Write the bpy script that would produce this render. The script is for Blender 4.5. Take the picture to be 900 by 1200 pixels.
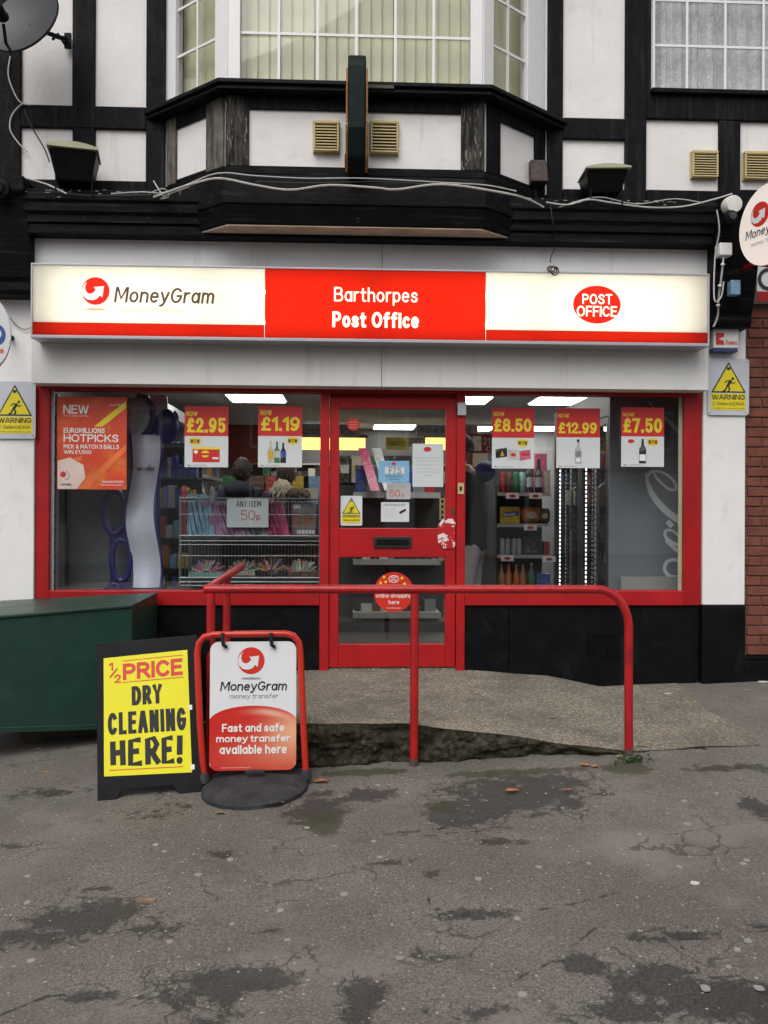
import bpy, bmesh, math, random
from mathutils import Vector as V, Matrix
random.seed(7)
SC = bpy.context.scene
COL = SC.collection
for o in list(bpy.data.objects): bpy.data.objects.remove(o)

# ------------------------------------------------------------------ camera
DIST, EYE, FPX = 6.5, 1.42, 1018.0
cam_data = bpy.data.cameras.new('camera'); cam = bpy.data.objects.new('camera', cam_data); COL.objects.link(cam)
cam_data.sensor_fit = 'VERTICAL'; cam_data.sensor_height = 36; cam_data.lens = FPX/1200*36
cam_data.clip_start = .05; cam_data.clip_end = 2000
YAW, PITCH, ROLL = math.radians(-2.4), math.radians(90.0), .0045
CR = Matrix.Rotation(YAW, 3, 'Z') @ Matrix.Rotation(PITCH, 3, 'X') @ Matrix.Rotation(ROLL, 3, 'Z')
cam.matrix_world = Matrix.Translation((0, -DIST, EYE)) @ CR.to_4x4()
SC.camera = cam
CO = V((0, -DIST, EYE))
# ------------------------------------------------------------------ light
SC.view_settings.view_transform = 'Standard'; SC.view_settings.look = 'None'
SC.view_settings.gamma = 1; SC.view_settings.use_curve_mapping = False
SC.view_settings.exposure = 0.36
SUN_EL, SUN_AZ = math.radians(50), math.radians(200)   # azimuth clockwise from +Y
world = bpy.data.worlds.new('World'); SC.world = world; world.use_nodes = True
wn, wl = world.node_tree.nodes, world.node_tree.links
wn.clear()
sky = wn.new('ShaderNodeTexSky'); sky.sky_type = 'NISHITA'; sky.sun_disc = False
sky.sun_elevation = SUN_EL; sky.sun_rotation = SUN_AZ; sky.dust_density = 4.0; sky.air_density = 1.0
hs = wn.new('ShaderNodeHueSaturation'); hs.inputs['Saturation'].default_value = .22
bg = wn.new('ShaderNodeBackground'); bg.inputs['Strength'].default_value = .115
wo = wn.new('ShaderNodeOutputWorld')
wl.new(sky.outputs[0], hs.inputs['Color']); wl.new(hs.outputs[0], bg.inputs[0]); wl.new(bg.outputs[0], wo.inputs[0])
sd = bpy.data.lights.new('sun', 'SUN'); sd.energy = .9; sd.angle = math.radians(50); sd.color = (1, .96, .9)
sun = bpy.data.objects.new('sun', sd); COL.objects.link(sun)
sdir = V((math.sin(SUN_AZ)*math.cos(SUN_EL), math.cos(SUN_AZ)*math.cos(SUN_EL), math.sin(SUN_EL)))
sun.rotation_euler = (-sdir).to_track_quat('-Z', 'Y').to_euler(); sun.location = (0, -8, 20)
SC.render.engine = 'CYCLES'
cy = SC.cycles
cy.max_bounces = 7; cy.diffuse_bounces = 4; cy.glossy_bounces = 3; cy.transparent_max_bounces = 14; cy.transmission_bounces = 2
cy.use_denoising = True; cy.sample_clamp_indirect = 4; cy.caustics_reflective = False; cy.caustics_refractive = False

# ------------------------------------------------------------------ helpers
def ray(px, py): return CR @ V(((px-450)/FPX, (600-py)/FPX, -1))
def P(px, py, y):
    d = ray(px, py); return CO + d*((y+DIST)/d.y)
def Pz(px, py, z):
    d = ray(px, py); return CO + d*((z-EYE)/d.z)
def gz(x, y):
    x = max(-5, min(5, x)); y = max(-8.5, min(1, y))
    return .03 + .041*x + .02*y
def Pg(px, py):
    d = ray(px, py); t = 5.
    for _ in range(30):
        p = CO + d*t; t += (gz(p.x, p.y)-p.z)/d.z*.8
    return CO + d*t
def R(x0, y0, x1, y1, y):
    xm, ym = (x0+x1)/2, (y0+y1)/2
    return (P(x0, ym, y).x, P(xm, y1, y).z, P(x1, ym, y).x, P(xm, y0, y).z)
def px2m(y): return (y+DIST)/FPX

class F:
    def __init__(s, o, r, u):
        s.o = V(o); s.r = V(r).normalized(); s.u = V(u); s.u = (s.u - s.r*s.u.dot(s.r)).normalized(); s.n = s.r.cross(s.u)
    def pt(s, a, b, c=0): return s.o + s.r*a + s.u*b + s.n*c
def FY(y): return F((0, y, 0), (1, 0, 0), (0, 0, 1))

def wloc(o):
    l = V((0, 0, 0))
    while o is not None: l += o.location; o = o.parent
    return l
def props(o, label=None, cat=None, group=None, kind=None):
    if label: o['label'] = label
    if cat: o['category'] = cat
    if group: o['group'] = group
    if kind: o['kind'] = kind
    return o
def thing(name, label, cat, loc, group=None):
    o = bpy.data.objects.new(name, None); COL.objects.link(o); o.location = V(loc); o.empty_display_size = .1
    return props(o, label, cat, group)
def clone(o, parent=None):
    c = o.copy(); COL.objects.link(c); c.parent = parent
    for ch in [k for k in bpy.data.objects if k.parent is o]: clone(ch, c)
    return c

class MB:
    def __init__(s): s.v = []; s.f = []; s.sm = []
    def add(s, vs, fs, smooth=False):
        b = len(s.v); s.v += [V(p) for p in vs]; s.f += [tuple(i+b for i in f) for f in fs]; s.sm += [smooth]*len(fs); return s
    def hexa(s, p):  # 8 corners: bottom ring 0-3, top ring 4-7
        return s.add(p, [(3, 2, 1, 0), (4, 5, 6, 7), (0, 1, 5, 4), (1, 2, 6, 5), (2, 3, 7, 6), (3, 0, 4, 7)])
    def box(s, x0, x1, y0, y1, z0, z1):
        return s.hexa([(x0, y0, z0), (x1, y0, z0), (x1, y1, z0), (x0, y1, z0), (x0, y0, z1), (x1, y0, z1), (x1, y1, z1), (x0, y1, z1)])
    def fbox(s, f, a0, b0, a1, b1, c0, c1):   # c1 is the front (larger along n)
        q = f.pt
        return s.hexa([q(a0, b0, c1), q(a1, b0, c1), q(a1, b0, c0), q(a0, b0, c0), q(a0, b1, c1), q(a1, b1, c1), q(a1, b1, c0), q(a0, b1, c0)])
    def rbox(s, r, yf, yb):                   # rectangle from R(), front yf, back yb
        return s.box(r[0], r[2], yf, yb, r[1], r[3])
    def poly(s, f, pts, c0, c1=None):
        n = len(pts)
        ar = sum(pts[i][0]*pts[(i+1) % n][1]-pts[(i+1) % n][0]*pts[i][1] for i in range(n))
        if ar < 0: pts = pts[::-1]
        if c1 is None: return s.add([f.pt(a, b, c0) for a, b in pts], [tuple(range(n))])
        vs = [f.pt(a, b, c1) for a, b in pts]+[f.pt(a, b, c0) for a, b in pts]
        return s.add(vs, [tuple(range(n)), tuple(range(2*n-1, n-1, -1))]+[(i+n, (i+1) % n+n, (i+1) % n, i) for i in range(n)])
    def tube(s, pts, r, n=8, cap=True, up=None):
        pts = [V(p) for p in pts]; m = len(pts); rs = r if isinstance(r, (list, tuple)) else [r]*m
        vs = []; prev = None
        for i, p in enumerate(pts):
            t = (pts[min(i+1, m-1)]-pts[max(i-1, 0)]).normalized()
            if prev is None:
                a = V((0, 0, 1)) if abs(t.z) < .9 else V((1, 0, 0)); x = t.cross(a).normalized()
            else: x = (prev - t*prev.dot(t)).normalized()
            prev = x; y = t.cross(x)
            vs += [p+(x*math.cos(2*math.pi*k/n)+y*math.sin(2*math.pi*k/n))*rs[i] for k in range(n)]
        fs = [(i*n+k, i*n+(k+1) % n, (i+1)*n+(k+1) % n, (i+1)*n+k) for i in range(m-1) for k in range(n)]
        s.add(vs, fs, True)
        if cap:
            s.add(vs[:n][::-1], [tuple(range(n))]); s.add(vs[-n:], [tuple(range(n))])
        return s
    def lathe(s, c, prof, n=14, ax=None, smooth=True):
        c = V(c); ax = V(ax or (0, 0, 1)).normalized()
        a = V((0, 0, 1)) if abs(ax.z) < .9 else V((1, 0, 0)); x = ax.cross(a).normalized(); y = ax.cross(x)
        vs = [c+ax*z+(x*math.cos(2*math.pi*k/n)+y*math.sin(2*math.pi*k/n))*max(r, 1e-4) for r, z in prof for k in range(n)]
        m = len(prof)
        fs = [(i*n+k, i*n+(k+1) % n, (i+1)*n+(k+1) % n, (i+1)*n+k) for i in range(m-1) for k in range(n)]
        fs += [tuple(range(n-1, -1, -1)), tuple(range((m-1)*n, m*n))]
        return s.add(vs, fs, smooth)
    def ell(s, c, rx, ry, rz, nu=16, nv=10, fn=None):
        c = V(c); vs = []
        for j in range(nv+1):
            th = math.pi*j/nv
            for i in range(nu):
                ph = 2*math.pi*i/nu; q = V((math.sin(th)*math.cos(ph)*rx, math.sin(th)*math.sin(ph)*ry, math.cos(th)*rz))
                if fn: q = fn(q)
                vs.append(c+q)
        return s.add(vs, [(j*nu+i, (j+1)*nu+i, (j+1)*nu+(i+1) % nu, j*nu+(i+1) % nu) for j in range(nv) for i in range(nu)], True)
    def ribbon(s, f, pts, w, c, closed=False):
        m = len(pts); vs = []; ws = w if isinstance(w, (list, tuple)) else [w]*m
        for i in range(m):
            p0 = pts[(i-1) % m if closed else max(i-1, 0)]; p1 = pts[(i+1) % m if closed else min(i+1, m-1)]
            tx, ty = p1[0]-p0[0], p1[1]-p0[1]; l = math.hypot(tx, ty) or 1
            nx, ny = -ty/l*ws[i]/2, tx/l*ws[i]/2
            cc = c + i*2e-5
            vs += [f.pt(pts[i][0]-nx, pts[i][1]-ny, cc), f.pt(pts[i][0]+nx, pts[i][1]+ny, cc)]
        fs = [(2*i, 2*i+2, 2*i+3, 2*i+1) for i in range(m-1)]
        if closed: fs.append((2*m-2, 0, 1, 2*m-1))
        return s.add(vs, fs)
    def build(s, name, m, parent=None, local=False, bevel=0, tag=None, loc=None, seg=2):
        off = V((0, 0, 0)) if local else (wloc(parent) if parent else V((0, 0, 0)))
        if loc is not None: off = V(loc)
        me = bpy.data.meshes.new(name); me.from_pydata([p-off for p in s.v], [], s.f)
        me.polygons.foreach_set('use_smooth', s.sm)
        if any(s.sm): me.set_sharp_from_angle(angle=.8)
        me.materials.append(M[m] if isinstance(m, str) else m); me.update()
        o = bpy.data.objects.new(name, me); COL.objects.link(o); o.parent = parent
        if loc is not None and parent is None: o.location = V(loc)
        if bevel:
            b = o.modifiers.new('bevel', 'BEVEL'); b.width = bevel; b.segments = seg; b.limit_method = 'ANGLE'
        if tag: props(o, *tag)
        return o

def tp(s, x0, y0, x1, y1, y, m, parent, **k):     # text into a pixel box on the plane y
    r = R(x0, y0, x1, y1, y); return tx(s, FY(y), *r, 0, m, parent, **k)
def arc(cx, cy, rx, ry, a0, a1, n): return [(cx+rx*math.cos(math.radians(a0+(a1-a0)*i/(n-1))), cy+ry*math.sin(math.radians(a0+(a1-a0)*i/(n-1)))) for i in range(n)]
def ring(cx, cy, rx, ry, n=28): return arc(cx, cy, rx, ry, 0, 360-360/n, n)
def rrect(a0, b0, a1, b1, r, n=5):
    return arc(a1-r, b0+r, r, r, -90, 0, n)+arc(a1-r, b1-r, r, r, 0, 90, n)+arc(a0+r, b1-r, r, r, 90, 180, n)+arc(a0+r, b0+r, r, r, 180, 270, n)

# ------------------------------------------------------------------ stroke alphabet (skeletons, cap height 1)
def _ar(cx, cy, rx, ry, a0, a1): return arc(cx, cy, rx, ry, a0, a1, max(4, int(abs(a1-a0)/18)+1))
def _o(cx, cy, rx, ry): return [('c', arc(cx, cy, rx, ry, 90, 90+360*23/24, 24))]
_S = [(.55, .80), (.49, .93), (.30, 1), (.11, .94), (.03, .76), (.10, .61), (.30, .52), (.50, .42), (.58, .25), (.50, .06), (.29, 0), (.08, .06), (.0, .21)]
def _sc(p, sx, sy): return [(x*sx, y*sy) for x, y in p]
G = {
 'A': (.72, [[(0, 0), (.30, 1), (.42, 1), (.72, 0)], [(.12, .29), (.60, .29)]]),
 'B': (.60, [[(0, 0), (0, 1), (.32, 1)]+_ar(.32, .765, .23, .235, 80, -80)+[(.32, .53), (.02, .53)], [(.32, .53)]+_ar(.34, .265, .26, .265, 80, -80)+[(.3, 0), (0, 0)]]),
 'C': (.64, [_ar(.34, .5, .34, .5, 42, 318)]), 'D': (.66, [[(.26, 0), (0, 0), (0, 1), (.26, 1)]+_ar(.26, .5, .40, .5, 80, -80)+[(.26, 0)]]),
 'E': (.50, [[(.5, 1), (0, 1), (0, 0), (.5, 0)], [(0, .52), (.44, .52)]]), 'F': (.48, [[(.48, 1), (0, 1), (0, 0)], [(0, .50), (.42, .50)]]),
 'G': (.68, [_ar(.34, .5, .34, .5, 42, 335)+[(.68, .46), (.42, .46)]]), 'H': (.62, [[(0, 0), (0, 1)], [(.62, 0), (.62, 1)], [(0, .52), (.62, .52)]]),
 'I': (.0, [[(0, 0), (0, 1)]]), 'J': (.42, [[(.42, 1), (.42, .25)]+_ar(.21, .22, .21, .22, -10, -160)]), 'K': (.60, [[(0, 0), (0, 1)], [(.56, 1), (.03, .42)], [(.20, .60), (.60, 0)]]),
 'L': (.46, [[(0, 1), (0, 0), (.46, 0)]]), 'M': (.80, [[(0, 0), (0, 1), (.08, 1), (.40, .22), (.72, 1), (.80, 1), (.80, 0)]]), 'N': (.64, [[(0, 0), (0, 1), (.07, 1), (.57, 0), (.64, 0), (.64, 1)]]),
 'O': (.72, _o(.36, .5, .36, .5)), 'P': (.56, [[(0, 0), (0, 1), (.30, 1)]+_ar(.30, .73, .26, .27, 80, -80)+[(.3, .46), (.02, .46)]]),
 'Q': (.72, _o(.36, .5, .36, .5)+[[(.42, .25), (.70, -.04)]]), 'R': (.60, [[(0, 0), (0, 1), (.30, 1)]+_ar(.30, .74, .26, .26, 80, -80)+[(.3, .48), (.02, .48)], [(.28, .48), (.60, 0)]]),
 'S': (.58, [_S]), 'T': (.60, [[(0, 1), (.60, 1)], [(.30, 1), (.30, 0)]]), 'U': (.62, [[(0, 1), (0, .30)]+_ar(.31, .31, .31, .31, 190, 350)+[(.62, .30), (.62, 1)]]),
 'V': (.68, [[(0, 1), (.30, 0), (.38, 0), (.68, 1)]]), 'W': (1.0, [[(0, 1), (.22, 0), (.28, 0), (.48, .95), (.52, .95), (.72, 0), (.78, 0), (1, 1)]]), 'X': (.62, [[(0, 0), (.62, 1)], [(0, 1), (.62, 0)]]),
 'Y': (.64, [[(0, 1), (.32, .45), (.64, 1)], [(.32, .45), (.32, 0)]]), 'Z': (.58, [[(0, 1), (.56, 1), (.02, 0), (.58, 0)]]),
 'a': (.48, _o(.23, .34, .23, .34)+[[(.48, .68), (.48, 0)]]), 'b': (.48, _o(.25, .34, .23, .34)+[[(0, 1), (0, 0)]]), 'c': (.44, [_ar(.24, .34, .24, .34, 45, 315)]),
 'd': (.48, _o(.23, .34, .23, .34)+[[(.48, 1), (.48, 0)]]), 'e': (.48, [[(.02, .36), (.46, .36)]+_ar(.24, .34, .24, .34, 10, 312)]), 'f': (.34, [[(.34, 1), (.24, 1), (.14, .94), (.12, .82), (.12, 0)], [(0, .66), (.32, .66)]]),
 'g': (.48, _o(.23, .34, .23, .34)+[[(.48, .68), (.48, -.08)]+_ar(.24, -.07, .24, .21, -15, -150)]), 'h': (.46, [[(0, 1), (0, 0)], [(0, .44)]+_ar(.23, .44, .23, .24, 160, 20)+[(.46, .42), (.46, 0)]]),
 'i': (.0, [[(0, 0), (0, .68)], [(0, .93), (0, .95)]]), 'j': (.12, [[(.12, .68), (.12, -.1), (.06, -.24), (0, -.26)], [(.12, .93), (.12, .95)]]), 'k': (.46, [[(0, 0), (0, 1)], [(.42, .68), (.03, .28)], [(.16, .42), (.46, 0)]]),
 'l': (.0, [[(0, 0), (0, 1)]]), 'm': (.76, [[(0, 0), (0, .68)], [(0, .46)]+_ar(.19, .46, .19, .22, 160, 20)+[(.38, .42), (.38, 0)], [(.38, .46)]+_ar(.57, .46, .19, .22, 160, 20)+[(.76, .42), (.76, 0)]]),
 'n': (.46, [[(0, 0), (0, .68)], [(0, .44)]+_ar(.23, .44, .23, .24, 160, 20)+[(.46, .42), (.46, 0)]]), 'o': (.50, _o(.25, .34, .25, .34)), 'p': (.48, _o(.25, .34, .23, .34)+[[(0, .68), (0, -.28)]]),
 'q': (.48, _o(.23, .34, .23, .34)+[[(.48, .68), (.48, -.28)]]), 'r': (.30, [[(0, 0), (0, .68)], [(0, .42), (.06, .58), (.16, .67), (.30, .68)]]), 's': (.42, [_sc(_S, .72, .68)]),
 't': (.32, [[(.12, .92), (.12, .12), (.17, .01), (.32, 0)], [(0, .66), (.31, .66)]]), 'u': (.46, [[(0, .68), (0, .24)]+_ar(.23, .24, .23, .24, 200, 340)+[(.46, .26)], [(.46, .68), (.46, 0)]]),
 'v': (.48, [[(0, .68), (.21, 0), (.27, 0), (.48, .68)]]), 'w': (.72, [[(0, .68), (.16, 0), (.20, 0), (.34, .62), (.38, .62), (.52, 0), (.56, 0), (.72, .68)]]), 'x': (.46, [[(0, 0), (.46, .68)], [(0, .68), (.46, 0)]]),
 'y': (.48, [[(0, .68), (.26, .02)], [(.48, .68), (.20, -.17), (.10, -.27), (0, -.28)]]), 'z': (.42, [[(0, .68), (.40, .68), (.02, 0), (.42, 0)]]),
 '0': (.58, _o(.29, .5, .29, .5)), '1': (.26, [[(0, .78), (.16, .96), (.26, 1), (.26, 0)]]), '2': (.56, [[(.01, .74)]+_ar(.28, .72, .27, .28, 160, -15)+[(.44, .46), (.0, .0), (.56, 0)]]),
 '3': (.54, [[(.02, .82)]+_ar(.26, .76, .24, .24, 150, -80)+[(.2, .53)], [(.26, .53)]+_ar(.26, .265, .28, .265, 80, -160)]), '4': (.60, [[(.60, .24), (0, .24), (.40, 1), (.46, 1), (.46, 0)]]),
 '5': (.56, [[(.51, 1), (.07, 1), (.03, .52), (.12, .60)]+_ar(.28, .31, .28, .31, 95, -150)]), '6': (.56, _o(.28, .31, .28, .31)+[[(.02, .36), (.06, .70), (.20, .94), (.36, 1), (.50, .93)]]), '7': (.54, [[(0, 1), (.54, 1), (.20, 0)]]),
 '8': (.58, _o(.29, .755, .25, .245)+_o(.29, .26, .29, .26)), '9': (.56, _o(.28, .69, .28, .31)+[[(.54, .64), (.50, .30), (.36, .06), (.20, 0), (.06, .07)]]),
 '.': (.0, [[(0, .0), (0, .015)]]), ',': (.06, [[(.06, .02), (0, -.14)]]), '!': (.0, [[(0, 1), (0, .33)], [(0, 0), (0, .015)]]), '/': (.4, [[(0, 0), (.4, 1)]]), '-': (.3, [[(0, .36), (.3, .36)]]),
 '&': (.62, [[(.62, 0), (.14, .66), (.12, .84), (.22, .98), (.36, .98), (.44, .84), (.40, .70), (.10, .42), (.02, .24), (.08, .06), (.24, 0), (.42, .06), (.60, .40)]]),
 '£': (.54, [[(.50, .82), (.42, .96), (.30, 1), (.18, .94), (.13, .80), (.14, .62), (.16, .40), (.12, .14), (.02, .0), (.54, .0)], [(.0, .48), (.40, .48)]]),
}
def _mitre(m, put, pts, T, closed, c):
    n = len(pts)
    if not closed:
        def ext(p, q):
            d = math.hypot(p[0]-q[0], p[1]-q[1]) or 1; return (p[0]+(p[0]-q[0])/d*T/2, p[1]+(p[1]-q[1])/d*T/2)
        pts = [ext(pts[0], pts[1])]+list(pts[1:-1])+[ext(pts[-1], pts[-2])]
    vs = []
    for i in range(n):
        if closed or 0 < i < n-1:
            a, b, d = pts[i-1], pts[i], pts[(i+1) % n]
            t1 = ((b[0]-a[0]), (b[1]-a[1])); t2 = ((d[0]-b[0]), (d[1]-b[1]))
            l1, l2 = math.hypot(*t1) or 1, math.hypot(*t2) or 1
            n1 = (-t1[1]/l1, t1[0]/l1); n2 = (-t2[1]/l2, t2[0]/l2); mx, my = n1[0]+n2[0], n1[1]+n2[1]; l = math.hypot(mx, my)
            if l < .3: mx, my, k = n1[0], n1[1], 1
            else: mx, my = mx/l, my/l; k = min(1.6, 1/max(.3, mx*n1[0]+my*n1[1]))
        else:
            a, b = (pts[0], pts[1]) if i == 0 else (pts[-2], pts[-1]); l = math.hypot(b[0]-a[0], b[1]-a[1]) or 1
            mx, my, k = -(b[1]-a[1])/l, (b[0]-a[0])/l, 1
        p = pts[i]; o = T/2*k
        vs += [put(p[0]-mx*o, p[1]-my*o, c+i*1e-6), put(p[0]+mx*o, p[1]+my*o, c+i*1e-6)]
    fs = [(2*i, 2*i+2, 2*i+3, 2*i+1) for i in range(n-1)]
    if closed: fs.append((2*n-2, 0, 1, 2*n-1))
    m.add(vs, fs)
def tx(s, f, a0, b0, a1, b1, c, m_, parent, bold=0., shear=0., name='lettering', put=None):
    t = .105+bold*2.1
    gl = [(G[ch] if ch in G else None) for ch in s if ch == ' ' or ch in G]
    ys = [p[1] for g in gl if g for st in g[1] for p in (st[1] if isinstance(st, tuple) else st)]
    y0, y1 = min(ys), max(ys); H, W = b1-b0, a1-a0
    sy = H/((y1-y0)+t/(1-t)); T = t*sy/(1-t)
    ng = sum(1 for g in gl if g); sp_ = sum(1 for g in gl if not g); sw = sum(g[0] for g in gl if g)
    gap, spc = max(.065, .125-bold*.9)*sy, .24*sy
    W_eff = W - shear*(H-T)
    rest = W_eff-ng*T-gap*(len(gl)-1)-spc*sp_; sx = rest/sw if sw else 1
    if sx < .42*sy:
        k = W_eff/(ng*T+gap*(len(gl)-1)+spc*sp_+.55*sy*sw); k = max(.35, min(1, k)); T *= max(k, .55); gap *= k; spc *= k
        sx = (W_eff-ng*T-gap*(len(gl)-1)-spc*sp_)/max(sw, .01); sy = (H-T)/max(y1-y0, .01)
    fput = put or (lambda a, b, cc: f.pt(a, b, cc))
    mb = MB(); x = a0; k = 0
    for g in gl:
        if g is None: x += spc; x += gap; continue
        for st in g[1]:
            closed = isinstance(st, tuple); pts = st[1] if closed else st
            q = [(x+T/2+px*sx, b0+T/2+(py-y0)*sy) for px, py in pts]
            if shear: q = [(px+(py-b0-T/2)*shear, py) for px, py in q]
            _mitre(mb, fput, q, T, closed, c+k*4e-5); k = (k+1) % 6
        x += g[0]*sx+T+gap
    return mb.build(name, m_, parent)

# ------------------------------------------------------------------ materials
M = {}
def mat(name, col, rough=.5, metal=0., var=.12, scale=6., bump=0., bscale=80., emit=0., spec=.5, fleck=None, grime=None, streak=None, ecol=None):
    m = bpy.data.materials.new(name); m.use_nodes = True; nt = m.node_tree; N, L = nt.nodes, nt.links
    b = N['Principled BSDF']; b.inputs['Roughness'].default_value = rough; b.inputs['Metallic'].default_value = metal
    b.inputs['Specular IOR Level'].default_value = spec
    geo = N.new('ShaderNodeNewGeometry'); pos = geo.outputs['Position']
    def noise(sc, det=4, dist=0., vec=None, ro=.55):
        n = N.new('ShaderNodeTexNoise'); n.inputs['Scale'].default_value = sc; n.inputs['Detail'].default_value = det
        n.inputs['Distortion'].default_value = dist; n.inputs['Roughness'].default_value = ro; L.new(vec or pos, n.inputs['Vector']); return n.outputs[0]
    def ramp(fac, p0, p1, c0=(0, 0, 0, 1), c1=(1, 1, 1, 1)):
        r = N.new('ShaderNodeValToRGB'); r.color_ramp.elements[0].position = p0; r.color_ramp.elements[1].position = p1
        r.color_ramp.elements[0].color = c0; r.color_ramp.elements[1].color = c1; L.new(fac, r.inputs[0]); return r.outputs[0]
    def mix(fac, a, c):
        x = N.new('ShaderNodeMix'); x.data_type = 'RGBA'
        (L.new(fac, x.inputs[0]) if not isinstance(fac, float) else setattr(x.inputs[0], 'default_value', fac))
        for sock, val in ((x.inputs[6], a), (x.inputs[7], c)):
            if isinstance(val, tuple): sock.default_value = val
            else: L.new(val, sock)
        return x.outputs[2]
    def scaled(v):
        mp = N.new('ShaderNodeMapping'); mp.inputs['Scale'].default_value = v; L.new(pos, mp.inputs[0]); return mp.outputs[0]
    lo = tuple(max(0, c*(1-var)) for c in col)+(1,); hi = tuple(min(1, c*(1+var)) for c in col)+(1,)
    out = ramp(noise(scale, 5), .3, .7, lo, hi) if var else None
    if out is None: out = (*col, 1)
    if grime:   # (colour, scale, threshold, softness, strength)
        c, sc, th, so, st = grime
        f = ramp(noise(sc, 7, .4, ro=.65), th, th+so, c1=(st, st, st, 1)); out = mix(f, out, (*c, 1))
    if streak:  # (colour, xyz scale, threshold, strength): stretched streaks
        c, v, th, st = streak
        f = ramp(noise(1, 6, .2, scaled(v), .65), th, th+.12, c1=(st, st, st, 1)); out = mix(f, out, (*c, 1))
    if fleck:   # (colour, scale vec, threshold): sharp chipped paint
        c, v, th = fleck
        f = ramp(noise(1, 5, .5, scaled(v), .7), th, th+.015); out = mix(f, out, (*c, 1))
    if isinstance(out, tuple): b.inputs['Base Color'].default_value = out
    else: L.new(out, b.inputs['Base Color'])
    if bump:
        bp = N.new('ShaderNodeBump'); bp.inputs['Strength'].default_value = bump; bp.inputs['Distance'].default_value = .01
        L.new(noise(bscale, 6), bp.inputs['Height']); L.new(bp.outputs[0], b.inputs['Normal'])
        rr = N.new('ShaderNodeMapRange'); rr.inputs[3].default_value = max(0, rough-.12); rr.inputs[4].default_value = min(1, rough+.15)
        L.new(noise(scale*2.3), rr.inputs[0]); L.new(rr.outputs[0], b.inputs['Roughness'])
    if emit:
        b.inputs['Emission Strength'].default_value = emit
        if ecol: out = (*ecol, 1)
        if isinstance(out, tuple): b.inputs['Emission Color'].default_value = out
        else: L.new(out, b.inputs['Emission Color'])
    M[name] = m; return m
RED = (.33, .008, .010)
mat('red_paint', RED, .42, spec=.3, var=.16, scale=3, bump=.12, bscale=60, grime=((.30, .012, .014), 2.2, .52, .2, .8))
mat('red_worn', (.40, .010, .012), .42, spec=.3, var=.14, scale=3, bump=.15, bscale=50, fleck=((.68, .60, .55), (60, 60, 14), .735), grime=((.27, .012, .014), 2.5, .5, .2, .7))
mat('red_rail', (.40, .010, .013), .33, var=.2, scale=9, bump=.3, bscale=60, fleck=((.10, .03, .02), (55, 55, 40), .70), grime=((.22, .010, .012), 6, .5, .2, .9))
mat('plate_worn', (.46, .010, .016), .45, var=.1, fleck=((.75, .70, .66), (16, 16, 22), .53))
mat('black_wood', (.0045, .0045, .0065), .62, var=.5, scale=9, bump=.45, bscale=45, fleck=((.30, .29, .27), (9, 9, 30), .735), streak=((.020, .019, .020), (22, 22, 2), .52, .8), spec=.11)
mat('black_peeled', (.016, .016, .017), .7, var=.5, scale=9, bump=.7, bscale=50, fleck=((.24, .22, .18), (60, 60, 12), .60), streak=((.07, .065, .055), (30, 30, 3), .45, .9), spec=.11)
mat('grey_wood', (.13, .115, .09), .85, var=.3, scale=14, bump=.6, bscale=60, streak=((.03, .03, .028), (30, 30, 3), .48, .9))
mat('black_paint', (.004, .004, .0046), .55, var=.4, scale=5, bump=.25, bscale=25, grime=((.022, .022, .022), 4, .55, .2, .6), fleck=((.16, .15, .14), (13, 13, 13), .76), spec=.11)
mat('cornice_black', (.0035, .0035, .0042), .6, var=.5, scale=7, bump=.5, bscale=30, fleck=((.26, .25, .23), (20, 20, 45), .715), streak=((.024, .023, .022), (2, 14, 40), .55, .8), spec=.11)
mat('render_white', (.76, .74, .73), .8, streak=((.45, .43, .41), (9, 9, .9), .58, .4), var=.05, scale=3, bump=.35, bscale=22, grime=((.50, .48, .46), 3.5, .56, .25, .55), fleck=((.30, .28, .24), (20, 20, 14), .755))
mat('pilaster_white', (.77, .76, .76), .7, streak=((.50, .49, .48), (11, 11, .9), .60, .4), var=.04, scale=3, bump=.25, bscale=16, grime=((.50, .50, .50), 3, .58, .2, .6), fleck=((.25, .24, .22), (30, 30, 30), .775))
mat('fascia_white', (.66, .66, .65), .5, streak=((.40, .39, .38), (7, 7, .7), .56, .35), var=.05, scale=1.3, bump=.04, bscale=40, grime=((.50, .50, .50), 1.6, .5, .3, .5))
mat('soffit_tan', (.52, .40, .30), .8, var=.2, scale=6, bump=.2)
mat('alu', (.40, .40, .44), .45, .35, var=.06, scale=3)
mat('alu_dull', (.45, .46, .48), .5, .6, var=.1)
mat('upvc', (.78, .78, .78), .35, var=.03, scale=5, grime=((.6, .59, .57), 5, .6, .2, .5))
mat('upvc_grey', (.62, .62, .64), .4, var=.05)  # greyer upvc tone for the case of the left oval sign
mat('blind', (.72, .72, .50), .8, var=.07, scale=5, bump=.1)
mat('net', (.66, .67, .70), .9, var=.2, scale=40, streak=((.30, .33, .37), (70, 70, 45), .58, .7))
mat('vent_cream', (.52, .42, .20), .5, var=.1, scale=20, grime=((.20, .15, .06), 20, .58, .15, .7))
mat('vent_dark', (.10, .085, .05), .7)
mat('cream_cover', (.36, .36, .24), .5, var=.12)
mat('lamp_black', (.007, .007, .008), .45, var=.3, scale=12, bump=.2, spec=.11)
mat('dish_grey', (.045, .046, .052), .5, var=.15, scale=4)
mat('cable_grey', (.50, .49, .47), .5, var=.15, scale=20)
mat('cable_black', (.015, .015, .016), .5)
mat('rust', (.075, .055, .05), .8, var=.35, scale=30, bump=.5)
mat('bracket_sign', (.004, .011, .010), .5, var=.4, scale=6, spec=.12)
mat('green_top', (.02, .085, .06), .3, var=.2)
mat('gilt', (.30, .13, .03), .5, var=.4, scale=18)
mat('white_plastic', (.72, .72, .69), .4, var=.05, scale=9)
mat('blue_plastic', (.02, .05, .16), .4)
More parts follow.
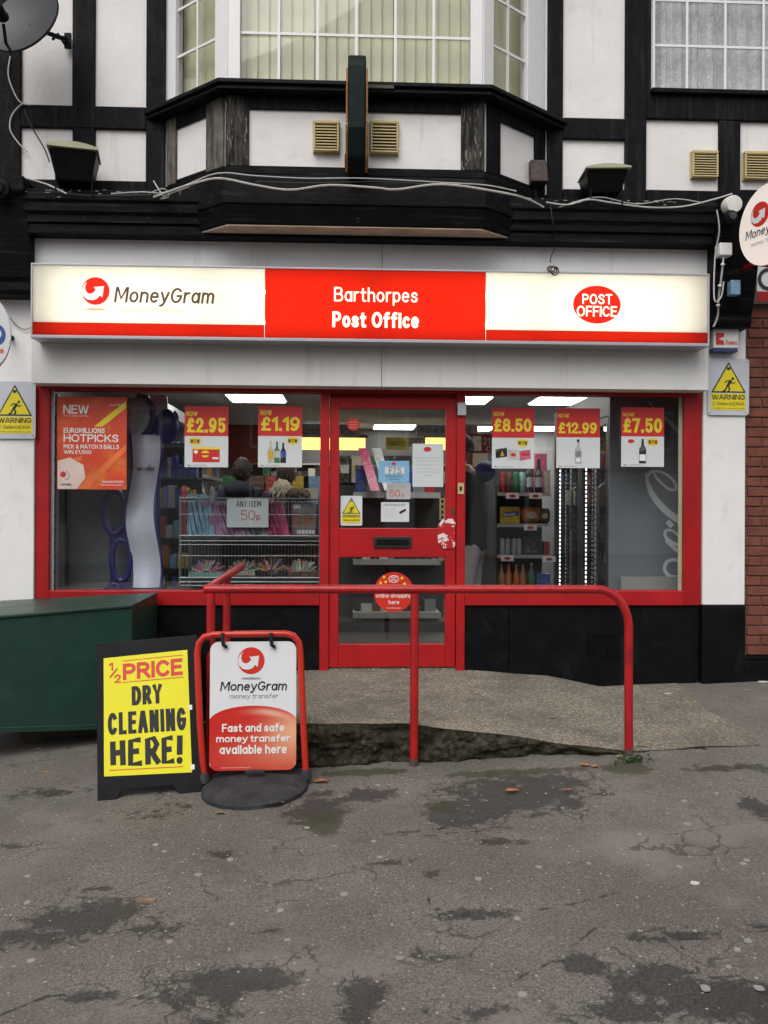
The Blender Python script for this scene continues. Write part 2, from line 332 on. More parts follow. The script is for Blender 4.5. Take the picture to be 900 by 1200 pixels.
mat('sign_plate', (.50, .53, .58), .35, var=.05)
mat('yellow', (.72, .60, .012), .45, var=.06, scale=8)
mat('ink_black', (.012, .012, .014), .5, var=0)
mat('ink_grey', (.30, .30, .32), .5, var=0)
mat('ink_white', (.80, .79, .77), .5, var=0)
mat('ink_red', (.55, .02, .02), .5, var=0)
mat('ink_blue', (.03, .10, .35), .5, var=0)
mat('ink_brown', (.10, .045, .02), .5, var=0)
mat('sign_tube', (1, .96, .88), .4, var=0, emit=9.6)
mat('lit_white', (.30, .28, .24), .4, var=0, emit=.74, ecol=(1, .95, .80))
mat('lit_red', (.15, .004, .003), .5, var=0, emit=.70, spec=.1, ecol=(.98, .026, .010))
mat('lit_ink', (1, .92, .70), .4, var=0, emit=.8)
mat('lit_shadow_ink', (.80, .55, .30), .4, var=0)
mat('tube_light', (1, .97, .92), .4, var=0, emit=11.)
mat('tube_yellow', (1, .66, .16), .4, var=0, emit=2.2)
mat('led', (1, .98, 1), .4, var=0, emit=3.)
mat('led_red', (1, .05, .02), .4, var=0, emit=5.)
mat('poster_red', (.56, .025, .025), .42, var=.05)
mat('poster_white', (.62, .66, .67), .45, var=.04)
mat('price_yellow', (.80, .62, .03), .45, var=0)
mat('paper', (.60, .64, .66), .6, var=.05)
mat('paper_blue', (.20, .42, .62), .5, var=.1)
mat('paper_grey', (.42, .42, .43), .6, var=.08)
mat('lottery', (.62, .06, .02), .4, var=.1, scale=5, grime=((.78, .36, .03), 3.2, .50, .25, .95))
mat('lottery_pale', (.70, .55, .5), .4, var=.1)
mat('bin_green', (.008, .040, .026), .42, var=.12, scale=3, bump=.15, bscale=14, fleck=((.05, .085, .07), (4, 30, 60), .74), grime=((.018, .06, .042), 5, .5, .3, .7))
mat('plank', (.10, .085, .07), .85, var=.3, scale=14, bump=.5)
mat('board_black', (.014, .014, .017), .5, var=.2, scale=8, bump=.12, bscale=90, spec=.11)
mat('poster_yellow', (.80, .74, .012), .5, var=.03)
mat('price_red', (.66, .05, .045), .5, var=0)
mat('rubber', (.040, .040, .044), .7, var=.25, scale=7, bump=.25, bscale=120, grime=((.10, .10, .098), 9, .5, .3, .6), spec=.11)
mat('panel_white', (.72, .73, .75), .3, var=.02)
mat('panel_red', (.60, .030, .018), .35, var=.12, scale=2.5)
mat('panel_orange', (.74, .17, .05), .35, var=.2, scale=5)
mat('frame_red', (.50, .025, .014), .3, var=.1)
mat('leaf_orange', (.34, .13, .05), .7, var=.3, scale=40)
mat('leaf_brown', (.25, .17, .11), .8, var=.3, scale=40)
mat('flake', (.33, .32, .30), .8, var=.3, scale=40)
mat('gum', (.29, .28, .265), .9, var=.15, scale=40)
mat('lit_face', (.95, .86, .80), .4, var=0, emit=.12)
mat('litter', (.62, .60, .56), .7, var=.1)
mat('weed', (.022, .05, .010), .7, var=.4, scale=60)
mat('brick', (.155, .048, .030), .85, var=.32, scale=9, bump=.5, bscale=60, grime=((.07, .03, .022), 7, .55, .2, .7))
mat('brick_dark', (.105, .038, .027), .85, var=.3, scale=9, bump=.5, bscale=60)
mat('mortar', (.14, .085, .065), .95, var=.2, scale=30, bump=.4)
mat('wall_grey', (.34, .34, .35), .8, var=.05)
mat('ceiling', (.55, .55, .55), .8, var=.04)
mat('floor_vinyl', (.06, .056, .052), .5, var=.2, scale=3)
mat('shelf_metal', (.38, .38, .36), .5, var=.06)
mat('shelf_dark', (.05, .05, .055), .6, var=.2)
mat('steel', (.24, .26, .27), .4, .6, var=.1)
mat('steel_dark', (.10, .11, .11), .4, .6, var=.1)
mat('purple', (.028, .020, .14), .3, var=.15)
mat('lilac', (.74, .75, .88), .35, var=.06, scale=4)
mat('stand_grey', (.16, .17, .175), .5, var=.07, scale=2)
mat('cooler_grey', (.20, .215, .24), .4, var=.06, scale=2)
mat('cooler_script', (.66, .68, .70), .45, var=.03)
mat('cooler_dark', (.018, .019, .022), .15, var=.2)
mat('red_wall', (.16, .014, .014), .7, var=.1)
mat('menu_cream', (.55, .48, .36), .7, var=.2, scale=20)
mat('skin', (.42, .24, .17), .5, var=.08)
mat('coat_black', (.014, .015, .019), .8, var=.4, scale=18, bump=.4, bscale=40)
mat('coat_navy', (.012, .014, .030), .85, var=.3, scale=18, bump=.4, bscale=40)
mat('coat_plum', (.030, .012, .026), .8, var=.4, scale=18, bump=.5, bscale=30)
mat('bag_blue', (.012, .03, .16), .7, var=.4, scale=20, bump=.4)
mat('beanie', (.12, .125, .14), .95, var=.25, scale=60, bump=.6, bscale=120)
mat('trouser_grey', (.38, .37, .36), .85, var=.12, scale=14, bump=.3)
mat('trouser_dark', (.02, .022, .03), .85, var=.2)
mat('fur_cream', (.42, .36, .27), .95, var=.35, scale=50, bump=.9, bscale=90)
mat('fur_brown', (.10, .07, .05), .95, var=.5, scale=50, bump=.9, bscale=90)
mat('hair_dark', (.025, .016, .012), .7, var=.4, scale=60, bump=.5)
mat('shoe', (.02, .02, .02), .5)
mat('eye', (.02, .015, .012), .2, var=0)
mat('roof_tile', (.10, .05, .04), .85, var=.3, scale=8, bump=.4)
mat('house_render', (.62, .61, .58), .85, var=.1)
mat('house_brick', (.20, .085, .06), .9, var=.3, scale=6, bump=.4)
mat('window_dark', (.03, .035, .04), .15)
mat('concrete_kerb', (.26, .25, .24), .9, var=.15, scale=10, bump=.4)
PRODUCT = {'red': (.42, .02, .02), 'blue': (.03, .08, .32), 'yellow': (.55, .38, .03), 'green': (.03, .17, .05), 'orange': (.50, .15, .02),
           'purple': (.12, .03, .22), 'white': (.50, .50, .48), 'brown': (.12, .06, .03), 'dark': (.015, .02, .018), 'pink': (.52, .12, .22), 'silver': (.42, .43, .45), 'pale_blue': (.20, .36, .52), 'magenta': (.45, .02, .12), 'grey': (.22, .23, .25), 'mint': (.25, .45, .42), 'cream': (.5, .45, .33), 'lilac_pink': (.40, .18, .34)}
for k, c in PRODUCT.items(): mat('p_'+k, c, .35, var=.22, scale=30, grime=(tuple(min(.7, q*.4+.22) for q in c), 17, .54, .05, .6))

def glass(name, tint, refl):
    m = bpy.data.materials.new(name); m.use_nodes = True; N, L = m.node_tree.nodes, m.node_tree.links; N.clear()
    lw = N.new('ShaderNodeLayerWeight'); lw.inputs[0].default_value = .5
    pw = N.new('ShaderNodeMath'); pw.operation = 'POWER'; pw.inputs[1].default_value = 4; L.new(lw.outputs['Facing'], pw.inputs[0])
    ma = N.new('ShaderNodeMath'); ma.operation = 'MULTIPLY_ADD'; ma.inputs[1].default_value = .9; ma.inputs[2].default_value = refl; ma.use_clamp = True
    L.new(pw.outputs[0], ma.inputs[0])
    t = N.new('ShaderNodeBsdfTransparent'); t.inputs[0].default_value = (*tint, 1)
    g = N.new('ShaderNodeBsdfGlossy'); g.inputs['Roughness'].default_value = .02
    x = N.new('ShaderNodeMixShader'); L.new(ma.outputs[0], x.inputs[0]); L.new(t.outputs[0], x.inputs[1]); L.new(g.outputs[0], x.inputs[2])
    o = N.new('ShaderNodeOutputMaterial'); L.new(x.outputs[0], o.inputs[0]); M[name] = m
glass('shop_glass', (.90, .92, .92), .06)
glass('house_glass', (.94, .94, .93), .05)
glass('dome', (.75, .76, .80), .06)

# asphalt: one material, stain and crack fields come from the mesh
def asphalt():
    m = bpy.data.materials.new('asphalt'); m.use_nodes = True; N, L = m.node_tree.nodes, m.node_tree.links; b = N['Principled BSDF']
    geo = N.new('ShaderNodeNewGeometry'); pos = geo.outputs['Position']
    def noise(sc, det=5, ro=.6, dist=0):
        n = N.new('ShaderNodeTexNoise'); n.inputs['Scale'].default_value = sc; n.inputs['Detail'].default_value = det; n.inputs['Roughness'].default_value = ro
        n.inputs['Distortion'].default_value = dist; L.new(pos, n.inputs['Vector']); return n.outputs[0]
    def math_(op, a, c, clamp=False):
        x = N.new('ShaderNodeMath'); x.operation = op; x.use_clamp = clamp
        for i, q in enumerate((a, c)):
            if isinstance(q, (int, float)): x.inputs[i].default_value = q
            else: L.new(q, x.inputs[i])
        return x.outputs[0]
    def rng(v, a, c, d=0., e=1.):
        x = N.new('ShaderNodeMapRange'); x.interpolation_type = 'SMOOTHSTEP'; L.new(v, x.inputs[0])
        for i, q in enumerate((a, c, d, e)): x.inputs[i+1].default_value = q
        return x.outputs[0]
    def mix(f, a, c):
        x = N.new('ShaderNodeMix'); x.data_type = 'RGBA'; L.new(f, x.inputs[0])
        for s_, q in ((x.inputs[6], a), (x.inputs[7], c)):
            if isinstance(q, tuple): s_.default_value = (*q, 1)
            else: L.new(q, s_)
        return x.outputs[2]
    at = N.new('ShaderNodeAttribute'); at.attribute_name = 'stain'
    sep = N.new('ShaderNodeSeparateColor'); L.new(at.outputs['Color'], sep.inputs[0])
    base = mix(rng(noise(1.1, 6), .34, .66), (.138, .121, .103), (.198, .178, .156))
    base = mix(rng(noise(95, 4, .75), .42, .60, 0, .85), base, (.078, .073, .067))
    base = mix(rng(noise(120, 3, .6), .60, .68), base, (.32, .295, .265))
    base = mix(rng(noise(5, 7, .65), .56, .70, 0, .6), base, (.095, .086, .075))
    base = mix(rng(noise(.9, 5, .6), .52, .68, 0, .55), base, (.235, .215, .19))
    wob = N.new('ShaderNodeTexNoise'); wob.inputs['Scale'].default_value = 6; wob.inputs['Detail'].default_value = 5; L.new(pos, wob.inputs['Vector'])
    wv = N.new('ShaderNodeVectorMath'); wv.operation = 'MULTIPLY_ADD'; wv.inputs[1].default_value = (.22, .22, .22); L.new(wob.outputs[1], wv.inputs[0]); L.new(pos, wv.inputs[2])
    ve = N.new('ShaderNodeTexVoronoi'); ve.feature = 'DISTANCE_TO_EDGE'; ve.inputs['Scale'].default_value = 8; L.new(wv.outputs[0], ve.inputs['Vector'])
    f0 = math_('ADD', sep.outputs[0], math_('MULTIPLY', math_('SUBTRACT', noise(13, 10, .72, .3), .5), 2.4))
    f = math_('ADD', f0, math_('MULTIPLY', math_('SUBTRACT', noise(3.5, 4, .6), .5), 1.3))
    vein = math_('MULTIPLY', rng(ve.outputs['Distance'], .05, .015), rng(math_('ADD', sep.outputs[0], math_('MULTIPLY', math_('SUBTRACT', noise(4, 4), .5), 1.6)), .22, .40))
    st = math_('MAXIMUM', rng(f, .46, .64, 0, .95), math_('MULTIPLY', vein, .8))
    dk = N.new('ShaderNodeMix'); dk.data_type = 'RGBA'; dk.blend_type = 'MULTIPLY'; dk.inputs[7].default_value = (.34, .345, .35, 1); L.new(st, dk.inputs[0]); L.new(base, dk.inputs[6]); base = dk.outputs[2]
    vq = N.new('ShaderNodeTexVoronoi'); vq.inputs['Scale'].default_value = 38; L.new(pos, vq.inputs['Vector']); vqs = N.new('ShaderNodeSeparateColor'); L.new(vq.outputs['Color'], vqs.inputs[0])
    base = mix(math_('MULTIPLY', rng(vq.outputs['Distance'], .24, .16, 0, .8), math_('GREATER_THAN', vqs.outputs[1], .90)), base, (.40, .375, .34))
    vr = N.new('ShaderNodeTexVoronoi'); vr.feature = 'DISTANCE_TO_EDGE'; vr.inputs['Scale'].default_value = 2.3; L.new(wv.outputs[0], vr.inputs['Vector'])
    hair = math_('MULTIPLY', rng(vr.outputs['Distance'], .016, .006), rng(noise(2.2, 3), .52, .60, 0, .7)); base = mix(hair, base, (.045, .041, .036))
    f2 = math_('ADD', sep.outputs[2], math_('MULTIPLY', math_('SUBTRACT', noise(14, 8, .7), .5), 1.5))
    base = mix(rng(f2, .40, .60, 0, .75), base, (.040, .044, .020))
    cr = math_('ADD', sep.outputs[1], math_('MULTIPLY', math_('SUBTRACT', noise(30, 6, .7), .5), 1.0))
    base = mix(rng(cr, .66, .80, 0, .8), base, (.03, .028, .026))
    vo = N.new('ShaderNodeTexVoronoi'); vo.inputs['Scale'].default_value = 5.5; L.new(pos, vo.inputs['Vector'])
    gum = rng(math_('ADD', vo.outputs['Distance'], math_('MULTIPLY', noise(40, 3), .10)), .155, .105, 0, .75)
    vs = N.new('ShaderNodeSeparateColor'); L.new(vo.outputs['Color'], vs.inputs[0])
    gum = math_('MULTIPLY', gum, math_('GREATER_THAN', vs.outputs[0], .62))
    base = mix(gum, base, (.34, .33, .31))
    L.new(base, b.inputs['Base Color'])
    L.new(rng(st, 0, 1, .82, .62), b.inputs['Roughness']); b.inputs['Specular IOR Level'].default_value = .35
    bp = N.new('ShaderNodeBump'); bp.inputs['Strength'].default_value = .55; bp.inputs['Distance'].default_value = .006
    h = math_('ADD', noise(170, 4, .6), math_('MULTIPLY', st, -.5)); L.new(h, bp.inputs['Height']); L.new(bp.outputs[0], b.inputs['Normal'])
    M['asphalt'] = m
asphalt()
mat('road_asphalt', (.06, .06, .06), .85, var=.2, scale=3, bump=.4, bscale=150)
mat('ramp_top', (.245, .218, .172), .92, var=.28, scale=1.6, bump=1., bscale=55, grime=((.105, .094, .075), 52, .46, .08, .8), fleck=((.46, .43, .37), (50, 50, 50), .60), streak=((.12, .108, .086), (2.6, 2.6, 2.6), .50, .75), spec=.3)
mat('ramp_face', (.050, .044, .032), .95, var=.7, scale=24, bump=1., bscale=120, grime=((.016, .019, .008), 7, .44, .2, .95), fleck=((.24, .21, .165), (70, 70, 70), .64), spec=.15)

def print_mat(name):
    m = bpy.data.materials.new(name); m.use_nodes = True; N, L = m.node_tree.nodes, m.node_tree.links; b = N['Principled BSDF']; b.inputs['Roughness'].default_value = .35
    t = N.new('ShaderNodeAttribute'); t.attribute_name = 'print'; L.new(t.outputs['Color'], b.inputs['Base Color']); M[name] = m
print_mat('panel_print')

def translucent(name, col, dif, k=.75):
    m = bpy.data.materials.new(name); m.use_nodes = True; N, L = m.node_tree.nodes, m.node_tree.links; N.clear()
    t = N.new('ShaderNodeBsdfTranslucent'); t.inputs[0].default_value = (*col, 1); g = N.new('ShaderNodeBsdfDiffuse'); g.inputs[0].default_value = (*dif, 1)
    x = N.new('ShaderNodeMixShader'); x.inputs[0].default_value = k; L.new(g.outputs[0], x.inputs[1]); L.new(t.outputs[0], x.inputs[2])
    o = N.new('ShaderNodeOutputMaterial'); L.new(x.outputs[0], o.inputs[0]); M[name] = m
translucent('acrylic_white', (1, .985, .91), (.75, .72, .65)); translucent('acrylic_red', (.76, .115, .062), (.5, .04, .025))
import numpy as np
# ------------------------------------------------------------------ ground
def lin(a, b, n): return list(np.linspace(a, b, n))
gx = [-400, -120, -40, -15, -8, -5, -4]+lin(-3.2, 3.2, 260)+[4, 5, 8, 15, 40, 120, 400]
gy = [-400, -120, -40, -20.5, -18.02, -18.0, -9.02, -9.0, -7.5, -6]+lin(-5.2, .1, 230)+[1, 3, 8, 40, 120, 400]
X, Y = np.meshgrid(np.array(gx), np.array(gy))
Xc, Yc = np.clip(X, -5, 5), np.clip(Y, -8.5, 1)
Zg = .03+.041*Xc+.02*Yc
Zg = np.where((Y < -9.01) & (Y > -18.01), Zg-.12, Zg)
def gblob(px, py, rx, ry):
    c = Pg(px, py); d = (c-CO).length
    return c.x, c.y, rx*d/FPX, abs(Pg(px, py-ry).y-Pg(px, py+ry).y)/2
def field(bl):
    f = np.zeros_like(X)
    for px, py, rx, ry, *s in bl:
        x, y, a, b = gblob(px, py, rx, ry)
        r = np.sqrt(((X-x)/a)**2+((Y-y)/b)**2); f = np.maximum(f, np.clip(1.25-r*.85, 0, 1)*(s[0] if s else 1))
    return f
stain = field([(600, 930, 90, 26), (545, 950, 50, 20), (650, 915, 60, 14, .8), (430, 930, 38, 9), (372, 945, 36, 22, .9), (100, 1075, 65, 22), (45, 1098, 55, 14, .8), (178, 1088, 38, 10, .8), (118, 1040, 30, 4, .6),
    (270, 1145, 80, 14), (235, 1165, 60, 22, .75), (255, 1195, 60, 14, .7), (95, 1168, 40, 8, .8), (320, 1150, 25, 14, .7), (425, 1170, 28, 40, .75), (690, 1130, 38, 14, .85), (760, 1150, 55, 28), (735, 1180, 70, 22, .9), (850, 1170, 70, 26, 1.1),
    (790, 1095, 55, 9, .85), (560, 1070, 55, 7, .75), (520, 1120, 45, 10, .55), (265, 1000, 26, 6, .75), (310, 1090, 30, 4, .5), (590, 985, 35, 5, .75), (460, 1010, 22, 5, .7), (505, 1025, 12, 5, .8), (885, 945, 18, 18, .8), (840, 900, 40, 5, .7), (890, 1085, 20, 6, .7), (470, 975, 90, 3, .5), (40, 930, 60, 8, .5), (190, 950, 50, 12, .5), (560, 1185, 60, 10, .6), (20, 990, 40, 6, .45)])
moss = field([(380, 965, 26, 16, .9), (735, 900, 32, 8, 1), (520, 945, 30, 12, .7), (890, 900, 14, 8, .8), (600, 905, 110, 5, .8), (430, 905, 60, 5, .9)])
crack = np.zeros_like(X)
for line in [[(450, 977), (500, 980), (540, 974), (590, 975)], [(510, 1065), (560, 1072), (620, 1068), (670, 1060), (740, 1042)], [(500, 1050), (515, 1075), (580, 1078)], [(795, 1085), (800, 1120), (830, 1145), (900, 1138)], [(700, 1090), (760, 1105), (850, 1095), (900, 1090)], [(600, 1150), (660, 1120), (700, 1085)], [(0, 1190), (60, 1165), (140, 1170)], [(140, 1052), (180, 1062), (215, 1085)], [(740, 896), (800, 901), (900, 905)]]:
    g = [Pg(*q) for q in line]
    for a, b in zip(g, g[1:]):
        dx, dy = b.x-a.x, b.y-a.y; t = np.clip(((X-a.x)*dx+(Y-a.y)*dy)/(dx*dx+dy*dy), 0, 1)
        crack = np.maximum(crack, np.clip(1-np.hypot(X-a.x-t*dx, Y-a.y-t*dy)/.024, 0, 1))
rs = np.random.RandomState(3)
Zg = Zg + np.where((np.abs(X) < 3.1) & (Y > -5.1) & (Y < 0), (rs.rand(*X.shape)-.5)*.0025 - .006*np.clip(stain, 0, 1), 0)
nx_, ny_ = len(gx), len(gy)
me = bpy.data.meshes.new('pavement')
idx = np.arange(nx_*ny_).reshape(ny_, nx_)
me.from_pydata(np.stack([X, Y, Zg], -1).reshape(-1, 3).tolist(), [], np.stack([idx[:-1, :-1], idx[:-1, 1:], idx[1:, 1:], idx[1:, :-1]], -1).reshape(-1, 4).tolist())
ca = me.color_attributes.new('stain', 'FLOAT_COLOR', 'POINT')
ca.data.foreach_set('color', np.stack([stain, crack, moss, np.ones_like(X)], -1).reshape(-1).astype(np.float32))
me.polygons.foreach_set('use_smooth', [True]*len(me.polygons)); me.materials.append(M['asphalt'])
pav = bpy.data.objects.new('pavement', me); COL.objects.link(pav); props(pav, kind='structure')
MB().add([(-400, -17.99, -.44), (400, -17.99, -.02), (400, -9.03, -.02), (-400, -9.03, -.44)], [(0, 1, 2, 3)])
rb = MB(); rb.add([(x, y, gz(x, y)-.116) for y in (-17.99, -9.16) for x in (-400, -5, 5, 400)], [(0, 1, 5, 4), (1, 2, 6, 5), (2, 3, 7, 6)]); props(rb.build('road', 'road_asphalt'), kind='structure')
kb = MB(); kx = [-60, -5, 5, 60]
for x0, x1 in zip(kx, kx[1:]):
    kb.hexa([(x0, -9.14, gz(x0, -9)-.3), (x1, -9.14, gz(x1, -9)-.3), (x1, -9.0, gz(x1, -9)-.3), (x0, -9.0, gz(x0, -9)-.3), (x0, -9.14, gz(x0, -9)+.006), (x1, -9.14, gz(x1, -9)+.006), (x1, -9.0, gz(x1, -9)+.006), (x0, -9.0, gz(x0, -9)+.006)])
props(kb.build('kerb', 'concrete_kerb'), kind='structure')

# entrance ramp
YR = -1.63
fx = [(-1.05, .236), (.0, .236), (.36, .228), (.86, .170), (1.18, .118), (1.52, .078), (2.36, .0)]
bx = [(-1.05, .242), (.9, .242), (1.5, .198), (2.47, .0)]
def prof(tab, x): return float(np.interp(x, [q[0] for q in tab], [q[1] for q in tab]))
def ramp_z(x, y):
    t = (y-YR)/(0-YR); t = max(0, min(1, t))
    return max((1-t)*prof(fx, x)+t*prof(bx, x), gz(x, y)+.006)
rm = MB(); NX, NY = 90, 40; vs = []
for j in range(NY+1):
    for i in range(NX+1):
        t = j/NY; y = YR+(0.02-YR)*t; xr = 2.36+.11*t + .03*math.sin(9*t)
        x = -1.05+(xr+1.05)*i/NX
        yy = y + (.008*math.sin(x*7)+.006*math.sin(x*19+1) if j == 0 else 0)
        z = ramp_z(x, y)+.004*math.sin(x*11+y*7)*math.sin(y*13) if 0 < i < NX else ramp_z(x, y)
        vs.append((x, yy, z))
rm.add(vs, [(j*(NX+1)+i, j*(NX+1)+i+1, (j+1)*(NX+1)+i+1, (j+1)*(NX+1)+i) for j in range(NY) for i in range(NX)], True)
top = rm.build('entrance_ramp', 'ramp_top'); props(top, kind='structure')
from mathutils import noise as NZ
fm = MB(); vs = []; NXF, NZF = 330, 26
for j in range(NZF+1):
    for i in range(NXF+1):
        x = -1.05+3.1*i/NXF; zt = ramp_z(x, YR)-.001; zb = gz(x, YR)-.02; t = j/NZF; z = zb+(zt-zb)*t
        n_ = NZ.turbulence(V((x*9, z*13, 1.3)), 4, False)*.030+NZ.noise(V((x*38, z*44, 4)))*.008+NZ.noise(V((x*2.5, z*7, 9)))*.022
        edge = min(1, (1-t)*6, t*6+.3)
        vs.append((x, YR+.030-n_*edge*1.3-.02*edge+(.008*math.sin(x*7)+.006*math.sin(x*19+1))*t-.03*t, z))
fm.add(vs, [(j*(NXF+1)+i, j*(NXF+1)+i+1, (j+1)*(NXF+1)+i+1, (j+1)*(NXF+1)+i) for j in range(NZF) for i in range(NXF)], True)
zz = ramp_z(-1.05, 0)
fm.add([(-1.05, YR, -.1), (-1.05, 0, -.1), (-1.05, 0, zz), (-1.05, YR, prof(fx, -1.05)-.001)], [(0, 3, 2, 1)])
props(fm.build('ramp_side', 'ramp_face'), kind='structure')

# ------------------------------------------------------------------ shop building
B = thing('shop_building', 'half-timbered post office shop with red window frames, black timbers and white render', 'shop building', (0, .05, 0))
def part(m, name, mt, parent=None, **k): return m.build(name, mt, parent or B, **k)
xl, xr_ = P(0, 600, -.04).x, P(873, 600, -.04).x
fr = R(42, 453.5, 821.5, 709.5, -.04); fx0, fz0, fx1, fz1 = fr
X_ = lambda px, y=-.04: P(px, 600, y).x
Z_ = lambda py, y=-.04, px=430: P(px, py, y).z
FLOOR, CEIL = .245, 2.62
# frame members
zi0, zi1 = Z_(692), Z_(460.5)
xa0, xa1, xd0, xd1, xb0, xb1 = X_(58), X_(375), X_(385.5), X_(535), X_(545), X_(801)
zd = Z_(783)
part(MB().box(fx0, xa0, -.05, .07, fz0, fz1), 'frame_jamb', 'red_paint', bevel=.006)
part(MB().box(xb1, fx1, -.05, .07, fz0, fz1), 'frame_jamb', 'red_paint', bevel=.006)
part(MB().box(xa1, xd0, -.052, .07, zd-.03, zi1), 'frame_jamb', 'red_worn', bevel=.005)
part(MB().box(xd1, xb0, -.052, .07, zd-.03, zi1), 'frame_jamb', 'red_worn', bevel=.005)
part(MB().box(xa0, xb1, -.046, .07, zi1, fz1), 'frame_head', 'red_paint', bevel=.004)
part(MB().box(xa0, xa1, -.055, .07, fz0, zi0), 'window_sill', 'red_paint', bevel=.006)
part(MB().box(xb0, xb1, -.055, .07, fz0, zi0), 'window_sill', 'red_worn', bevel=.006)
# glazing beads, pale strip inside the jambs
part(MB().box(xa0, xa0+.022, -.01, .0, zi0, zi1), 'glazing_bead', 'alu_dull')
part(MB().box(xb1-.028, xb1, -.01, .0, zi0, zi1), 'glazing_bead', 'cream_cover')
for z in np.linspace(zi0+.06, zi1-.08, 14): pass
part(MB().box(xa0, xa1, .010, .016, zi0, zi1), 'pane', 'shop_glass')
part(MB().box(xb0, xb1, .010, .016, zi0, zi1), 'pane', 'shop_glass')
# black stall risers
part(MB().box(fx0, xa1, -.03, .1, -.2, fz0), 'stall_riser', 'black_paint', bevel=.004)
xj = X_(597, -.03)
part(MB().box(xb0, xj-.002, -.03, .1, -.2, fz0), 'stall_riser', 'black_paint', bevel=.004)
part(MB().box(xj+.002, fx1-.005, -.03, .1, -.2, fz0), 'stall_riser', 'black_paint', bevel=.004)
vg = R(689, 743, 726, 771, -.03); va = MB()
for k in range(12): x = vg[0]+(vg[2]-vg[0])*k/11; va.box(x-.003, x+.003, -.040, -.030, vg[1], vg[3])
for k in range(9): z = vg[1]+(vg[3]-vg[1])*k/8; va.box(vg[0], vg[2], -.038, -.0305, z-.003, z+.003)
part(va, 'air_brick', 'lamp_black')
part(MB().box(xd0, xd1, -.03, .09, -.1, zd-.004), 'threshold', 'ramp_top')
# door
dz1 = Z_(465.5)
gl_u, gl_l = R(397.5, 479, 522.5, 619, -.03), R(397.5, 653, 522.5, 755, -.03)
dx0, dx1 = xd0+.004, xd1-.004
dm = MB()
dm.box(dx0, gl_u[0], -.03, .02, zd+.004, dz1); dm.box(gl_u[2], dx1, -.03, .02, zd+.004, dz1)
dm.box(gl_u[0], gl_u[2], -.028, .02, gl_u[3], dz1); dm.box(gl_u[0], gl_u[2], -.028, .02, gl_l[3], gl_u[1]); dm.box(gl_u[0], gl_u[2], -.028, .02, zd+.004, gl_l[1])
door = part(dm, 'door', 'red_worn', bevel=.004)
part(MB().box(dx0, dx1, .0, .05, dz1+.003, zi1-.002), 'door_head_stop', 'red_paint')
for g in (gl_u, gl_l): part(MB().box(g[0], g[2], .002, .008, g[1], g[3]), 'door_pane', 'shop_glass', door)
lb = R(438, 629, 482, 642, -.035)
lm = MB().rbox(lb, -.043, -.0285); part(lm, 'letterbox', 'ink_black', door, bevel=.003)
part(MB().box(lb[0]+.02, lb[2]-.02, -.047, -.0435, lb[1]+.02, lb[3]-.02), 'letterbox_flap', 'lamp_black', door)
r = R(513, 608, 533.5, 643, -.035); w, h = r[2]-r[0], r[3]-r[1]; c_ = .3*w
part(MB().poly(FY(0), [(r[0]+c_, r[1]), (r[2]-.01, r[1]), (r[2], r[1]+.02), (r[2], r[3]-.02), (r[2]-.02, r[3]), (r[0]+c_, r[3]), (r[0], r[3]-c_*1.3), (r[0], r[1]+c_*1.3)], .031, .038), 'lock_plate', 'plate_worn', door, bevel=.002)
r = R(536.5, 566, 543.5, 579, -.05); part(MB().rbox(r, -.058, -.0525), 'latch_plate', 'vent_cream', None); r = R(538.5, 570, 541.5, 575, -.058); part(MB().rbox(r, -.060, -.0585), 'latch_hole', 'ink_black')
r = R(536, 472, 546, 487, -.055); part(MB().rbox(r, -.075, -.0525), 'door_closer', 'alu_dull', bevel=.003)
r = R(529, 596, 533, 603, -.035); part(MB().rbox(r, -.034, -.0305), 'keyhole', 'rust', door)

# pilasters
pr = R(822.5, 380, 873.5, 709, -.07); px0, px1 = fx1+.003, pr[2]
part(MB().box(px0, px1, -.07, .3, pr[1], 3.45), 'pilaster', 'pilaster_white', bevel=.006)
part(MB().box(px0-.004, px1+.004, -.078, .3, -.1, pr[1]-.003), 'pilaster_plinth', 'black_paint', bevel=.006)
plx = X_(42, -.07)
part(MB().box(-4.2, fx0-.003, -.07, .3, -.3, 3.45), 'pilaster', 'pilaster_white', bevel=.006)
# fascia panels, soffits
YP = -.22
fa = R(37, 277, 830.5, 453, YP); xm = X_(446.5, YP)
part(MB().box(fa[0], xm-.0015, YP, -.055, fa[1], 3.43), 'fascia_panel', 'fascia_white', bevel=.002)
part(MB().box(xm+.0015, fa[2], YP, -.055, fa[1], 3.43), 'fascia_panel', 'fascia_white', bevel=.002)
part(MB().box(fx0, fx1, -.055, .3, fz1, 3.43), 'lintel', 'red_paint')
# cornice
def zz_(py, y, px=430): return P(px, py, y).z
cxl, cxr = P(28, 260, -.36).x, P(838, 260, -.36).x
zs0, zs1 = zz_(280, -.34), zz_(268, -.34)
part(MB().box(cxl, cxr, -.34, -.05, zs0, zs1), 'cornice_strip', 'cornice_black', bevel=.006)
zc0, zc1 = zs1+.002, zz_(231, -.36)
cm = MB()
def sweep_profile(m, prof_, x0, x1):
    n = len(prof_); m.add([(x, y, z) for x in (x0, x1) for y, z in prof_], [(i, (i+1) % n, (i+1) % n+n, i+n) for i in range(n)]+[tuple(range(n-1, -1, -1)), tuple(range(n, 2*n))])
sweep_profile(cm, [(-.05, zc0), (-.36, zc0), (-.36, zc0+.05), (-.385, zc0+.07), (-.385, zc0+.13), (-.40, zc0+.145), (-.40, zc1), (-.07, zc1+.12), (-.05, zc1+.12)], cxl, cxr)
part(cm, 'cornice', 'cornice_black', bevel=.004)

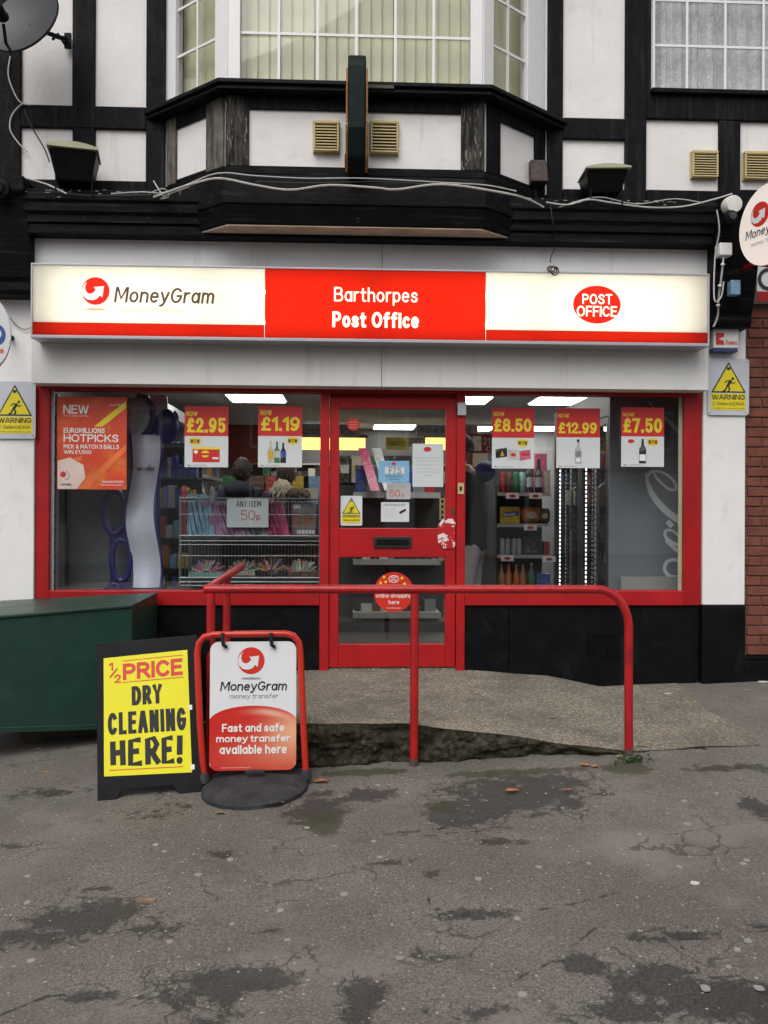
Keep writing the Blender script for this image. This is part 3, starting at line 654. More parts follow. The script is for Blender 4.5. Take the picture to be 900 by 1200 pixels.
# bay plan
WALL = -.10
A_, B_, C_, D_ = V((-1.335, WALL)), V((-.835, -.52)), V((.925, -.52)), V((1.455, WALL))
def offset(d):
    pts = [A_, B_, C_, D_]; ns = [V(((q-p).y, -(q-p).x)).normalized() for p, q in zip(pts, pts[1:])]
    ls = [(p+n*d, q+n*d) for p, q, n in zip(pts, pts[1:], ns)]
    def inter(a, b):
        p, q = a; r, s = b; d1, d2 = q-p, s-r; den = d1.x*d2.y-d1.y*d2.x
        t = ((r-p).x*d2.y-(r-p).y*d2.x)/den; return p+d1*t
    def aty(l, y): p, q = l; return p+(q-p)*((y-p.y)/(q.y-p.y))
    return [aty(ls[0], WALL), inter(ls[0], ls[1]), inter(ls[1], ls[2]), aty(ls[2], WALL)]
def prism(m, pts, z0, z1, pts1=None):
    n = len(pts); pts1 = pts1 or pts
    return m.add([(p.x, p.y, z0) for p in pts]+[(p.x, p.y, z1) for p in pts1], [tuple(range(n-1, -1, -1)), tuple(range(n, 2*n))]+[(i, (i+1) % n, (i+1) % n+n, i+n) for i in range(n)])
def bay(d, z0, z1, name, mt, d1=None, **k):
    o = offset(d); m = MB(); prism(m, [o[0]+V((0, .3)), *o, o[3]+V((0, .3))], z0, z1, None if d1 is None else (lambda q: [q[0]+V((0, .3)), *q, q[3]+V((0, .3))])(offset(d1))); return part(m, name, mt, **k)
zsill = zz_(97, -.62)
zap1, zap0 = zsill-.065, zz_(200, -.50)
bay(.115, zap1, zsill-.03, 'bay_sill_moulding', 'cornice_black', .10, bevel=.006)
bay(.125, zsill-.029, zsill, 'bay_sill', 'lamp_black', bevel=.005)
bay(0., zap0, zap1-.001, 'bay_apron', 'render_white')
zbc0 = zs1-.045
bay(.02, zap0-.055, zap0+.0, 'bay_ledge', 'cornice_black', bevel=.008)
bay(.045, zbc0+.13, zap0-.056, 'bay_cornice', 'cornice_black', .03, bevel=.008)
bay(-.005, zbc0+.004, zbc0+.129, 'bay_cornice', 'cornice_black', .035, bevel=.008)
bay(-.012, zbc0-.004, zbc0+.003, 'bay_soffit', 'soffit_tan')
# bay apron timbers: in the local frame of each face
def faceF(p, q): return F((p.x, p.y, 0), (q.x-p.x, q.y-p.y, 0), (0, 0, 1)), (q-p).length
FL, LL = faceF(A_, B_); FC, LC = faceF(B_, C_); FR, LR = faceF(C_, D_)
def ac(px, y=-.52): return P(px, 160, y).x - B_.x
T = .022
pz1, pz0 = zz_(132, -.52), zz_(198, -.52)
part(MB().fbox(FC, -T*.4, zap0, ac(292), zap1-.002, .0, T), 'bay_timber', 'black_peeled', bevel=.004)
part(MB().fbox(FC, ac(540), zap0, LC+T*.4, zap1-.002, .0, T), 'bay_timber', 'black_peeled', bevel=.004)
part(MB().fbox(FC, ac(292), pz1, ac(540), zap1-.002, .0, T-.003), 'bay_timber', 'black_wood', bevel=.004)
part(MB().fbox(FC, ac(292), zap0, ac(540), pz0, .0, T-.003), 'bay_timber', 'black_wood', bevel=.004)
for f, l, mts in ((FL, LL, ('grey_wood', 'grey_wood')), (FR, LR, ('black_wood', 'black_wood'))):
    a0, a1 = (.20*l, .70*l) if f is FL else (.24*l, .80*l)
    part(MB().fbox(f, .03, zap0, a0, zap1-.002, 0, T-.002), 'bay_timber', mts[0], bevel=.004)
    part(MB().fbox(f, a1, zap0, l-.02, zap1-.002, 0, T-.002), 'bay_timber', mts[1], bevel=.004)
    part(MB().fbox(f, a0, pz1+.0, a1, zap1-.002, 0, T-.004), 'bay_timber', 'black_wood', bevel=.004)
    part(MB().fbox(f, a0, zap0, a1, pz0+.02, 0, T-.004), 'bay_timber', 'black_wood', bevel=.004)
# bay windows
ZT = 5.75
def window(f, l, a0, a1, vb, hb, zb, fw=.03, ww='house_glass'):
    # whole opening 0..l; glass a0..a1; bars at vb / hb
    m = MB(); m.fbox(f, 0.004, zb, a0, ZT, -.07, 0); m.fbox(f, a1, zb, l-.004, ZT, -.07, 0); m.fbox(f, a0, zb, a1, zb+fw, -.07, -.002); m.fbox(f, a0, ZT-.08, a1, ZT, -.07, -.002)
    w_ = part(m, 'window_frame', 'upvc', bevel=.005)
    part(MB().fbox(f, a0, zb+fw, a1, ZT-.08, -.045, -.038), 'window_pane', ww, w_)
    for a in vb: part(MB().fbox(f, a-.009, zb+fw, a+.009, ZT-.08, -.035, -.022), 'glazing_bar', 'upvc', w_)
    for z in hb:
        xs = [a0]+list(vb)+[a1]
        for p, q in zip(xs, xs[1:]): part(MB().fbox(f, p+.009*(p != a0), z-.009, q-.009*(q != a1), z+.009, -.0345, -.0225), 'glazing_bar', 'upvc', w_)
    return w_
hb = [4.71, 5.05, 5.39]
zb = zsill+.001
window(FC, LC, ac(281), ac(551), [ac(q) for q in (326, 371.5, 417, 463, 508)], hb, zb)
window(FL, LL, .15*LL, .80*LL, [.48*LL], hb, zb)
window(FR, LR, .16*LR, .70*LR, [.42*LR], hb, zb, .05)
bay(.06, ZT+.002, ZT+.2, 'bay_head', 'black_wood'); bay(.2, ZT+.202, ZT+.3, 'bay_roof', 'roof_tile', -.2)
# upper wall
TOP = 6.2
ux0, ux1 = -4.2, 4.6
um = MB(); YW = WALL
wx0, wx1 = P(764, 50, YW).x, P(764+210, 50, YW).x; wz0 = zz_(109, YW, 830)
zl = zc1+.10
um.box(ux0, A_.x+.05, YW, .25, zl, TOP); um.box(D_.x-.06, wx0, YW, .25, zl, TOP); um.box(wx0, wx1, YW, .25, zl, wz0); um.box(wx0, wx1, YW, .25, ZT, TOP); um.box(wx1, ux1, YW, .25, zl, TOP)
um.box(A_.x+.05, D_.x-.06, YW, .25, ZT+.02, TOP); um.box(A_.x+.05, D_.x-.06, YW, .25, zl, zap0-.06)
part(um, 'upper_wall', 'render_white')
YT = YW-.028
def timber(px0, py0, px1, py1, mt='black_wood', d=0):
    r = R(px0, py0, px1, py1, YT); z1 = TOP if py0 <= 0 else r[3]
    part(MB().box(r[0], r[2], YT-d, YW+.01, r[1], z1), 'timber', mt, bevel=.006)
for q in [(84.5, -9, 111, 125), (171, -9, 193.5, 230), (84.5, 149, 111, 212), (24, 124, 171, 150, 'black_wood', .004), (-60, -9, 24, 230), (24, 211, 171, 236, 'black_wood', .003),
          (642, -9, 660, 236), (733, -9, 758, 236), (660, 138.5, 733, 163, 'black_wood', .004), (660, 222, 733, 240, 'black_wood', .003), (758, 113, 960, 141, 'black_wood', .005), (843, 141, 868, 236), (758, 223, 843, 240, 'black_wood', .004), (868, 223, 960, 240, 'black_wood', .004), (758, -9, 763.5, 113), (930, 141, 955, 223)]:
    timber(*q)
Fw = F((wx0, YW, 0), (1, 0, 0), (0, 0, 1)); lw_ = wx1-wx0
def aw(px): return P(px, 60, YW).x-wx0
window(Fw, lw_, aw(768), lw_-.05, [aw(q) for q in (806.5, 851.5, 896.5, 941)], [P(830, 52.5, YW).z+.34*k for k in range(3)], wz0+.002, .025)
part(MB().box(wx0-.02, wx1+.02, YW-.07, YW, wz0-.035, wz0), 'upper_window_sill', 'black_wood', bevel=.006)
# shell, floors, roof
part(MB().box(-4.2, -2.62, .3, 6.4, -.3, TOP), 'side_wall', 'wall_grey'); part(MB().box(3.0, 4.6, .32, 6.4, -.3, TOP), 'side_wall', 'wall_grey')
part(MB().box(-2.62, 3.0, 6.1, 6.4, -.3, TOP), 'back_wall', 'wall_grey'); part(MB().box(-2.62, 3.0, .1, 6.1, -.3, FLOOR), 'shop_floor', 'floor_vinyl')
part(MB().box(-2.62, 3.0, .3, 6.1, CEIL, CEIL+.12), 'shop_ceiling', 'ceiling'); part(MB().box(-2.62, 3.0, .26, 6.1, 3.9, 4.05), 'upper_floor', 'floor_vinyl')
part(MB().box(-2.62, 3.0, 2.6, 2.7, 4.05, TOP), 'upper_partition', 'wall_grey'); part(MB().box(1.2, 1.28, .26, 2.6, 4.05, TOP), 'upper_partition', 'wall_grey')
part(MB().box(-4.6, 5, -.5, 6.8, TOP, TOP+.12), 'eaves', 'black_wood')
part(MB().add([(-4.6, -.5, TOP+.121), (5, -.5, TOP+.121), (5, 6.8, TOP+.121), (-4.6, 6.8, TOP+.121), (-4.6, 3.1, 9), (5, 3.1, 9)], [(0, 1, 5, 4), (2, 3, 4, 5), (0, 4, 3), (1, 2, 5), (0, 3, 2, 1)]), 'roof', 'roof_tile')
# corbels (consoles) at both ends of the fascia
def console(x0, x1, ztop, zbot, name='console'):
    m = MB(); sweep_profile(m, [(-.071, zbot), (-.22, zbot), (-.24, zbot+.03), (-.24, zbot+.09), (-.26, zbot+.12), (-.34, zbot+.42), (-.40, ztop-.12), (-.44, ztop-.10), (-.44, ztop), (-.071, ztop)], x0, x1)
    return part(m, name, 'cornice_black', bevel=.008)
ca0, ca1 = P(834, 300, -.3).x, P(886, 300, -.3).x
console(ca0, ca1, zz_(232, -.4, 860), zz_(383, -.24, 860))
cb1 = P(36, 280, -.3).x
console(cb1-.36, cb1, zz_(208, -.4, 20), zz_(345, -.24, 20))
part(MB().lathe((cb1-.16, -.441, zz_(222, -.44, 10)), [(.075, 0), (.07, .02), (.045, .03), (.04, .045), (.01, .05)], 16, (0, -1, 0)), 'console_boss', 'cornice_black')

# ------------------------------------------------------------------ brick neighbour
bx0, bx1 = px1+.006, 4.6
W2 = thing('brick_shopfront', 'dark red brick wall of the shop next door, right of the white pillar', 'brick wall', (bx0+.3, 0, .1))
zb0, zb1 = zz_(768, -.03, 886), zz_(352, -.03, 886)
W2m = MB().box(bx0, bx1, -.022, .3, zb0, zb1); W2m.build('mortar_bed', 'mortar', W2)
nb = 0; ch = .0752; rows = int((zb1-zb0)/ch); proto = {}
for i in range(rows):
    off = (-.1125 if i % 2 else 0.) + .03; x = bx0+off-.225; k = 0
    while x < 4.05 and nb < 300:
        a, b2 = max(x, bx0), x+.215
        if b2-a > .03:
            L = round(b2-a, 3); z = zb0+i*ch
            key = L
            if key not in proto:
                me_ = MB().box(0, L, 0, .03, 0, .065); o = me_.build('brick', 'brick', W2, local=True); bv = o.modifiers.new('bevel', 'BEVEL'); bv.width = .004; bv.segments = 1; proto[key] = o
            else:
                o = proto[key].copy(); COL.objects.link(o)
            o.location = V((a, -.034+random.uniform(-.003, .002), z+.005))-wloc(W2); nb += 1
        x += .225
W2s = zb0+rows*ch
MB().box(bx0, bx1, -.075, .3, -.1, zb0-.035).build('plinth', 'black_paint', W2, bevel=.006); MB().box(bx0, bx1, -.06, .3, zb0-.034, zb0-.002).build('plinth', 'black_paint', W2, bevel=.006)
ns = thing('shop_sign', 'white shop sign with red lower band at the right edge, over the brick wall', 'sign', (bx0+.6, -.03, zz_(352, -.08, 890)))
r = R(887, 312, 960, 354, -.10); MB().box(r[0], 4.5, -.10, -.036, r[1], r[3]).build('sign_board', 'panel_white', ns)
r2 = R(887, 342, 960, 354, -.105); MB().box(r[0], 4.5, -.105, -.1005, r[1], r2[3]).build('red_band', 'red_paint', ns)
c0 = P(900, 327, -.105); MB().ribbon(FY(-.105), arc(c0.x+.01, c0.z, .075, .072, 50, 310, 20), .026, 0).build('lettering', 'ink_black', ns)
MB().box(bx0+.0, 4.6, -.05, .3, zz_(310, -.1, 890), 3.9).build('upper_fascia', 'cornice_black', W2)
# ------------------------------------------------------------------ main lit fascia sign
YS = -.40
def logo(f, cx, cz, rad, c, parent, red='ink_red', white='ink_white', shadow=None):
    MB().poly(f, ring(cx, cz, rad, rad, 32), c).build('logo_globe', red, parent)
    q = [(-.62, .66), (-.86, .42), (-1.0, .05), (-.93, -.34), (-.62, -.62), (-.2, -.68), (.12, -.55), (.33, -.32), (.50, -.48), (.62, .36), (-.14, .28), (.02, .08), (-.18, -.14), (-.42, -.22), (-.66, -.10), (-.76, .16), (-.72, .44)]
    MB().poly(f, [(cx+a*rad*.98, cz+b*rad) for a, b in q], c+.0012).build('logo_arrow', white, parent)
    if shadow: MB().poly(f, ring(cx, cz-rad*1.32, rad*.75, rad*.08, 20), c).build('logo_shadow', shadow, parent)
def logo_px(cx, cy, rpx, y, parent, **k):
    p = P(cx, cy, y); logo(FY(y), p.x, p.z, rpx*px2m(y), 0, parent, **k)
sg = R(36, 314.5, 831.5, 401, YS); e = .022
S = thing('shop_fascia_sign', 'long backlit shop sign, white and red, reading MoneyGram and Post Office', 'sign', ((sg[0]+sg[2])/2, YS+.08, sg[1]))
xs1, xs2 = P(310, 357, YS).x, P(569.5, 357, YS).x
MB().box(sg[0]+e*.6, sg[2]-e*.6, YP-.012, YP-.002, sg[1]+e, sg[3]-e*.6).build('back_panel', 'white_plastic', S)
tw_ = (sg[2]-sg[0]-.16)/4
for k_ in range(4):
    for zf in (.30, .72):
        z = sg[1]+(sg[3]-sg[1])*zf; x = sg[0]+.11+tw_*k_; MB().tube([(x, YP-.06, z), (x+tw_-.06, YP-.06, z)], .013, 8).build('light_tube', 'sign_tube', S)
m = MB(); m.box(sg[0], sg[2], YS-.004, YP-.001, sg[1], sg[1]+e); m.box(sg[0], sg[2], YS-.004, YP-.001, sg[3]-e*.6, sg[3]); m.box(sg[0], sg[0]+e*.6, YS-.004, YP-.001, sg[1]+e, sg[3]-e*.6); m.box(sg[2]-e*.6, sg[2], YS-.004, YP-.001, sg[1]+e, sg[3]-e*.6)
m.build('sign_frame', 'alu', S, bevel=.003)
zr = P(170, 381, YS).z+.012
zA, zB = sg[1]+e, sg[3]-e*.6
MB().box(sg[0]+e*.6, xs1-.002, YS+.002, YS+.011, zr, zB).build('light_panel', 'acrylic_white', S)
MB().box(sg[0]+e*.6, xs1-.002, YS+.002, YS+.011, zA, zr).build('red_strip', 'acrylic_red', S)
MB().box(xs1+.002, xs2-.002, YS+.002, YS+.011, zA, zB).build('light_panel', 'acrylic_red', S)
MB().box(xs2+.002, sg[2]-e*.6, YS+.002, YS+.011, zr-.012, zB).build('light_panel', 'acrylic_white', S)
MB().box(xs2+.002, sg[2]-e*.6, YS+.002, YS+.011, zA, zr-.012).build('red_strip', 'acrylic_red', S)
yt = YS-.001
logo_px(112, 341, 16, yt, S, red='lit_red', white='lit_white', shadow='lit_shadow_ink')
tp('MoneyGram', 133, 337, 252.5, 359.5, yt, 'ink_brown', S, shear=.14, bold=.018)
tp('money transfer', 137, 361, 218, 367, yt, 'lit_shadow_ink', S, shear=.14, bold=.01)
tp('Barthorpes', 391.5, 337, 489.5, 358, yt, 'lit_ink', S, bold=.006)
tp('Post Office', 389.5, 365.5, 491, 384, yt, 'lit_ink', S, bold=.035)
p = P(699.5, 357, yt); k = px2m(yt)
MB().poly(FY(yt), ring(p.x, p.z, 28.5*k, 22.5*k, 40), 0).build('logo_oval', 'lit_red', S)
tp('POST', 682.5, 344.5, 717.5, 356.5, yt-.002, 'lit_ink', S, bold=.022); tp('OFFICE', 676, 358.5, 723, 371, yt-.002, 'lit_ink', S, bold=.022)

# ------------------------------------------------------------------ projecting signs
def oval_sign(loc, hx, hz, label, txt):
    o = thing('projecting_sign', label, 'sign', loc)
    return o
# right: round projecting light box, seen obliquely (stands out along -y)
cR = P(900, 262, -.80)
ps = thing('projecting_sign', 'round white projecting sign with red globe on the right wall corner', 'sign', (cR.x, -.45, cR.z))
fR = F((cR.x, cR.y, cR.z), (.33, -.944, 0), (0, 0, 1))
MB().poly(fR, ring(0, 0, .262, .278, 40), -.10, -.006).build('sign_case', 'red_paint', ps, bevel=.006); MB().poly(fR, ring(0, 0, .257, .273, 40), -.006, 0).build('sign_face', 'lit_face', ps)
logo(fR, -.07, .085, .082, .002, ps, red='panel_red', white='panel_white')
tx('MoneyGram', fR, -.20, -.075, .20, .0, .002, 'ink_black', ps, shear=.14, bold=.012); tx('money transfer', fR, -.15, -.125, .13, -.09, .002, 'ink_grey', ps, shear=.14)
for z_ in (.17, -.17): MB().tube([(cR.x+.06, -.05, cR.z+z_), (cR.x+.06, cR.y+.12, cR.z+z_)], .018).build('bracket', 'red_rail', ps)
# left: edge of an oval sign
cL = P(-8, 390, -.75)
pl = thing('projecting_sign', 'white oval projecting sign with blue emblem cut by the left edge', 'sign', (cL.x, -.4, cL.z))
fL = F((cL.x, cL.y, cL.z), (.93, .36, 0), (.0, 0, 1))
m = MB(); m.poly(fL, ring(-.04, 0, .15, .245, 36), -.09, -.006); m.build('sign_case', 'upvc_grey', pl, bevel=.008)
MB().poly(fL, ring(-.04, 0, .145, .24, 36), -.006, 0).build('sign_face', 'panel_white', pl)
MB().poly(fL, ring(.02, -.01, .055, .07, 24), .001).build('emblem', 'ink_blue', pl); MB().poly(fL, ring(.02, -.005, .03, .035, 18), .0025).build('emblem_centre', 'panel_white', pl)
MB().poly(fL, [(-.1, -.13), (.06, -.10), (.065, -.125), (-.09, -.155)], .001).build('emblem_stroke', 'panel_orange', pl)
MB().tube([(cL.x-.14, cL.y+.05, cL.z+.1), (cL.x-.14, -.05, cL.z+.1)], .02).build('bracket', 'lamp_black', pl)

# bracket sign on the bay, seen edge on
r = R(407.5, 57, 429, 195, -.78)
hs_ = thing('hanging_sign', 'dark green rounded sign seen edge-on in front of the bay window', 'sign', ((r[0]+r[2])/2, -.52, r[1]))
fs = F(((r[0]+r[2])/2, 0, 0), (0, 1, 0), (0, 0, 1)); hw = (r[2]-r[0])/2
out = [(-.53, r[1]+.02), (-.53, r[3]+.1), (-.62, r[3]+.1)]+[(-.70+.10*math.cos(math.radians(a)), r[3]-.09+.09*math.sin(math.radians(a))) for a in (60, 90, 120, 150, 180)]+[(-.80, r[1]+.28), (-.76, r[1]+.14), (-.66, r[1])]
out = [(-.53, r[1])]+[(-.53, r[3]-.05)]+[(-.665+.135*math.cos(math.radians(a)), r[3]-.12+.12*math.sin(math.radians(a))) for a in (45, 70, 90, 110, 135, 160, 180)]+[(-.80, r[1]+.25), (-.74, r[1]+.08), (-.62, r[1])]
MB().poly(fs, out, -hw, hw).build('sign_board', 'bracket_sign', hs_, bevel=.012)
for s_ in (-1, 1):
    x = fs.o.x + s_*(hw+.006)
    MB().tube([(x, -.795, r[1]+.27), (x, -.75, r[1]+.10), (x, -.64, r[1]+.02)], .009, 6).build('gilt_edge', 'gilt', hs_); MB().tube([(x, -.80, r[3]-.14), (x, -.80, r[1]+.28)], .006, 6).build('gilt_edge', 'gilt', hs_)
MB().box(fs.o.x-hw-.02, fs.o.x+hw+.02, -.60, -.525, zap0+.0, r[1]+.16).build('bracket', 'black_wood', hs_, bevel=.008)
MB().box(fs.o.x+hw+.01, fs.o.x+hw+.19, -.645, -.632, zsill-.045, zsill-.022).build('wood_scrap', 'plank', hs_)

# ------------------------------------------------------------------ vents
def vent(px0, py0, px1, py1, y, label):
    r = R(px0, py0, px1, py1, y); cx, cz = (r[0]+r[2])/2, (r[1]+r[3])/2; w, h = (r[2]-r[0])/2, (r[3]-r[1])/2
    v = thing('air_vent', label, 'vent', (cx, y, r[1]), 'cream louvred wall vents')
    MB().box(r[0], r[2], y-.012, y, r[1], r[3]).build('back_plate', 'vent_cream', v, bevel=.008)
    m = MB(); t = .014
    m.box(r[0]+.006, r[2]-.006, y-.05, y-.0125, r[3]-.03, r[3]-.006); m.box(r[0]+.006, r[2]-.006, y-.05, y-.0125, r[1]+.006, r[1]+.02)
    m.box(r[0]+.006, r[0]+.006+t, y-.05, y-.0125, r[1]+.02, r[3]-.03); m.box(r[2]-.006-t, r[2]-.006, y-.05, y-.0125, r[1]+.02, r[3]-.03)
    m.build('cowl', 'vent_cream', v, bevel=.005)
    MB().box(r[0]+.021, r[2]-.021, y-.016, y-.0125, r[1]+.021, r[3]-.031).build('grille_back', 'vent_dark', v)
    n = 8; z0, z1 = r[1]+.026, r[3]-.036
    for i in range(n):
        z = z0+(z1-z0)*(i+.5)/n; dz = (z1-z0)/n
        MB().hexa([(r[0]+.021, y-.050, z-dz*.42), (r[2]-.021, y-.050, z-dz*.42), (r[2]-.021, y-.022, z+dz*.05), (r[0]+.021, y-.022, z+dz*.05), (r[0]+.021, y-.050, z-dz*.02), (r[2]-.021, y-.050, z-dz*.02), (r[2]-.021, y-.022, z+dz*.42), (r[0]+.021, y-.022, z+dz*.42)]).build('slat', 'vent_cream', v)
vent(366.5, 143, 398.5, 181, -.522, 'cream louvred vent on the bay left of the dark hanging sign')
vent(433, 143, 467.5, 183, -.522, 'cream louvred vent on the bay right of the dark hanging sign')
vent(808, 178, 840, 211, WALL-.001, 'cream louvred vent under the net-curtained window, left of the black post')
vent(869, 179, 900, 213, WALL-.001, 'cream louvred vent at the right edge, right of the black post')

# ------------------------------------------------------------------ floodlights
def flood(px0, py0, px1, py1, y, label, tilt):
    r = R(px0, py0, px1, py1, y); cx = (r[0]+r[2])/2; w = (r[2]-r[0])/2*.89; h = (r[3]-r[1])*.95
    o = thing('floodlight', label, 'floodlight', (cx, y, r[1]-.06), 'floodlights on the shop cornice')
    f = F((cx, y, r[1]), (math.cos(tilt), math.sin(tilt), 0), (0, 0, 1))
    top = [(-w, h*.78), (w, h*.78), (w*.82, .02), (-w*.82, .02)]
    q = f.pt
    MB().hexa([q(-w*.72, 0, .02), q(w*.72, 0, .02), q(w*.72, .02, -.22), q(-w*.72, .02, -.22), q(-w, h*.72, .10), q(w, h*.72, .10), q(w, h*.86, -.22), q(-w, h*.86, -.22)]).build('lamp_body', 'lamp_black', o, bevel=.012)
    m = MB(); n = 8; vs = []
    for i in range(n+1):
        a = -w*1.06+2.12*w*i/n; b = h*.14*(1-(2*i/n-1)**2)
        vs += [q(a, h*.745, .125), q(a, h*.80+b*.8, .125), q(a, h*.90+b, -.23), q(a, h*.88, -.23)]
    m.add(vs, [(4*i+k, 4*i+4+k, 4*i+4+(k+1) % 4, 4*i+(k+1) % 4) for i in range(n) for k in range(4)]+[(3, 2, 1, 0), tuple(4*n+k for k in range(4))]); m.build('lamp_cover', 'cream_cover', o)
    for s_ in (-.72, .78): MB().tube([q(s_*w, h*.30, .03), q(s_*w, -.105, .03)], .006, 6).build('support_leg', 'lamp_black', o)
flood(56, 168, 117, 213, -.46, 'black floodlight with pale cover on the cornice at the left', .22)
flood(682, 195, 736, 227, -.40, 'black floodlight with pale cover on the cornice right of the bay', -.08)
# rusty lamp box by the right splay
p = P(632, 198, -.30); o = thing('junction_box', 'small rusty brown box on the post right of the bay', 'box', (p.x, -.2, p.z-.1))
r = R(622, 181, 643, 212, -.30)
MB().hexa([(r[0]+.006, -.30, r[1]), (r[2]-.0, -.30, r[1]), (r[2], -.13, r[1]), (r[0]+.006, -.13, r[1]), (r[0], -.28, r[3]-.03), (r[2]-.012, -.28, r[3]-.03), (r[2]-.02, -.13, r[3]), (r[0]+.01, -.13, r[3])]).build('box_body', 'rust', o, bevel=.008)
MB().tube([(r[0]+.05, -.2, r[1]), (r[0]+.06, -.2, r[1]-.1)], .02, 8).build('spout', 'lamp_black', o)

# ------------------------------------------------------------------ satellite dish
c = P(27, 22, -.52); o = thing('satellite_dish', 'dark grey satellite dish with feed arm at the top left corner', 'satellite dish', (P(80, 45, -.14).x, -.13, P(80, 45, -.14).z))
ax = V((-.28, -.90, .30)).normalized(); sx = V((0, 0, 1)).cross(ax).normalized(); sy = ax.cross(sx)
vs = []; NR, NA = 6, 36
for back in (0, .012):
    for i in range(NR+1):
        rr = i/NR
        for k in range(NA):
            a = 2*math.pi*k/NA; vs.append(c+sx*(math.cos(a)*rr*.265)+sy*(math.sin(a)*rr*.275)+ax*(.055*rr*rr-.055-back))
def gi(b, i, k): return b*(NR+1)*NA+i*NA+k % NA
fs_ = [(gi(0, i, k), gi(0, i+1, k), gi(0, i+1, k+1), gi(0, i, k+1)) for i in range(NR) for k in range(NA)]+[(gi(1, i, k+1), gi(1, i+1, k+1), gi(1, i+1, k), gi(1, i, k)) for i in range(NR) for k in range(NA)]+[(gi(0, NR, k), gi(1, NR, k), gi(1, NR, k+1), gi(0, NR, k+1)) for k in range(NA)]
MB().add(vs, fs_, True).build('dish', 'dish_grey', o)
rim = [c+sx*(math.cos(2*math.pi*k/40)*.265)+sy*(math.sin(2*math.pi*k/40)*.275) for k in range(41)]
MB().tube(rim, .005, 6).build('rim', 'lamp_black', o)
lnb = P(4, 28, -.85); MB().tube([P(14, 62, -.60), lnb+V((.0, .04, -.10)), lnb], .011, 6).build('feed_arm', 'lamp_black', o)
MB().lathe(lnb+V((0, -.05, .05)), [(.02, -.06), (.03, -.04), (.03, .02), (.038, .03), (.038, .05), (.01, .055)], 12, (0, .75, -.2)).build('feed_horn', 'lamp_black', o)
bx_ = P(70, 44, -.3); MB().tube([c+ax*(-.06)+sx*.0, bx_, P(77, 45, -.16)], .016, 8).build('mount_arm', 'lamp_black', o)
r = R(75, 38, 83, 56, -.15); MB().rbox(r, -.15, -.128).build('wall_plate', 'lamp_black', o, bevel=.004); MB().tube([P(62, 46, -.36), P(68, 40, -.26), P(76, 52, -.17)], .010, 6).build('brace', 'lamp_black', o)

# ------------------------------------------------------------------ cables
def smooth(pts, n=5):
    pts = [V(p) for p in pts]; out = []
    for i in range(len(pts)-1):
        p0, p1, p2, p3 = pts[max(i-1, 0)], pts[i], pts[i+1], pts[min(i+2, len(pts)-1)]
        for k in range(n):
            t = k/n; out.append(.5*((2*p1)+(p2-p0)*t+(2*p0-5*p1+4*p2-p3)*t*t+(3*p1-p0-3*p2+p3)*t**3))
    return out+[pts[-1]]
def cable(pts, y, mt, label, r=.006):
    ps_ = smooth([P(a, b, q[0] if q else (y if not callable(y) else y(a))) for a, b, *q in pts])
    MB().tube(ps_, r, 6).build('cable', mt, None, tag=(label, 'cable', 'cables along the shopfront'), loc=ps_[0])
cable([(12, 66), (10, 90), (22, 118), (36, 123), (26, 122), (14, 135), (12, 152), (22, 168), (32, 178)], -.145, 'cable_grey', 'white cable hanging from the satellite dish past the beam', .005)
cable([(28, 128), (38, 150), (52, 174), (58, 190)], -.2, 'cable_black', 'thin black cable running down behind the left floodlight', .005)
cable([(28, 208, -.15), (55, 216, -.40), (78, 227, -.46)], 0, 'cable_grey', 'grey cable crossing to the foot of the left floodlight')
cable([(130, 227, -.44), (165, 225, -.44), (190, 226, -.46), (215, 218, -.60), (255, 203, -.665), (300, 206, -.665), (360, 209, -.665), (430, 209, -.665), (520, 214, -.665), (570, 217, -.665), (605, 224, -.62)], 0, 'cable_grey', 'thin grey cable along the top of the bay cornice', .004)
cable([(180, 231, -.45), (205, 222, -.58), (230, 214, -.68), (258, 209, -.68), (300, 217, -.69), (340, 222.5, -.69), (385, 217, -.68), (440, 220, -.68), (465, 222, -.68), (520, 216, -.68), (590, 226, -.68), (620, 234, -.50), (637, 243, -.42)], 0, 'cable_grey', 'thick pale cable sagging along the bay cornice', .007)
cable([(640, 237, -.44), (665, 240, -.44), (690, 234, -.43), (720, 238, -.43), (760, 243, -.43), (800, 242, -.43), (835, 234, -.45), (858, 227, -.47)], 0, 'cable_grey', 'pale cable along the cornice to the security camera', .0055)
cable([(645, 240, -.42), (648, 262, -.42), (652, 285, -.30), (646, 300, -.41), (645, 308, -.42)], 0, 'cable_black', 'thin dark wire dangling over the lit sign', .004)
ct = P(646, 315, -.425); m = MB()
for k in range(3): m.tube([ct+V((math.cos(t)*.028+.01*k, -.01*k, math.sin(t)*(.018+.006*k)-.01*k)) for t in np.linspace(0, 6.28, 18)], .005, 5)
m.build('wire_coil', 'rust', None, tag=('small coil of old wire resting on the lit sign', 'wire coil', None), loc=ct)
cable([(840, 246, -.47), (843, 270, -.46), (838, 300, -.40), (837, 350, -.42), (845, 348, -.42), (848, 330, -.42)], 0, 'cable_grey', 'grey cable looping down the right black console', .005)
cable([(46, 378, -.09), (30, 386, -.09), (18, 380, -.09), (12, 372, -.09)], 0, 'cable_black', 'loose black wire on the white pillar left of the lit sign', .003)
cable([(180, 212, -.4), (186, 222, -.44), (192, 230, -.46)], 0, 'cable_grey', 'short cable end sticking up at the bay left corner', .004)
cable([(176, 226, -.46), (192, 221, -.50), (198, 230, -.47), (188, 233, -.46), (202, 226, -.52), (222, 219, -.60)], 0, 'cable_grey', 'tangled grey cable loop at the left corner of the bay cornice', .0035)
cable([(60, 224, -.44), (100, 229, -.45), (150, 229, -.45), (200, 228, -.46)], 0, 'cable_black', 'black cable lying along the left cornice ledge', .005)
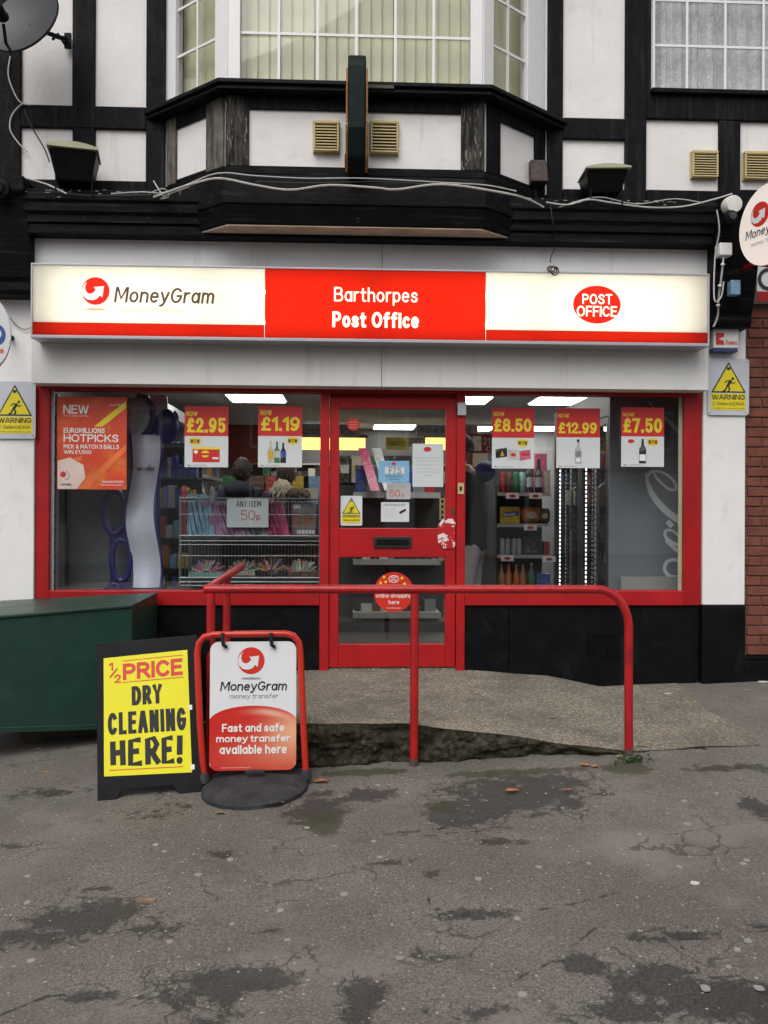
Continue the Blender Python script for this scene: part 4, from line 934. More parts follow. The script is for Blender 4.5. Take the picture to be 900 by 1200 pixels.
cable([(655, 243, -.43), (700, 231, -.42), (745, 239, -.42), (790, 233, -.42), (825, 238, -.43)], 0, 'cable_grey', 'second slack grey cable under the camera cable', .0035)
cable([(300, 213, -.66), (370, 214.5, -.67), (450, 213, -.67), (530, 219, -.66), (600, 229, -.60)], 0, 'cable_black', 'dark cable between the two pale bay cables', .004)
random.seed(5); m = MB()
for i in range(90):
    px = random.uniform(30, 836); w = random.uniform(.006, .030); h = random.uniform(.002, .006)
    if 215 < px < 605:
        x = P(px, 230, -.55).x; z = zap0-.056-random.uniform(0, .02)-abs(random.gauss(0, .05)); y = -.56 if False else None
        if random.random() < .6: continue
        y = -.5505
    else: x = P(px, 230, -.40).x; z = zc1-abs(random.gauss(0, .018)); y = -.4012
    q_ = [(x+w*math.cos(t)*random.uniform(.5, 1), z+h*math.sin(t)*random.uniform(.5, 1)) for t in np.linspace(0, 5.4, 6)]
    if y > -.5: m.poly(FY(y), q_, 0, .002)
props(m.build('paint_flakes', 'flake', B), kind='stuff')
# camera, junction, alarm
p = P(860, 237, -.55); o = thing('security_camera', 'white round security camera with dark dome on the right console', 'camera', (p.x, -.46, p.z))
MB().lathe(p+V((0, .09, 0)), [(.055, 0), (.062, .02), (.062, .08), (.055, .095), (.01, .097)], 20, (.05, -1, -.12)).build('camera_case', 'white_plastic', o, bevel=0)
p2 = P(856, 254, -.53); MB().ell(p2, .05, .05, .045, 18, 10).build('camera_dome', 'lamp_black', o); MB().lathe(p2+V((0, -.03, -.005)), [(.02, 0), (.024, .018), (.005, .022)], 12, (0, -1, -.2)).build('camera_lens', 'dish_grey', o)
MB().box(p.x-.04, p.x+.04, -.475, -.44, p.z-.10, p.z+.05).build('camera_mount', 'lamp_black', o)
r = R(843.5, 284, 858.5, 299, -.45); o = thing('junction_box', 'white junction box with conduit above the alarm box', 'box', (r[0], -.4, r[1]))
MB().rbox(r, -.45, -.36).build('box_body', 'white_plastic', o, bevel=.008)
MB().tube(smooth([P(848, 299, -.43), P(846, 320, -.40), P(842, 350, -.34), P(841, 370, -.28), P(836, 383, -.26)]), .008, 8).build('conduit', 'cable_grey', o)
for q in ((847, 310, -.425), (843.5, 335, -.385), (841.5, 358, -.325)): MB().ell(P(*q), .016, .012, .010, 10, 6).build('clip', 'white_plastic', o)
r = R(857, 328, 868, 345, -.40); MB().box(r[0], r[2], -.40, -.33, r[1], r[3]).build('wall_fitting', 'p_pale_blue', None, tag=('pale blue metal fitting on the black console', 'fitting', None), loc=(r[0], -.36, r[1]), bevel=.004)
r = R(835.5, 383, 866.5, 412, -.16); o = thing('alarm_box', 'white alarm box with red emblem above the right warning sign', 'alarm', ((r[0]+r[2])/2, -.1, r[1]))
MB().poly(FY(-.16), [(r[0]+.004, r[1]+.025), (r[2]-.004, r[1]+.025), (r[2], r[3]-.012), ((r[0]+r[2])/2, r[3]), (r[0], r[3]-.012)], -.088, 0).build('alarm_case', 'white_plastic', o, bevel=.010)
MB().box(r[0]+.006, r[2]-.006, -.150, -.072, r[1], r[1]+.0245).build('alarm_base', 'blue_plastic', o, bevel=.004)
k_ = R(839, 390, 849, 404, -.161); MB().poly(FY(-.161), [(k_[0], k_[1]), (k_[2], k_[1]), (k_[2]-.006, k_[1]+.03), (k_[0]+.018, (k_[1]+k_[3])/2), (k_[2]-.006, k_[3]-.03), (k_[2], k_[3]), (k_[0], k_[3])], .001).build('emblem', 'ink_red', o)
tp('Romec', 850.5, 398.5, 864, 404, -.162, 'ink_red', o, bold=.015)

# ------------------------------------------------------------------ warning signs
def man(f, cx, cz, s, c, parent):
    m = MB()
    m.poly(f, ring(cx+.36*s, cz+.40*s, .09*s, .10*s, 14), c)
    m.ribbon(f, [(cx+.26*s, cz+.28*s), (cx+.12*s, cz+.10*s), (cx+.0*s, cz-.10*s)], [.20*s, .20*s, .16*s], c+.0003)
    m.ribbon(f, [(cx+.22*s, cz+.27*s), (cx-.05*s, cz+.26*s), (cx-.18*s, cz+.12*s)], .07*s, c+.0007)
    m.ribbon(f, [(cx+.24*s, cz+.24*s), (cx+.34*s, cz+.08*s), (cx+.52*s, cz+.16*s)], .07*s, c+.0011)
    m.ribbon(f, [(cx+.02*s, cz-.06*s), (cx+.16*s, cz-.24*s), (cx+.06*s, cz-.46*s)], .10*s, c+.0015)
    m.ribbon(f, [(cx-.02*s, cz-.08*s), (cx-.14*s, cz-.34*s), (cx-.34*s, cz-.48*s)], .10*s, c+.0019)
    m.build('running_figure', 'ink_black', parent)
def warn(f, w, h, parent, plate='sign_plate', simple=False):
    # f origin bottom left of the plate
    MB().poly(f, rrect(.0, .0, w, h, .02*w/.3), -.006, .0).build('sign_plate', plate, parent)
    tz0, tz1 = h*.40, h*.945
    tri = lambda s: [(w/2-w*.42*s, tz0+(tz1-tz0)*(1-s)*.33), (w/2+w*.42*s, tz0+(tz1-tz0)*(1-s)*.33), (w/2, tz1-(tz1-tz0)*(1-s)*.67)]
    MB().poly(f, tri(1), .0012).build('triangle_border', 'ink_black', parent)
    MB().poly(f, tri(.87), .0024).build('triangle', 'yellow', parent)
    man(f, w*.47, h*.54, w*.36, .0032, parent)
    MB().poly(f, [(w*.46, h*.80), (w*.54, h*.80), (w*.545, h*.85), (w*.455, h*.85)], .0034).build('lamp_symbol', 'ink_black', parent)
    MB().poly(f, [(w*.08, h*.09), (w*.92, h*.09), (w*.92, h*.385), (w*.08, h*.385)], .0012).build('yellow_panel', 'yellow', parent)
    tx('WARNING', f, w*.10, h*.275, w*.90, h*.365, .0024, 'ink_black', parent, bold=.03)
    if not simple:
        tx('SelectaDNA', f, w*.22, h*.175, w*.88, h*.235, .0024, 'ink_black', parent, bold=.004)
        MB().ribbon(f, [(w*.12, h*.175), (w*.17, h*.19), (w*.12, h*.21), (w*.17, h*.235)], .008, .0024).build('helix', 'ink_grey', parent)
        tx('FORENSIC MARKING IN USE', f, w*.12, h*.11, w*.88, h*.13, .0024, 'ink_black', parent)
        for a, b in ((.06, .05), (.94, .05), (.06, .95), (.94, .95)): MB().lathe(f.pt(w*a, h*b, 0), [(.006, 0), (.005, .003), (.001, .004)], 8, f.n).build('screw', 'alu_dull', parent)
    else: tx('SelectaDNA', f, w*.14, h*.15, w*.88, h*.22, .0024, 'ink_black', parent, bold=.01)
r = R(829.5, 420.5, 878, 486.5, -.09); o = thing('warning_sign', 'yellow triangle warning sign on the white pillar under the alarm box', 'sign', ((r[0]+r[2])/2, -.085, r[1]), 'warning signs with running figure')
warn(F((r[0], -.088, r[1]), (1, 0, 0), (0, 0, 1)), r[2]-r[0], r[3]-r[1], o)
r = R(-7, 447, 41.5, 514, -.09); o = thing('warning_sign', 'yellow triangle warning sign at the left edge beside the lottery window', 'sign', ((r[0]+r[2])/2, -.085, r[1]), 'warning signs with running figure')
warn(F((r[0], -.088, r[1]), (1, 0, 0), (0, 0, 1)), r[2]-r[0], r[3]-r[1], o)

# ------------------------------------------------------------------ posters on the glass
YG = .0065
def sheet(r, y, mt, label, cat, name, group=None):
    o = thing(name, label, cat, ((r[0]+r[2])/2, y, r[1]), group); MB().box(r[0], r[2], y, y+.002, r[1], r[3]).build('sheet', mt, o); return o
def bottle_shape(cx, z0, h, w): return [(cx-w/2, z0), (cx+w/2, z0), (cx+w/2, z0+h*.58), (cx+w*.18, z0+h*.75), (cx+w*.16, z0+h), (cx-w*.16, z0+h), (cx-w*.18, z0+h*.75), (cx-w/2, z0+h*.58)]
def star(cx, cz, a, b, n=11):
    return [(cx+a*(1 if i % 2 else .72)*math.cos(math.pi*i/n), cz+b*(1 if i % 2 else .72)*math.sin(math.pi*i/n)) for i in range(2*n)]
def price(px0, py0, px1, py1, split, num, nx0, ny0, nx1, ny1, label, now, wow=None):
    y = YG-.0; r = R(px0, py0, px1, py1, y); y = .004; o = thing('price_poster', label, 'poster', ((r[0]+r[2])/2, y, r[1]), 'price posters in the shop windows')
    zs = P((px0+px1)/2, split, y).z
    MB().box(r[0], r[2], y, y+.0018, zs, r[3]).build('red_header', 'poster_red', o); MB().box(r[0], r[2], y, y+.0018, r[1], zs-.0005).build('picture_field', 'poster_white', o)
    t = y-.0012
    tp('NOW', *now, t, 'price_yellow', o, bold=.03); tp(num, nx0, ny0, nx1, ny1, t, 'price_yellow', o, bold=.045)
    f = FY(t); k = px2m(t); q = lambda a, b: (P(a, b, t).x, P(a, b, t).z)
    if wow:
        c = q(*wow); MB().poly(f, star(*c, 8.5*k, 5.5*k), 0).build('burst', 'price_yellow', o); tx('WOW', f, c[0]-5.5*k, c[1]-2.4*k, c[0]+5.5*k, c[1]+2.4*k, .001, 'ink_brown', o, bold=.03)
    a = q(px0+3, py1-3); MB().poly(f, [(a[0], a[1]), (a[0]+5*k, a[1]-1.2*k), (a[0], a[1]-1.2*k)], .0002).build('corner_mark', 'ink_brown', o)
    a = q(px0+9, py1-2.6); MB().poly(f, [a, (a[0]+16*k, a[1]), (a[0]+16*k, a[1]-.6*k), (a[0], a[1]-.6*k)], .0002).build('small_print', 'ink_grey', o)
    return o, f, k, q
def pp(o, f, pts, mt, name, c=.0002): MB().poly(f, pts, c).build(name, mt, o)
def rect(q, x0, y0, x1, y1): a, b = q(x0, y1), q(x1, y0); return [a, (b[0], a[1]), b, (a[0], b[1])]
o, f, k, q = price(216.5, 476, 267.5, 547.5, 511, '£2.95', 219, 489.5, 264.5, 507, 'red and white price poster reading £2.95, left of the £1.19 one', (218, 482, 231.5, 487.5), (228.5, 517))
pp(o, f, rect(q, 225.5, 524, 257.5, 541.5), 'poster_red', 'picture_pack'); pp(o, f, rect(q, 225.5, 524, 257.5, 526.5), 'price_yellow', 'pack_band', .0008); c = q(240.5, 532); pp(o, f, ring(*c, 5*k, 4*k, 16), 'price_yellow', 'pack_roundel', .0008); pp(o, f, rect(q, 234.5, 531, 246.5, 533.5), 'ink_red', 'pack_roundel_bar', .0014); pp(o, f, rect(q, 249, 536, 256, 538), 'ink_white', 'pack_label', .0008); pp(o, f, ring(*q(229.5, 529.5), 2.4*k, 2.2*k, 12), 'ink_white', 'pack_label', .0008)
o, f, k, q = price(302.5, 476, 354, 547.5, 511, '£1.19', 306, 488.5, 351.5, 505, 'red and white price poster reading £1.19, nearest the door', (305, 480.5, 318.5, 486.5), (343, 516.5))
for cx, mt, lb_ in ((317, 'p_cream', 'p_yellow'), (324.5, 'p_green', 'p_white'), (331.8, 'p_dark', 'p_blue')):
    a = q(cx, 542.5); h = {'p_cream': 26, 'p_green': 25, 'p_dark': 23.5}[mt]*k; pp(o, f, bottle_shape(a[0], a[1], h, 6.6*k), mt, 'picture_bottle'); pp(o, f, rect(q, cx-3.2, 528.5, cx+3.2, 536.5), lb_, 'bottle_label', .0008)
o, f, k, q = price(576.5, 478, 626, 549, 513, '£8.50', 579, 490.5, 623, 506, 'red and white price poster reading £8.50 in the right window', (578, 482.5, 591, 487.5), (612.5, 519))
pp(o, f, [q(581, 537), q(594.5, 535), q(594, 524.5), q(580.5, 526.5)], 'p_dark', 'picture_pack'); pp(o, f, [q(586, 535), q(591, 534), q(588.5, 528)], 'p_yellow', 'pack_label', .0008); pp(o, f, rect(q, 595, 527, 608, 538.5), 'p_white', 'picture_pack', .0004); pp(o, f, ring(*q(601.5, 533), 3.3*k, 2.2*k, 14), 'ink_red', 'pack_label', .001); pp(o, f, [q(609, 540), q(622, 537.5), q(621.5, 527), q(608.5, 528.5)], 'p_pink', 'picture_pack', .0006); pp(o, f, rect(q, 610.5, 531, 620.5, 534), 'ink_red', 'pack_label', .0012)
o, f, k, q = price(652, 478.5, 703, 548.5, 512.5, '£12.99', 654.5, 495, 699.5, 508, 'red and white price poster reading £12.99 in front of the drinks cooler', (654, 484.5, 667, 489.5))
a = q(677.5, 543.5); pp(o, f, bottle_shape(a[0], a[1], 28*k, 8*k), 'p_silver', 'picture_bottle'); pp(o, f, rect(q, 674, 529, 681, 535), 'p_grey', 'bottle_label', .0008); pp(o, f, rect(q, 676, 515, 679, 518), 'ink_black', 'bottle_cap', .0008); pp(o, f, rect(q, 675, 537, 680, 541), 'ink_white', 'bottle_label', .0008)
o, f, k, q = price(728, 477.5, 778, 547, 511.5, '£7.50', 730.5, 490, 776, 507, 'red and white price poster reading £7.50 in the far right window', (730, 483.5, 743.5, 488), (765, 518))
a = q(753, 543); pp(o, f, bottle_shape(a[0], a[1], 29*k, 8.5*k), 'p_dark', 'picture_bottle'); pp(o, f, rect(q, 749.3, 532.5, 756.7, 540), 'ink_white', 'bottle_label', .0008); pp(o, f, ring(*q(739.5, 517), 4*k, 2.4*k, 10), 'ink_red', 'maker_mark')
# lottery poster
y = .004; r = R(67, 465, 148.5, 573.5, y); o = thing('lottery_poster', 'orange lottery poster reading NEW HOTPICKS in the left window', 'poster', ((r[0]+r[2])/2, y, r[1]))
MB().box(r[0], r[2], y, y+.002, r[1], r[3]).build('sheet', 'lottery', o); t = y-.0012; f = FY(t); q = lambda a, b: (P(a, b, t).x, P(a, b, t).z); k = px2m(t)
for pts, mt in (([(90, 573), (148, 520), (148, 528), (104, 573)], 'panel_orange'), ([(110, 500), (148, 470), (148, 478), (120, 500)], 'price_yellow'), ([(67.5, 540), (82, 536), (98, 545), (100, 560), (90, 573), (67.5, 573)], 'lottery_pale'), ([(84, 538), (97, 534), (94, 541)], 'panel_orange')):
    pp(o, f, [q(*z) for z in pts], mt, 'light_ray', .0003*(1+len(pts) % 3)+(.0004 if mt == 'lottery_pale' else 0))
for s_, b in (('NEW', (74, 474.5, 104, 485)), ('EUROMILLIONS', (74.5, 501.5, 123, 507.5)), ('HOTPICKS', (74.5, 509, 139, 518)), ('PICK & MATCH 3 BALLS', (74.5, 521, 139.5, 526)), ('WIN £1,500', (75, 527.5, 107, 532.5))): tp(s_, *b, t-.0018, 'ink_white', o, bold=.03)
for s_, b in (('from Tuesday to Friday', (74.5, 486.5, 104, 488.5)), ('EuroMillions', (129, 473.5, 146, 475.5)), ('BIGGER PRIZES', (120, 563.5, 145, 566)), ('The National Lottery', (117, 567.5, 145, 569.5))): tp(s_, *b, t-.0018, 'ink_white', o, bold=.02)
c = q(78, 560); MB().ribbon(f, [q(75, 557), q(78, 552), q(82, 557), q(79, 562), q(76, 561)], .008, .0016).build('crossed_fingers_logo', 'ink_grey', o); pp(o, f, star(*q(74, 556), 4*k, 4*k, 6), 'ink_red', 'logo_star', .0018); tp('NATIONAL', 71.5, 566.5, 84, 569, t-.002, 'ink_black', o, bold=.02)
# notices on the door
yd = -.0006
def dsheet(px0, py0, px1, py1, mt, label, cat='notice', name='notice', y=None):
    y = -.0012 if y is None else y; return sheet(R(px0, py0, px1, py1, y), y, mt, label, cat, name), y-.0012
o, t = dsheet(483.5, 520, 519.5, 570.5, 'paper', 'white typed notice with small red oval on the door glass'); f = FY(t); q = lambda a, b: (P(a, b, t).x, P(a, b, t).z); k = px2m(t)
pp(o, f, ring(*q(501, 526.5), 4.6*k, 2.8*k, 18), 'ink_red', 'logo_oval')
for b in (537, 540.5, 545, 550, 553.5, 557): tp('Important information for customers' if b != 557 else 'apologise', 487 if b != 557 else 497, b-1, 516 if b != 557 else 506, b+.4, t, 'ink_grey', o)
o, t = dsheet(443.5, 540, 479.5, 565.5, 'paper_blue', 'blue notice with white strip picture on the door glass')
pp(o, FY(t), ring(*q(461.5, 543.5), 2.8*k, 1.7*k, 14), 'ink_red', 'logo_oval'); pp(o, FY(t), rect(q, 451, 547.5, 474, 555), 'poster_white', 'picture'); tp('FTS', 456, 548, 470, 555, t-.001, 'ink_black', o); tp('We offer these services', 452, 557, 471, 559, t, 'ink_black', o); tp('ask inside', 456, 560.5, 468, 562, t, 'ink_black', o)
o, t = dsheet(453, 566, 481, 585, 'paper_grey', 'small grey card reading ANY ITEM 50p on the door glass', 'card', 'price_card'); tp('ANY ITEM', 455, 568, 475, 572.5, t, 'ink_grey', o); tp('50', 456.5, 574, 469, 582, t, 'ink_red', o); tp('p', 471, 578.5, 474, 583, t, 'ink_red', o)
o, t = dsheet(446.5, 588.5, 479.5, 611.5, 'paper', 'white notice with black camera drawing on the door glass'); tp('IMAGES ARE BEING RECORDED', 450, 590.5, 475, 593, t, 'ink_grey', o, bold=.01)
pp(o, FY(t), [q(467.5, 600), q(475, 596), q(476, 598.5), q(468.5, 602.5)], 'ink_black', 'camera_drawing')
for b in (597, 600, 603, 606): tp('for crime prevention', 449, b-.8, 463, b+.4, t, 'ink_grey', o)
r = R(399, 581, 424.5, 616, -.0012); o = thing('warning_sign', 'small yellow triangle warning sticker on the red door glass', 'sign', ((r[0]+r[2])/2, 0, r[1]), 'warning signs with running figure'); warn(F((r[0], -.0005, r[1]), (1, 0, 0), (0, 0, 1)), r[2]-r[0], r[3]-r[1], o, 'paper', True)
def disc(cx, cy, rp, label, y=-.0005):
    p_ = P(cx, cy, y); k_ = rp*px2m(y); o = thing('round_sticker', label, 'sticker', (p_.x, y, p_.z-k_)); MB().poly(FY(y), ring(p_.x, p_.z, k_, k_, 32), -.001, .0004).build('disc', 'panel_red', o); return o
o = disc(414, 497.5, 7.2, 'small round red sticker at the top of the door glass')
for b in (495, 498, 501): tp('open here', 409, b-1, 419, b+.6, -.002, 'ink_white', o)
o = disc(461.5, 694, 23.5, 'large round red sticker about online shopping low on the door'); t = -.002; f = FY(t)
pp(o, f, ring(*q(461.5, 678.5), 6*k, 4.5*k, 20), 'ink_white', 'logo_ring'); pp(o, f, ring(*q(461.5, 678.5), 5.2*k, 3.7*k, 20), 'ink_red', 'logo_oval', .0008); tp('POST', 458.5, 675.6, 464.5, 678, t-.0016, 'ink_white', o, bold=.02); tp('OFFICE', 457.8, 679, 465.2, 681.3, t-.0016, 'ink_white', o, bold=.02)
for a, b in ((450, 676), (452, 682), (471, 677.5), (446, 683), (474, 684)): pp(o, f, star(*q(a, b), 2*k, 2*k, 5), 'price_yellow', 'snowflake')
tp('Collect your', 446, 686.5, 477, 692, t, 'ink_white', o, bold=.01); tp('online shopping', 440.5, 695.5, 482.5, 701.5, t, 'ink_white', o, bold=.012); tp('here', 455.5, 703, 468, 708, t, 'ink_white', o, bold=.012); tp('Ask at the counter', 453, 711.5, 470, 713.3, t, 'ink_white', o)

# ------------------------------------------------------------------ handrail
RR = .0245
E0, C0 = P(283, 664, -.42), P(242.5, 689.5, YR-.05)
zt = P(470, 690.5, YR-.05).z
C0 = V((C0.x, YR-.05, zt)); T1 = P(700, 691.5, YR-.05); K1 = P(736.5, 735, YR-.05); G1 = P(736, 889, YR-.05)
G1.z = gz(G1.x, G1.y)-.02; K1.x = G1.x
rr = thing('handrail', 'red painted tubular handrail beside the concrete ramp', 'handrail', (C0.x, C0.y, gz(C0.x, C0.y)))
bend = []
for i in range(9):
    a = math.pi/2*i/8; bend.append(V((T1.x+(K1.x-T1.x)*math.sin(a), C0.y, K1.z+(zt-K1.z)*math.cos(a))))
MB().tube([E0, C0+(E0-C0)*.5, C0], RR, 12).build('side_rail', 'red_rail', rr)
MB().tube([C0+V((-.012, 0, 0)), C0+V((.02, 0, 0)), V((T1.x-.3, C0.y, zt)), *bend, V((G1.x, C0.y, .6)), V((G1.x+.004, C0.y, G1.z))], RR, 12).build('top_rail', 'red_rail', rr)
def post(x, y, z1, z0): MB().tube([(x, y, z1), (x, y, z0)], RR*.98, 12).build('post', 'red_rail', rr)
pm = P(485.5, 800, YR-.05); post(pm.x, C0.y, zt-RR*.9, gz(pm.x, C0.y)-.02)
post(C0.x+.022, C0.y, zt-RR*.9, gz(C0.x, C0.y)-.02)
for x_ in (pm.x, G1.x+.004): MB().lathe((x_, C0.y, gz(x_, C0.y)-.01), [(RR*1.03, 0), (RR*1.03, .035), (RR*1.0, .045)], 12).build('rusty_foot', 'rust', rr)
mid = C0+(E0-C0)*.52; post(mid.x+.0, mid.y, mid.z-RR*.9, ramp_z(-1.0, mid.y)-.3)

# ------------------------------------------------------------------ green storage box
def wp(px, py, d): return P(px, py, d-DIST)
a1 = wp(155, 708, 5.58); a0_ = wp(0, 721, 5.30)
dirx = (a0_-a1); far = a1+dirx*1.45
b1 = wp(153.5, 853.5, 5.58); b0 = wp(0, 859, 5.30); farb = b1+(b0-b1)*1.45
bk = V((a1.x-.02, -.10, P(184, 694, -.10).z)); 
tops = [far, a1, V((P(184, 694, -.10).x, -.10, bk.z)), V((far.x-.1, -.10, P(15, 702, -.10).z-.01))]
bots = [farb, b1, V((tops[2].x, -.10, b1.z+.02)), V((tops[3].x, -.10, b1.z))]
gb = thing('storage_box', 'dark green metal storage box with flat lid under the left window', 'storage box', ((a1.x+far.x)/2, -.6, b1.z))
lt = .022; dn = V((0, 0, -lt))
MB().hexa([p+V((0, .004, 0)) for p in bots]+[p+dn+V((0, .004, 0)) for p in tops]).build('box_body', 'bin_green', gb, bevel=.006)
lo_ = [p+V((0, -.008, 0)) for p in tops]; lo_[1] += V((.008, 0, 0)); lo_[2] += V((.008, .0, 0))
MB().hexa([p+dn+V((0, 0, .001)) for p in lo_]+lo_).build('lid', 'bin_green', gb, bevel=.006)
MB().hexa([bots[0]+V((0, -.006, .0)), bots[1]+V((.002, -.006, 0)), bots[1]+V((.002, .003, 0)), bots[0]+V((0, .003, 0)), bots[0]+V((0, -.006, .035)), bots[1]+V((.002, -.006, .035)), bots[1]+V((.002, .003, .035)), bots[0]+V((0, .003, .035))]).build('bottom_lip', 'bin_green', gb, bevel=.003)
pa, pb_ = Pg(24, 868), Pg(118, 861)
for k_, (p_, w_) in enumerate(((pa, 0),)):
    d_ = (pb_-pa).normalized(); nrm = V((-d_.y, d_.x, 0)); L_ = 1.3
    z0 = min(gz(pa.x, pa.y), gz(pb_.x, pb_.y)); z1 = b1.z-.002
    q_ = [pa, pa+d_*L_, pa+d_*L_+nrm*.12, pa+nrm*.12]
    MB().hexa([V((p.x, p.y, gz(p.x, p.y)-.005)) for p in q_]+[V((p.x, p.y, max(z1, gz(p.x, p.y)+.012))) for p in q_]).build('wood_batten', 'plank', None, tag=('weathered timber batten propping the green box off the pavement', 'batten', None), loc=pa, bevel=.004)

# ------------------------------------------------------------------ A-board
def gp(px, py): g = Pg(px, py); return V((g.x, g.y, g.z))
BL, BR = gp(114, 939), gp(237, 928)
dB = BL.y+DIST
TL, TR = P(113, 754, BL.y+.20), P(231, 744, BR.y+.20)
ab = thing('pavement_board', 'black A-board with yellow poster offering half price dry cleaning', 'A-board', (BL+BR)/2)
fb = F(BL, BR-BL, TL-BL); W_ = (BR-BL).length; H_ = (TL-BL).dot(fb.u); H2 = (TR-BL).dot(fb.u); s0 = (TL-BL).dot(fb.r); s1 = (TR-BL).dot(fb.r); bz = (BR-BL).dot(fb.u)
MB().poly(fb, [(0, 0), (.09, .0), (.125, .045), (W_-.15, bz+.045), (W_-.115, bz+.0), (W_, bz), (s1, H2), (s0, H_)], -.022, 0).build('front_board', 'board_black', ab, bevel=.004)
q_ = [(.02, 0), (.09, 0), (.125, .06), (W_-.09, .06), (W_-.06, 0), (W_+.05, 0), (s1, H2-.02), (s0, H_-.02)]
fbk = F(BL+V((.0, .50, .012)), BR-BL, (TL+V((0, .03, 0)))-(BL+V((0, .50, .012))))
MB().poly(fbk, q_, 0, .020).build('back_board', 'board_black', ab, bevel=.004)
for s_, hh in ((s0+.12, H_), (s1-.12, H2)): MB().lathe(fb.pt(s_, hh-.012, -.03), [(.012, -.04), (.012, .04)], 10, fb.r).build('hinge', 'steel_dark', ab)
def fpx(px, py):   # pixel to a,b on the board plane
    d = ray(px, py); t = (fb.o-CO).dot(fb.n)/d.dot(fb.n); p = CO+d*t-fb.o; return (p.dot(fb.r), p.dot(fb.u))
def bil(c, u, v): return tuple((c[0][i]*(1-u)+c[1][i]*u)*(1-v)+(c[3][i]*(1-u)+c[2][i]*u)*v for i in range(2))
cn = [fpx(122, 910), fpx(225, 905), fpx(219.5, 761.5), fpx(121.5, 771.5)]
MB().poly(fb, cn, .0, .002).build('poster', 'poster_yellow', ab)
PWm, PHm = (cn[1][0]-cn[0][0]), (cn[3][1]-cn[0][1])
def bt(s, u0, v0, u1, v1, m_, bold, shear=0):
    return tx(s, None, u0*PWm, v0*PHm, u1*PWm, v1*PHm, 0, m_, ab, bold=bold, put=lambda a, b, cc: fb.pt(*bil(cn, a/PWm, b/PHm), .0035+cc))
def bq(u0, v0, u1, v1, m_): MB().poly(fb, [bil(cn, u0, v0), bil(cn, u1, v0), bil(cn, u1, v1), bil(cn, u0, v1)], .003).build('rule', m_, ab)
bt('PRICE', .225, .795, .935, .935, 'price_red', .05); bq(.22, .957, .94, .963, 'price_red'); bq(.22, .772, .94, .779, 'price_red')
bt('1', .06, .885, .11, .955, 'price_red', .04); bt('2', .125, .775, .20, .85, 'price_red', .04)
MB().ribbon(fb, [bil(cn, .07, .825), bil(cn, .16, .90)], .009, .0032).build('fraction_bar', 'price_red', ab)
bt('DRY', .325, .575, .68, .735, 'ink_black', .047); bt('CLEANING', .045, .34, .955, .525, 'ink_black', .034)
# brushed capitals
def stroke(pts, w): MB().ribbon(fb, [bil(cn, *p) for p in pts], w, .0034).build('lettering', 'ink_black', ab)
k_ = .028
for s_ in ([(.10, .285), (.105, .09)], [(.21, .29), (.215, .085)], [(.105, .185), (.215, .195)]): stroke(s_, k_)
for s_ in ([(.42, .285), (.305, .28), (.30, .09), (.43, .095)], [(.30, .19), (.40, .195)]): stroke(s_, k_)
stroke([(.50, .08), (.50, .285), (.57, .29), (.605, .24), (.575, .195), (.51, .185)], k_); stroke([(.545, .185), (.585, .13), (.625, .085)], k_)
for s_ in ([(.79, .285), (.69, .28), (.685, .09), (.80, .10)], [(.685, .19), (.775, .195)]): stroke(s_, k_)
stroke([(.875, .30), (.865, .145)], k_*1.05); MB().poly(fb, ring(*bil(cn, .862, .10), .016, .018, 12), .0034).build('lettering', 'ink_black', ab)
bq(.06, .045, .90, .052, 'price_red')
for (u, v) in ((1., .52), (1., .04)): a, b = bil(cn, u, v); MB().poly(fb, [(a-.005, b-.012), (a+.014, b-.012), (a+.014, b+.014), (a-.005, b+.014)], .0025).build('poster_clip', 'ink_white', ab)

# ------------------------------------------------------------------ swinging pavement sign
gF = Pg(298, 949); zb_ = gz(gF.x, gF.y)
yF = gF.y; yB = P(298, 905, 0).y
sw = thing('swing_sign', 'red framed swing sign with white and red panel on a black rubber base', 'pavement sign', gF)
yp = yF+.34
xb0_, xb1_ = P(236.5, 925, yF+.3).x, P(361, 920, yF+.3).x; xm_ = (xb0_+xb1_)/2; hw_ = (xb1_-xb0_)/2
base_out = [(xm_+hw_*math.cos(math.radians(a)), yp-.02+(yF-yp+.02)*-1*math.sin(math.radians(a))*-1) for a in np.linspace(0, -180, 25)]
base_out = [(xm_+hw_*math.cos(math.radians(a)), yp-.02-(yp-.02-yF)*abs(math.sin(math.radians(a)))**.9) for a in np.linspace(0, 180, 25)]+[(xb0_, yp+.12), (xb0_+.06, yp+.2), (xb1_-.06, yp+.2), (xb1_, yp+.12)]
zt_ = P(298, 905, yp).z
m = MB(); n = len(base_out); cx_, cy_ = xm_, yp
ringz = []
for sc, zz in ((1.0, 0), (1.0, .018), (.95, .03), (.80, .043), (.25, .062)):
    for (x, y) in base_out:
        X2, Y2 = cx_+(x-cx_)*sc, cy_+(y-cy_)*sc; ringz.append((X2, Y2, max(gz(X2, Y2), zb_-.02)+zz))
m.add(ringz, [(i*n+k, i*n+(k+1) % n, (i+1)*n+(k+1) % n, (i+1)*n+k) for i in range(4) for k in range(n)]+[tuple(4*n+k for k in range(n))], True)
m.build('rubber_base', 'rubber', sw)
MB().box(xm_-.05, xm_+.05, yp-.045, yp-.02, zt_+.004, zt_+.022).build('base_handle', 'rubber', sw, bevel=.006)
def sp(px, py, t=0): return P(px, py, yp+t)
lean = .05
fl = [sp(239, 912), sp(234.5, 850, .015), sp(231.5, 775, lean*.8)]; 
arcL = [sp(231.2, 765, lean), sp(233, 754, lean), sp(239, 746.5, lean), sp(250, 743.5, lean)]
arcR = [sp(335, 742.5, lean), sp(344, 745, lean), sp(350, 752, lean), sp(352, 763, lean)]
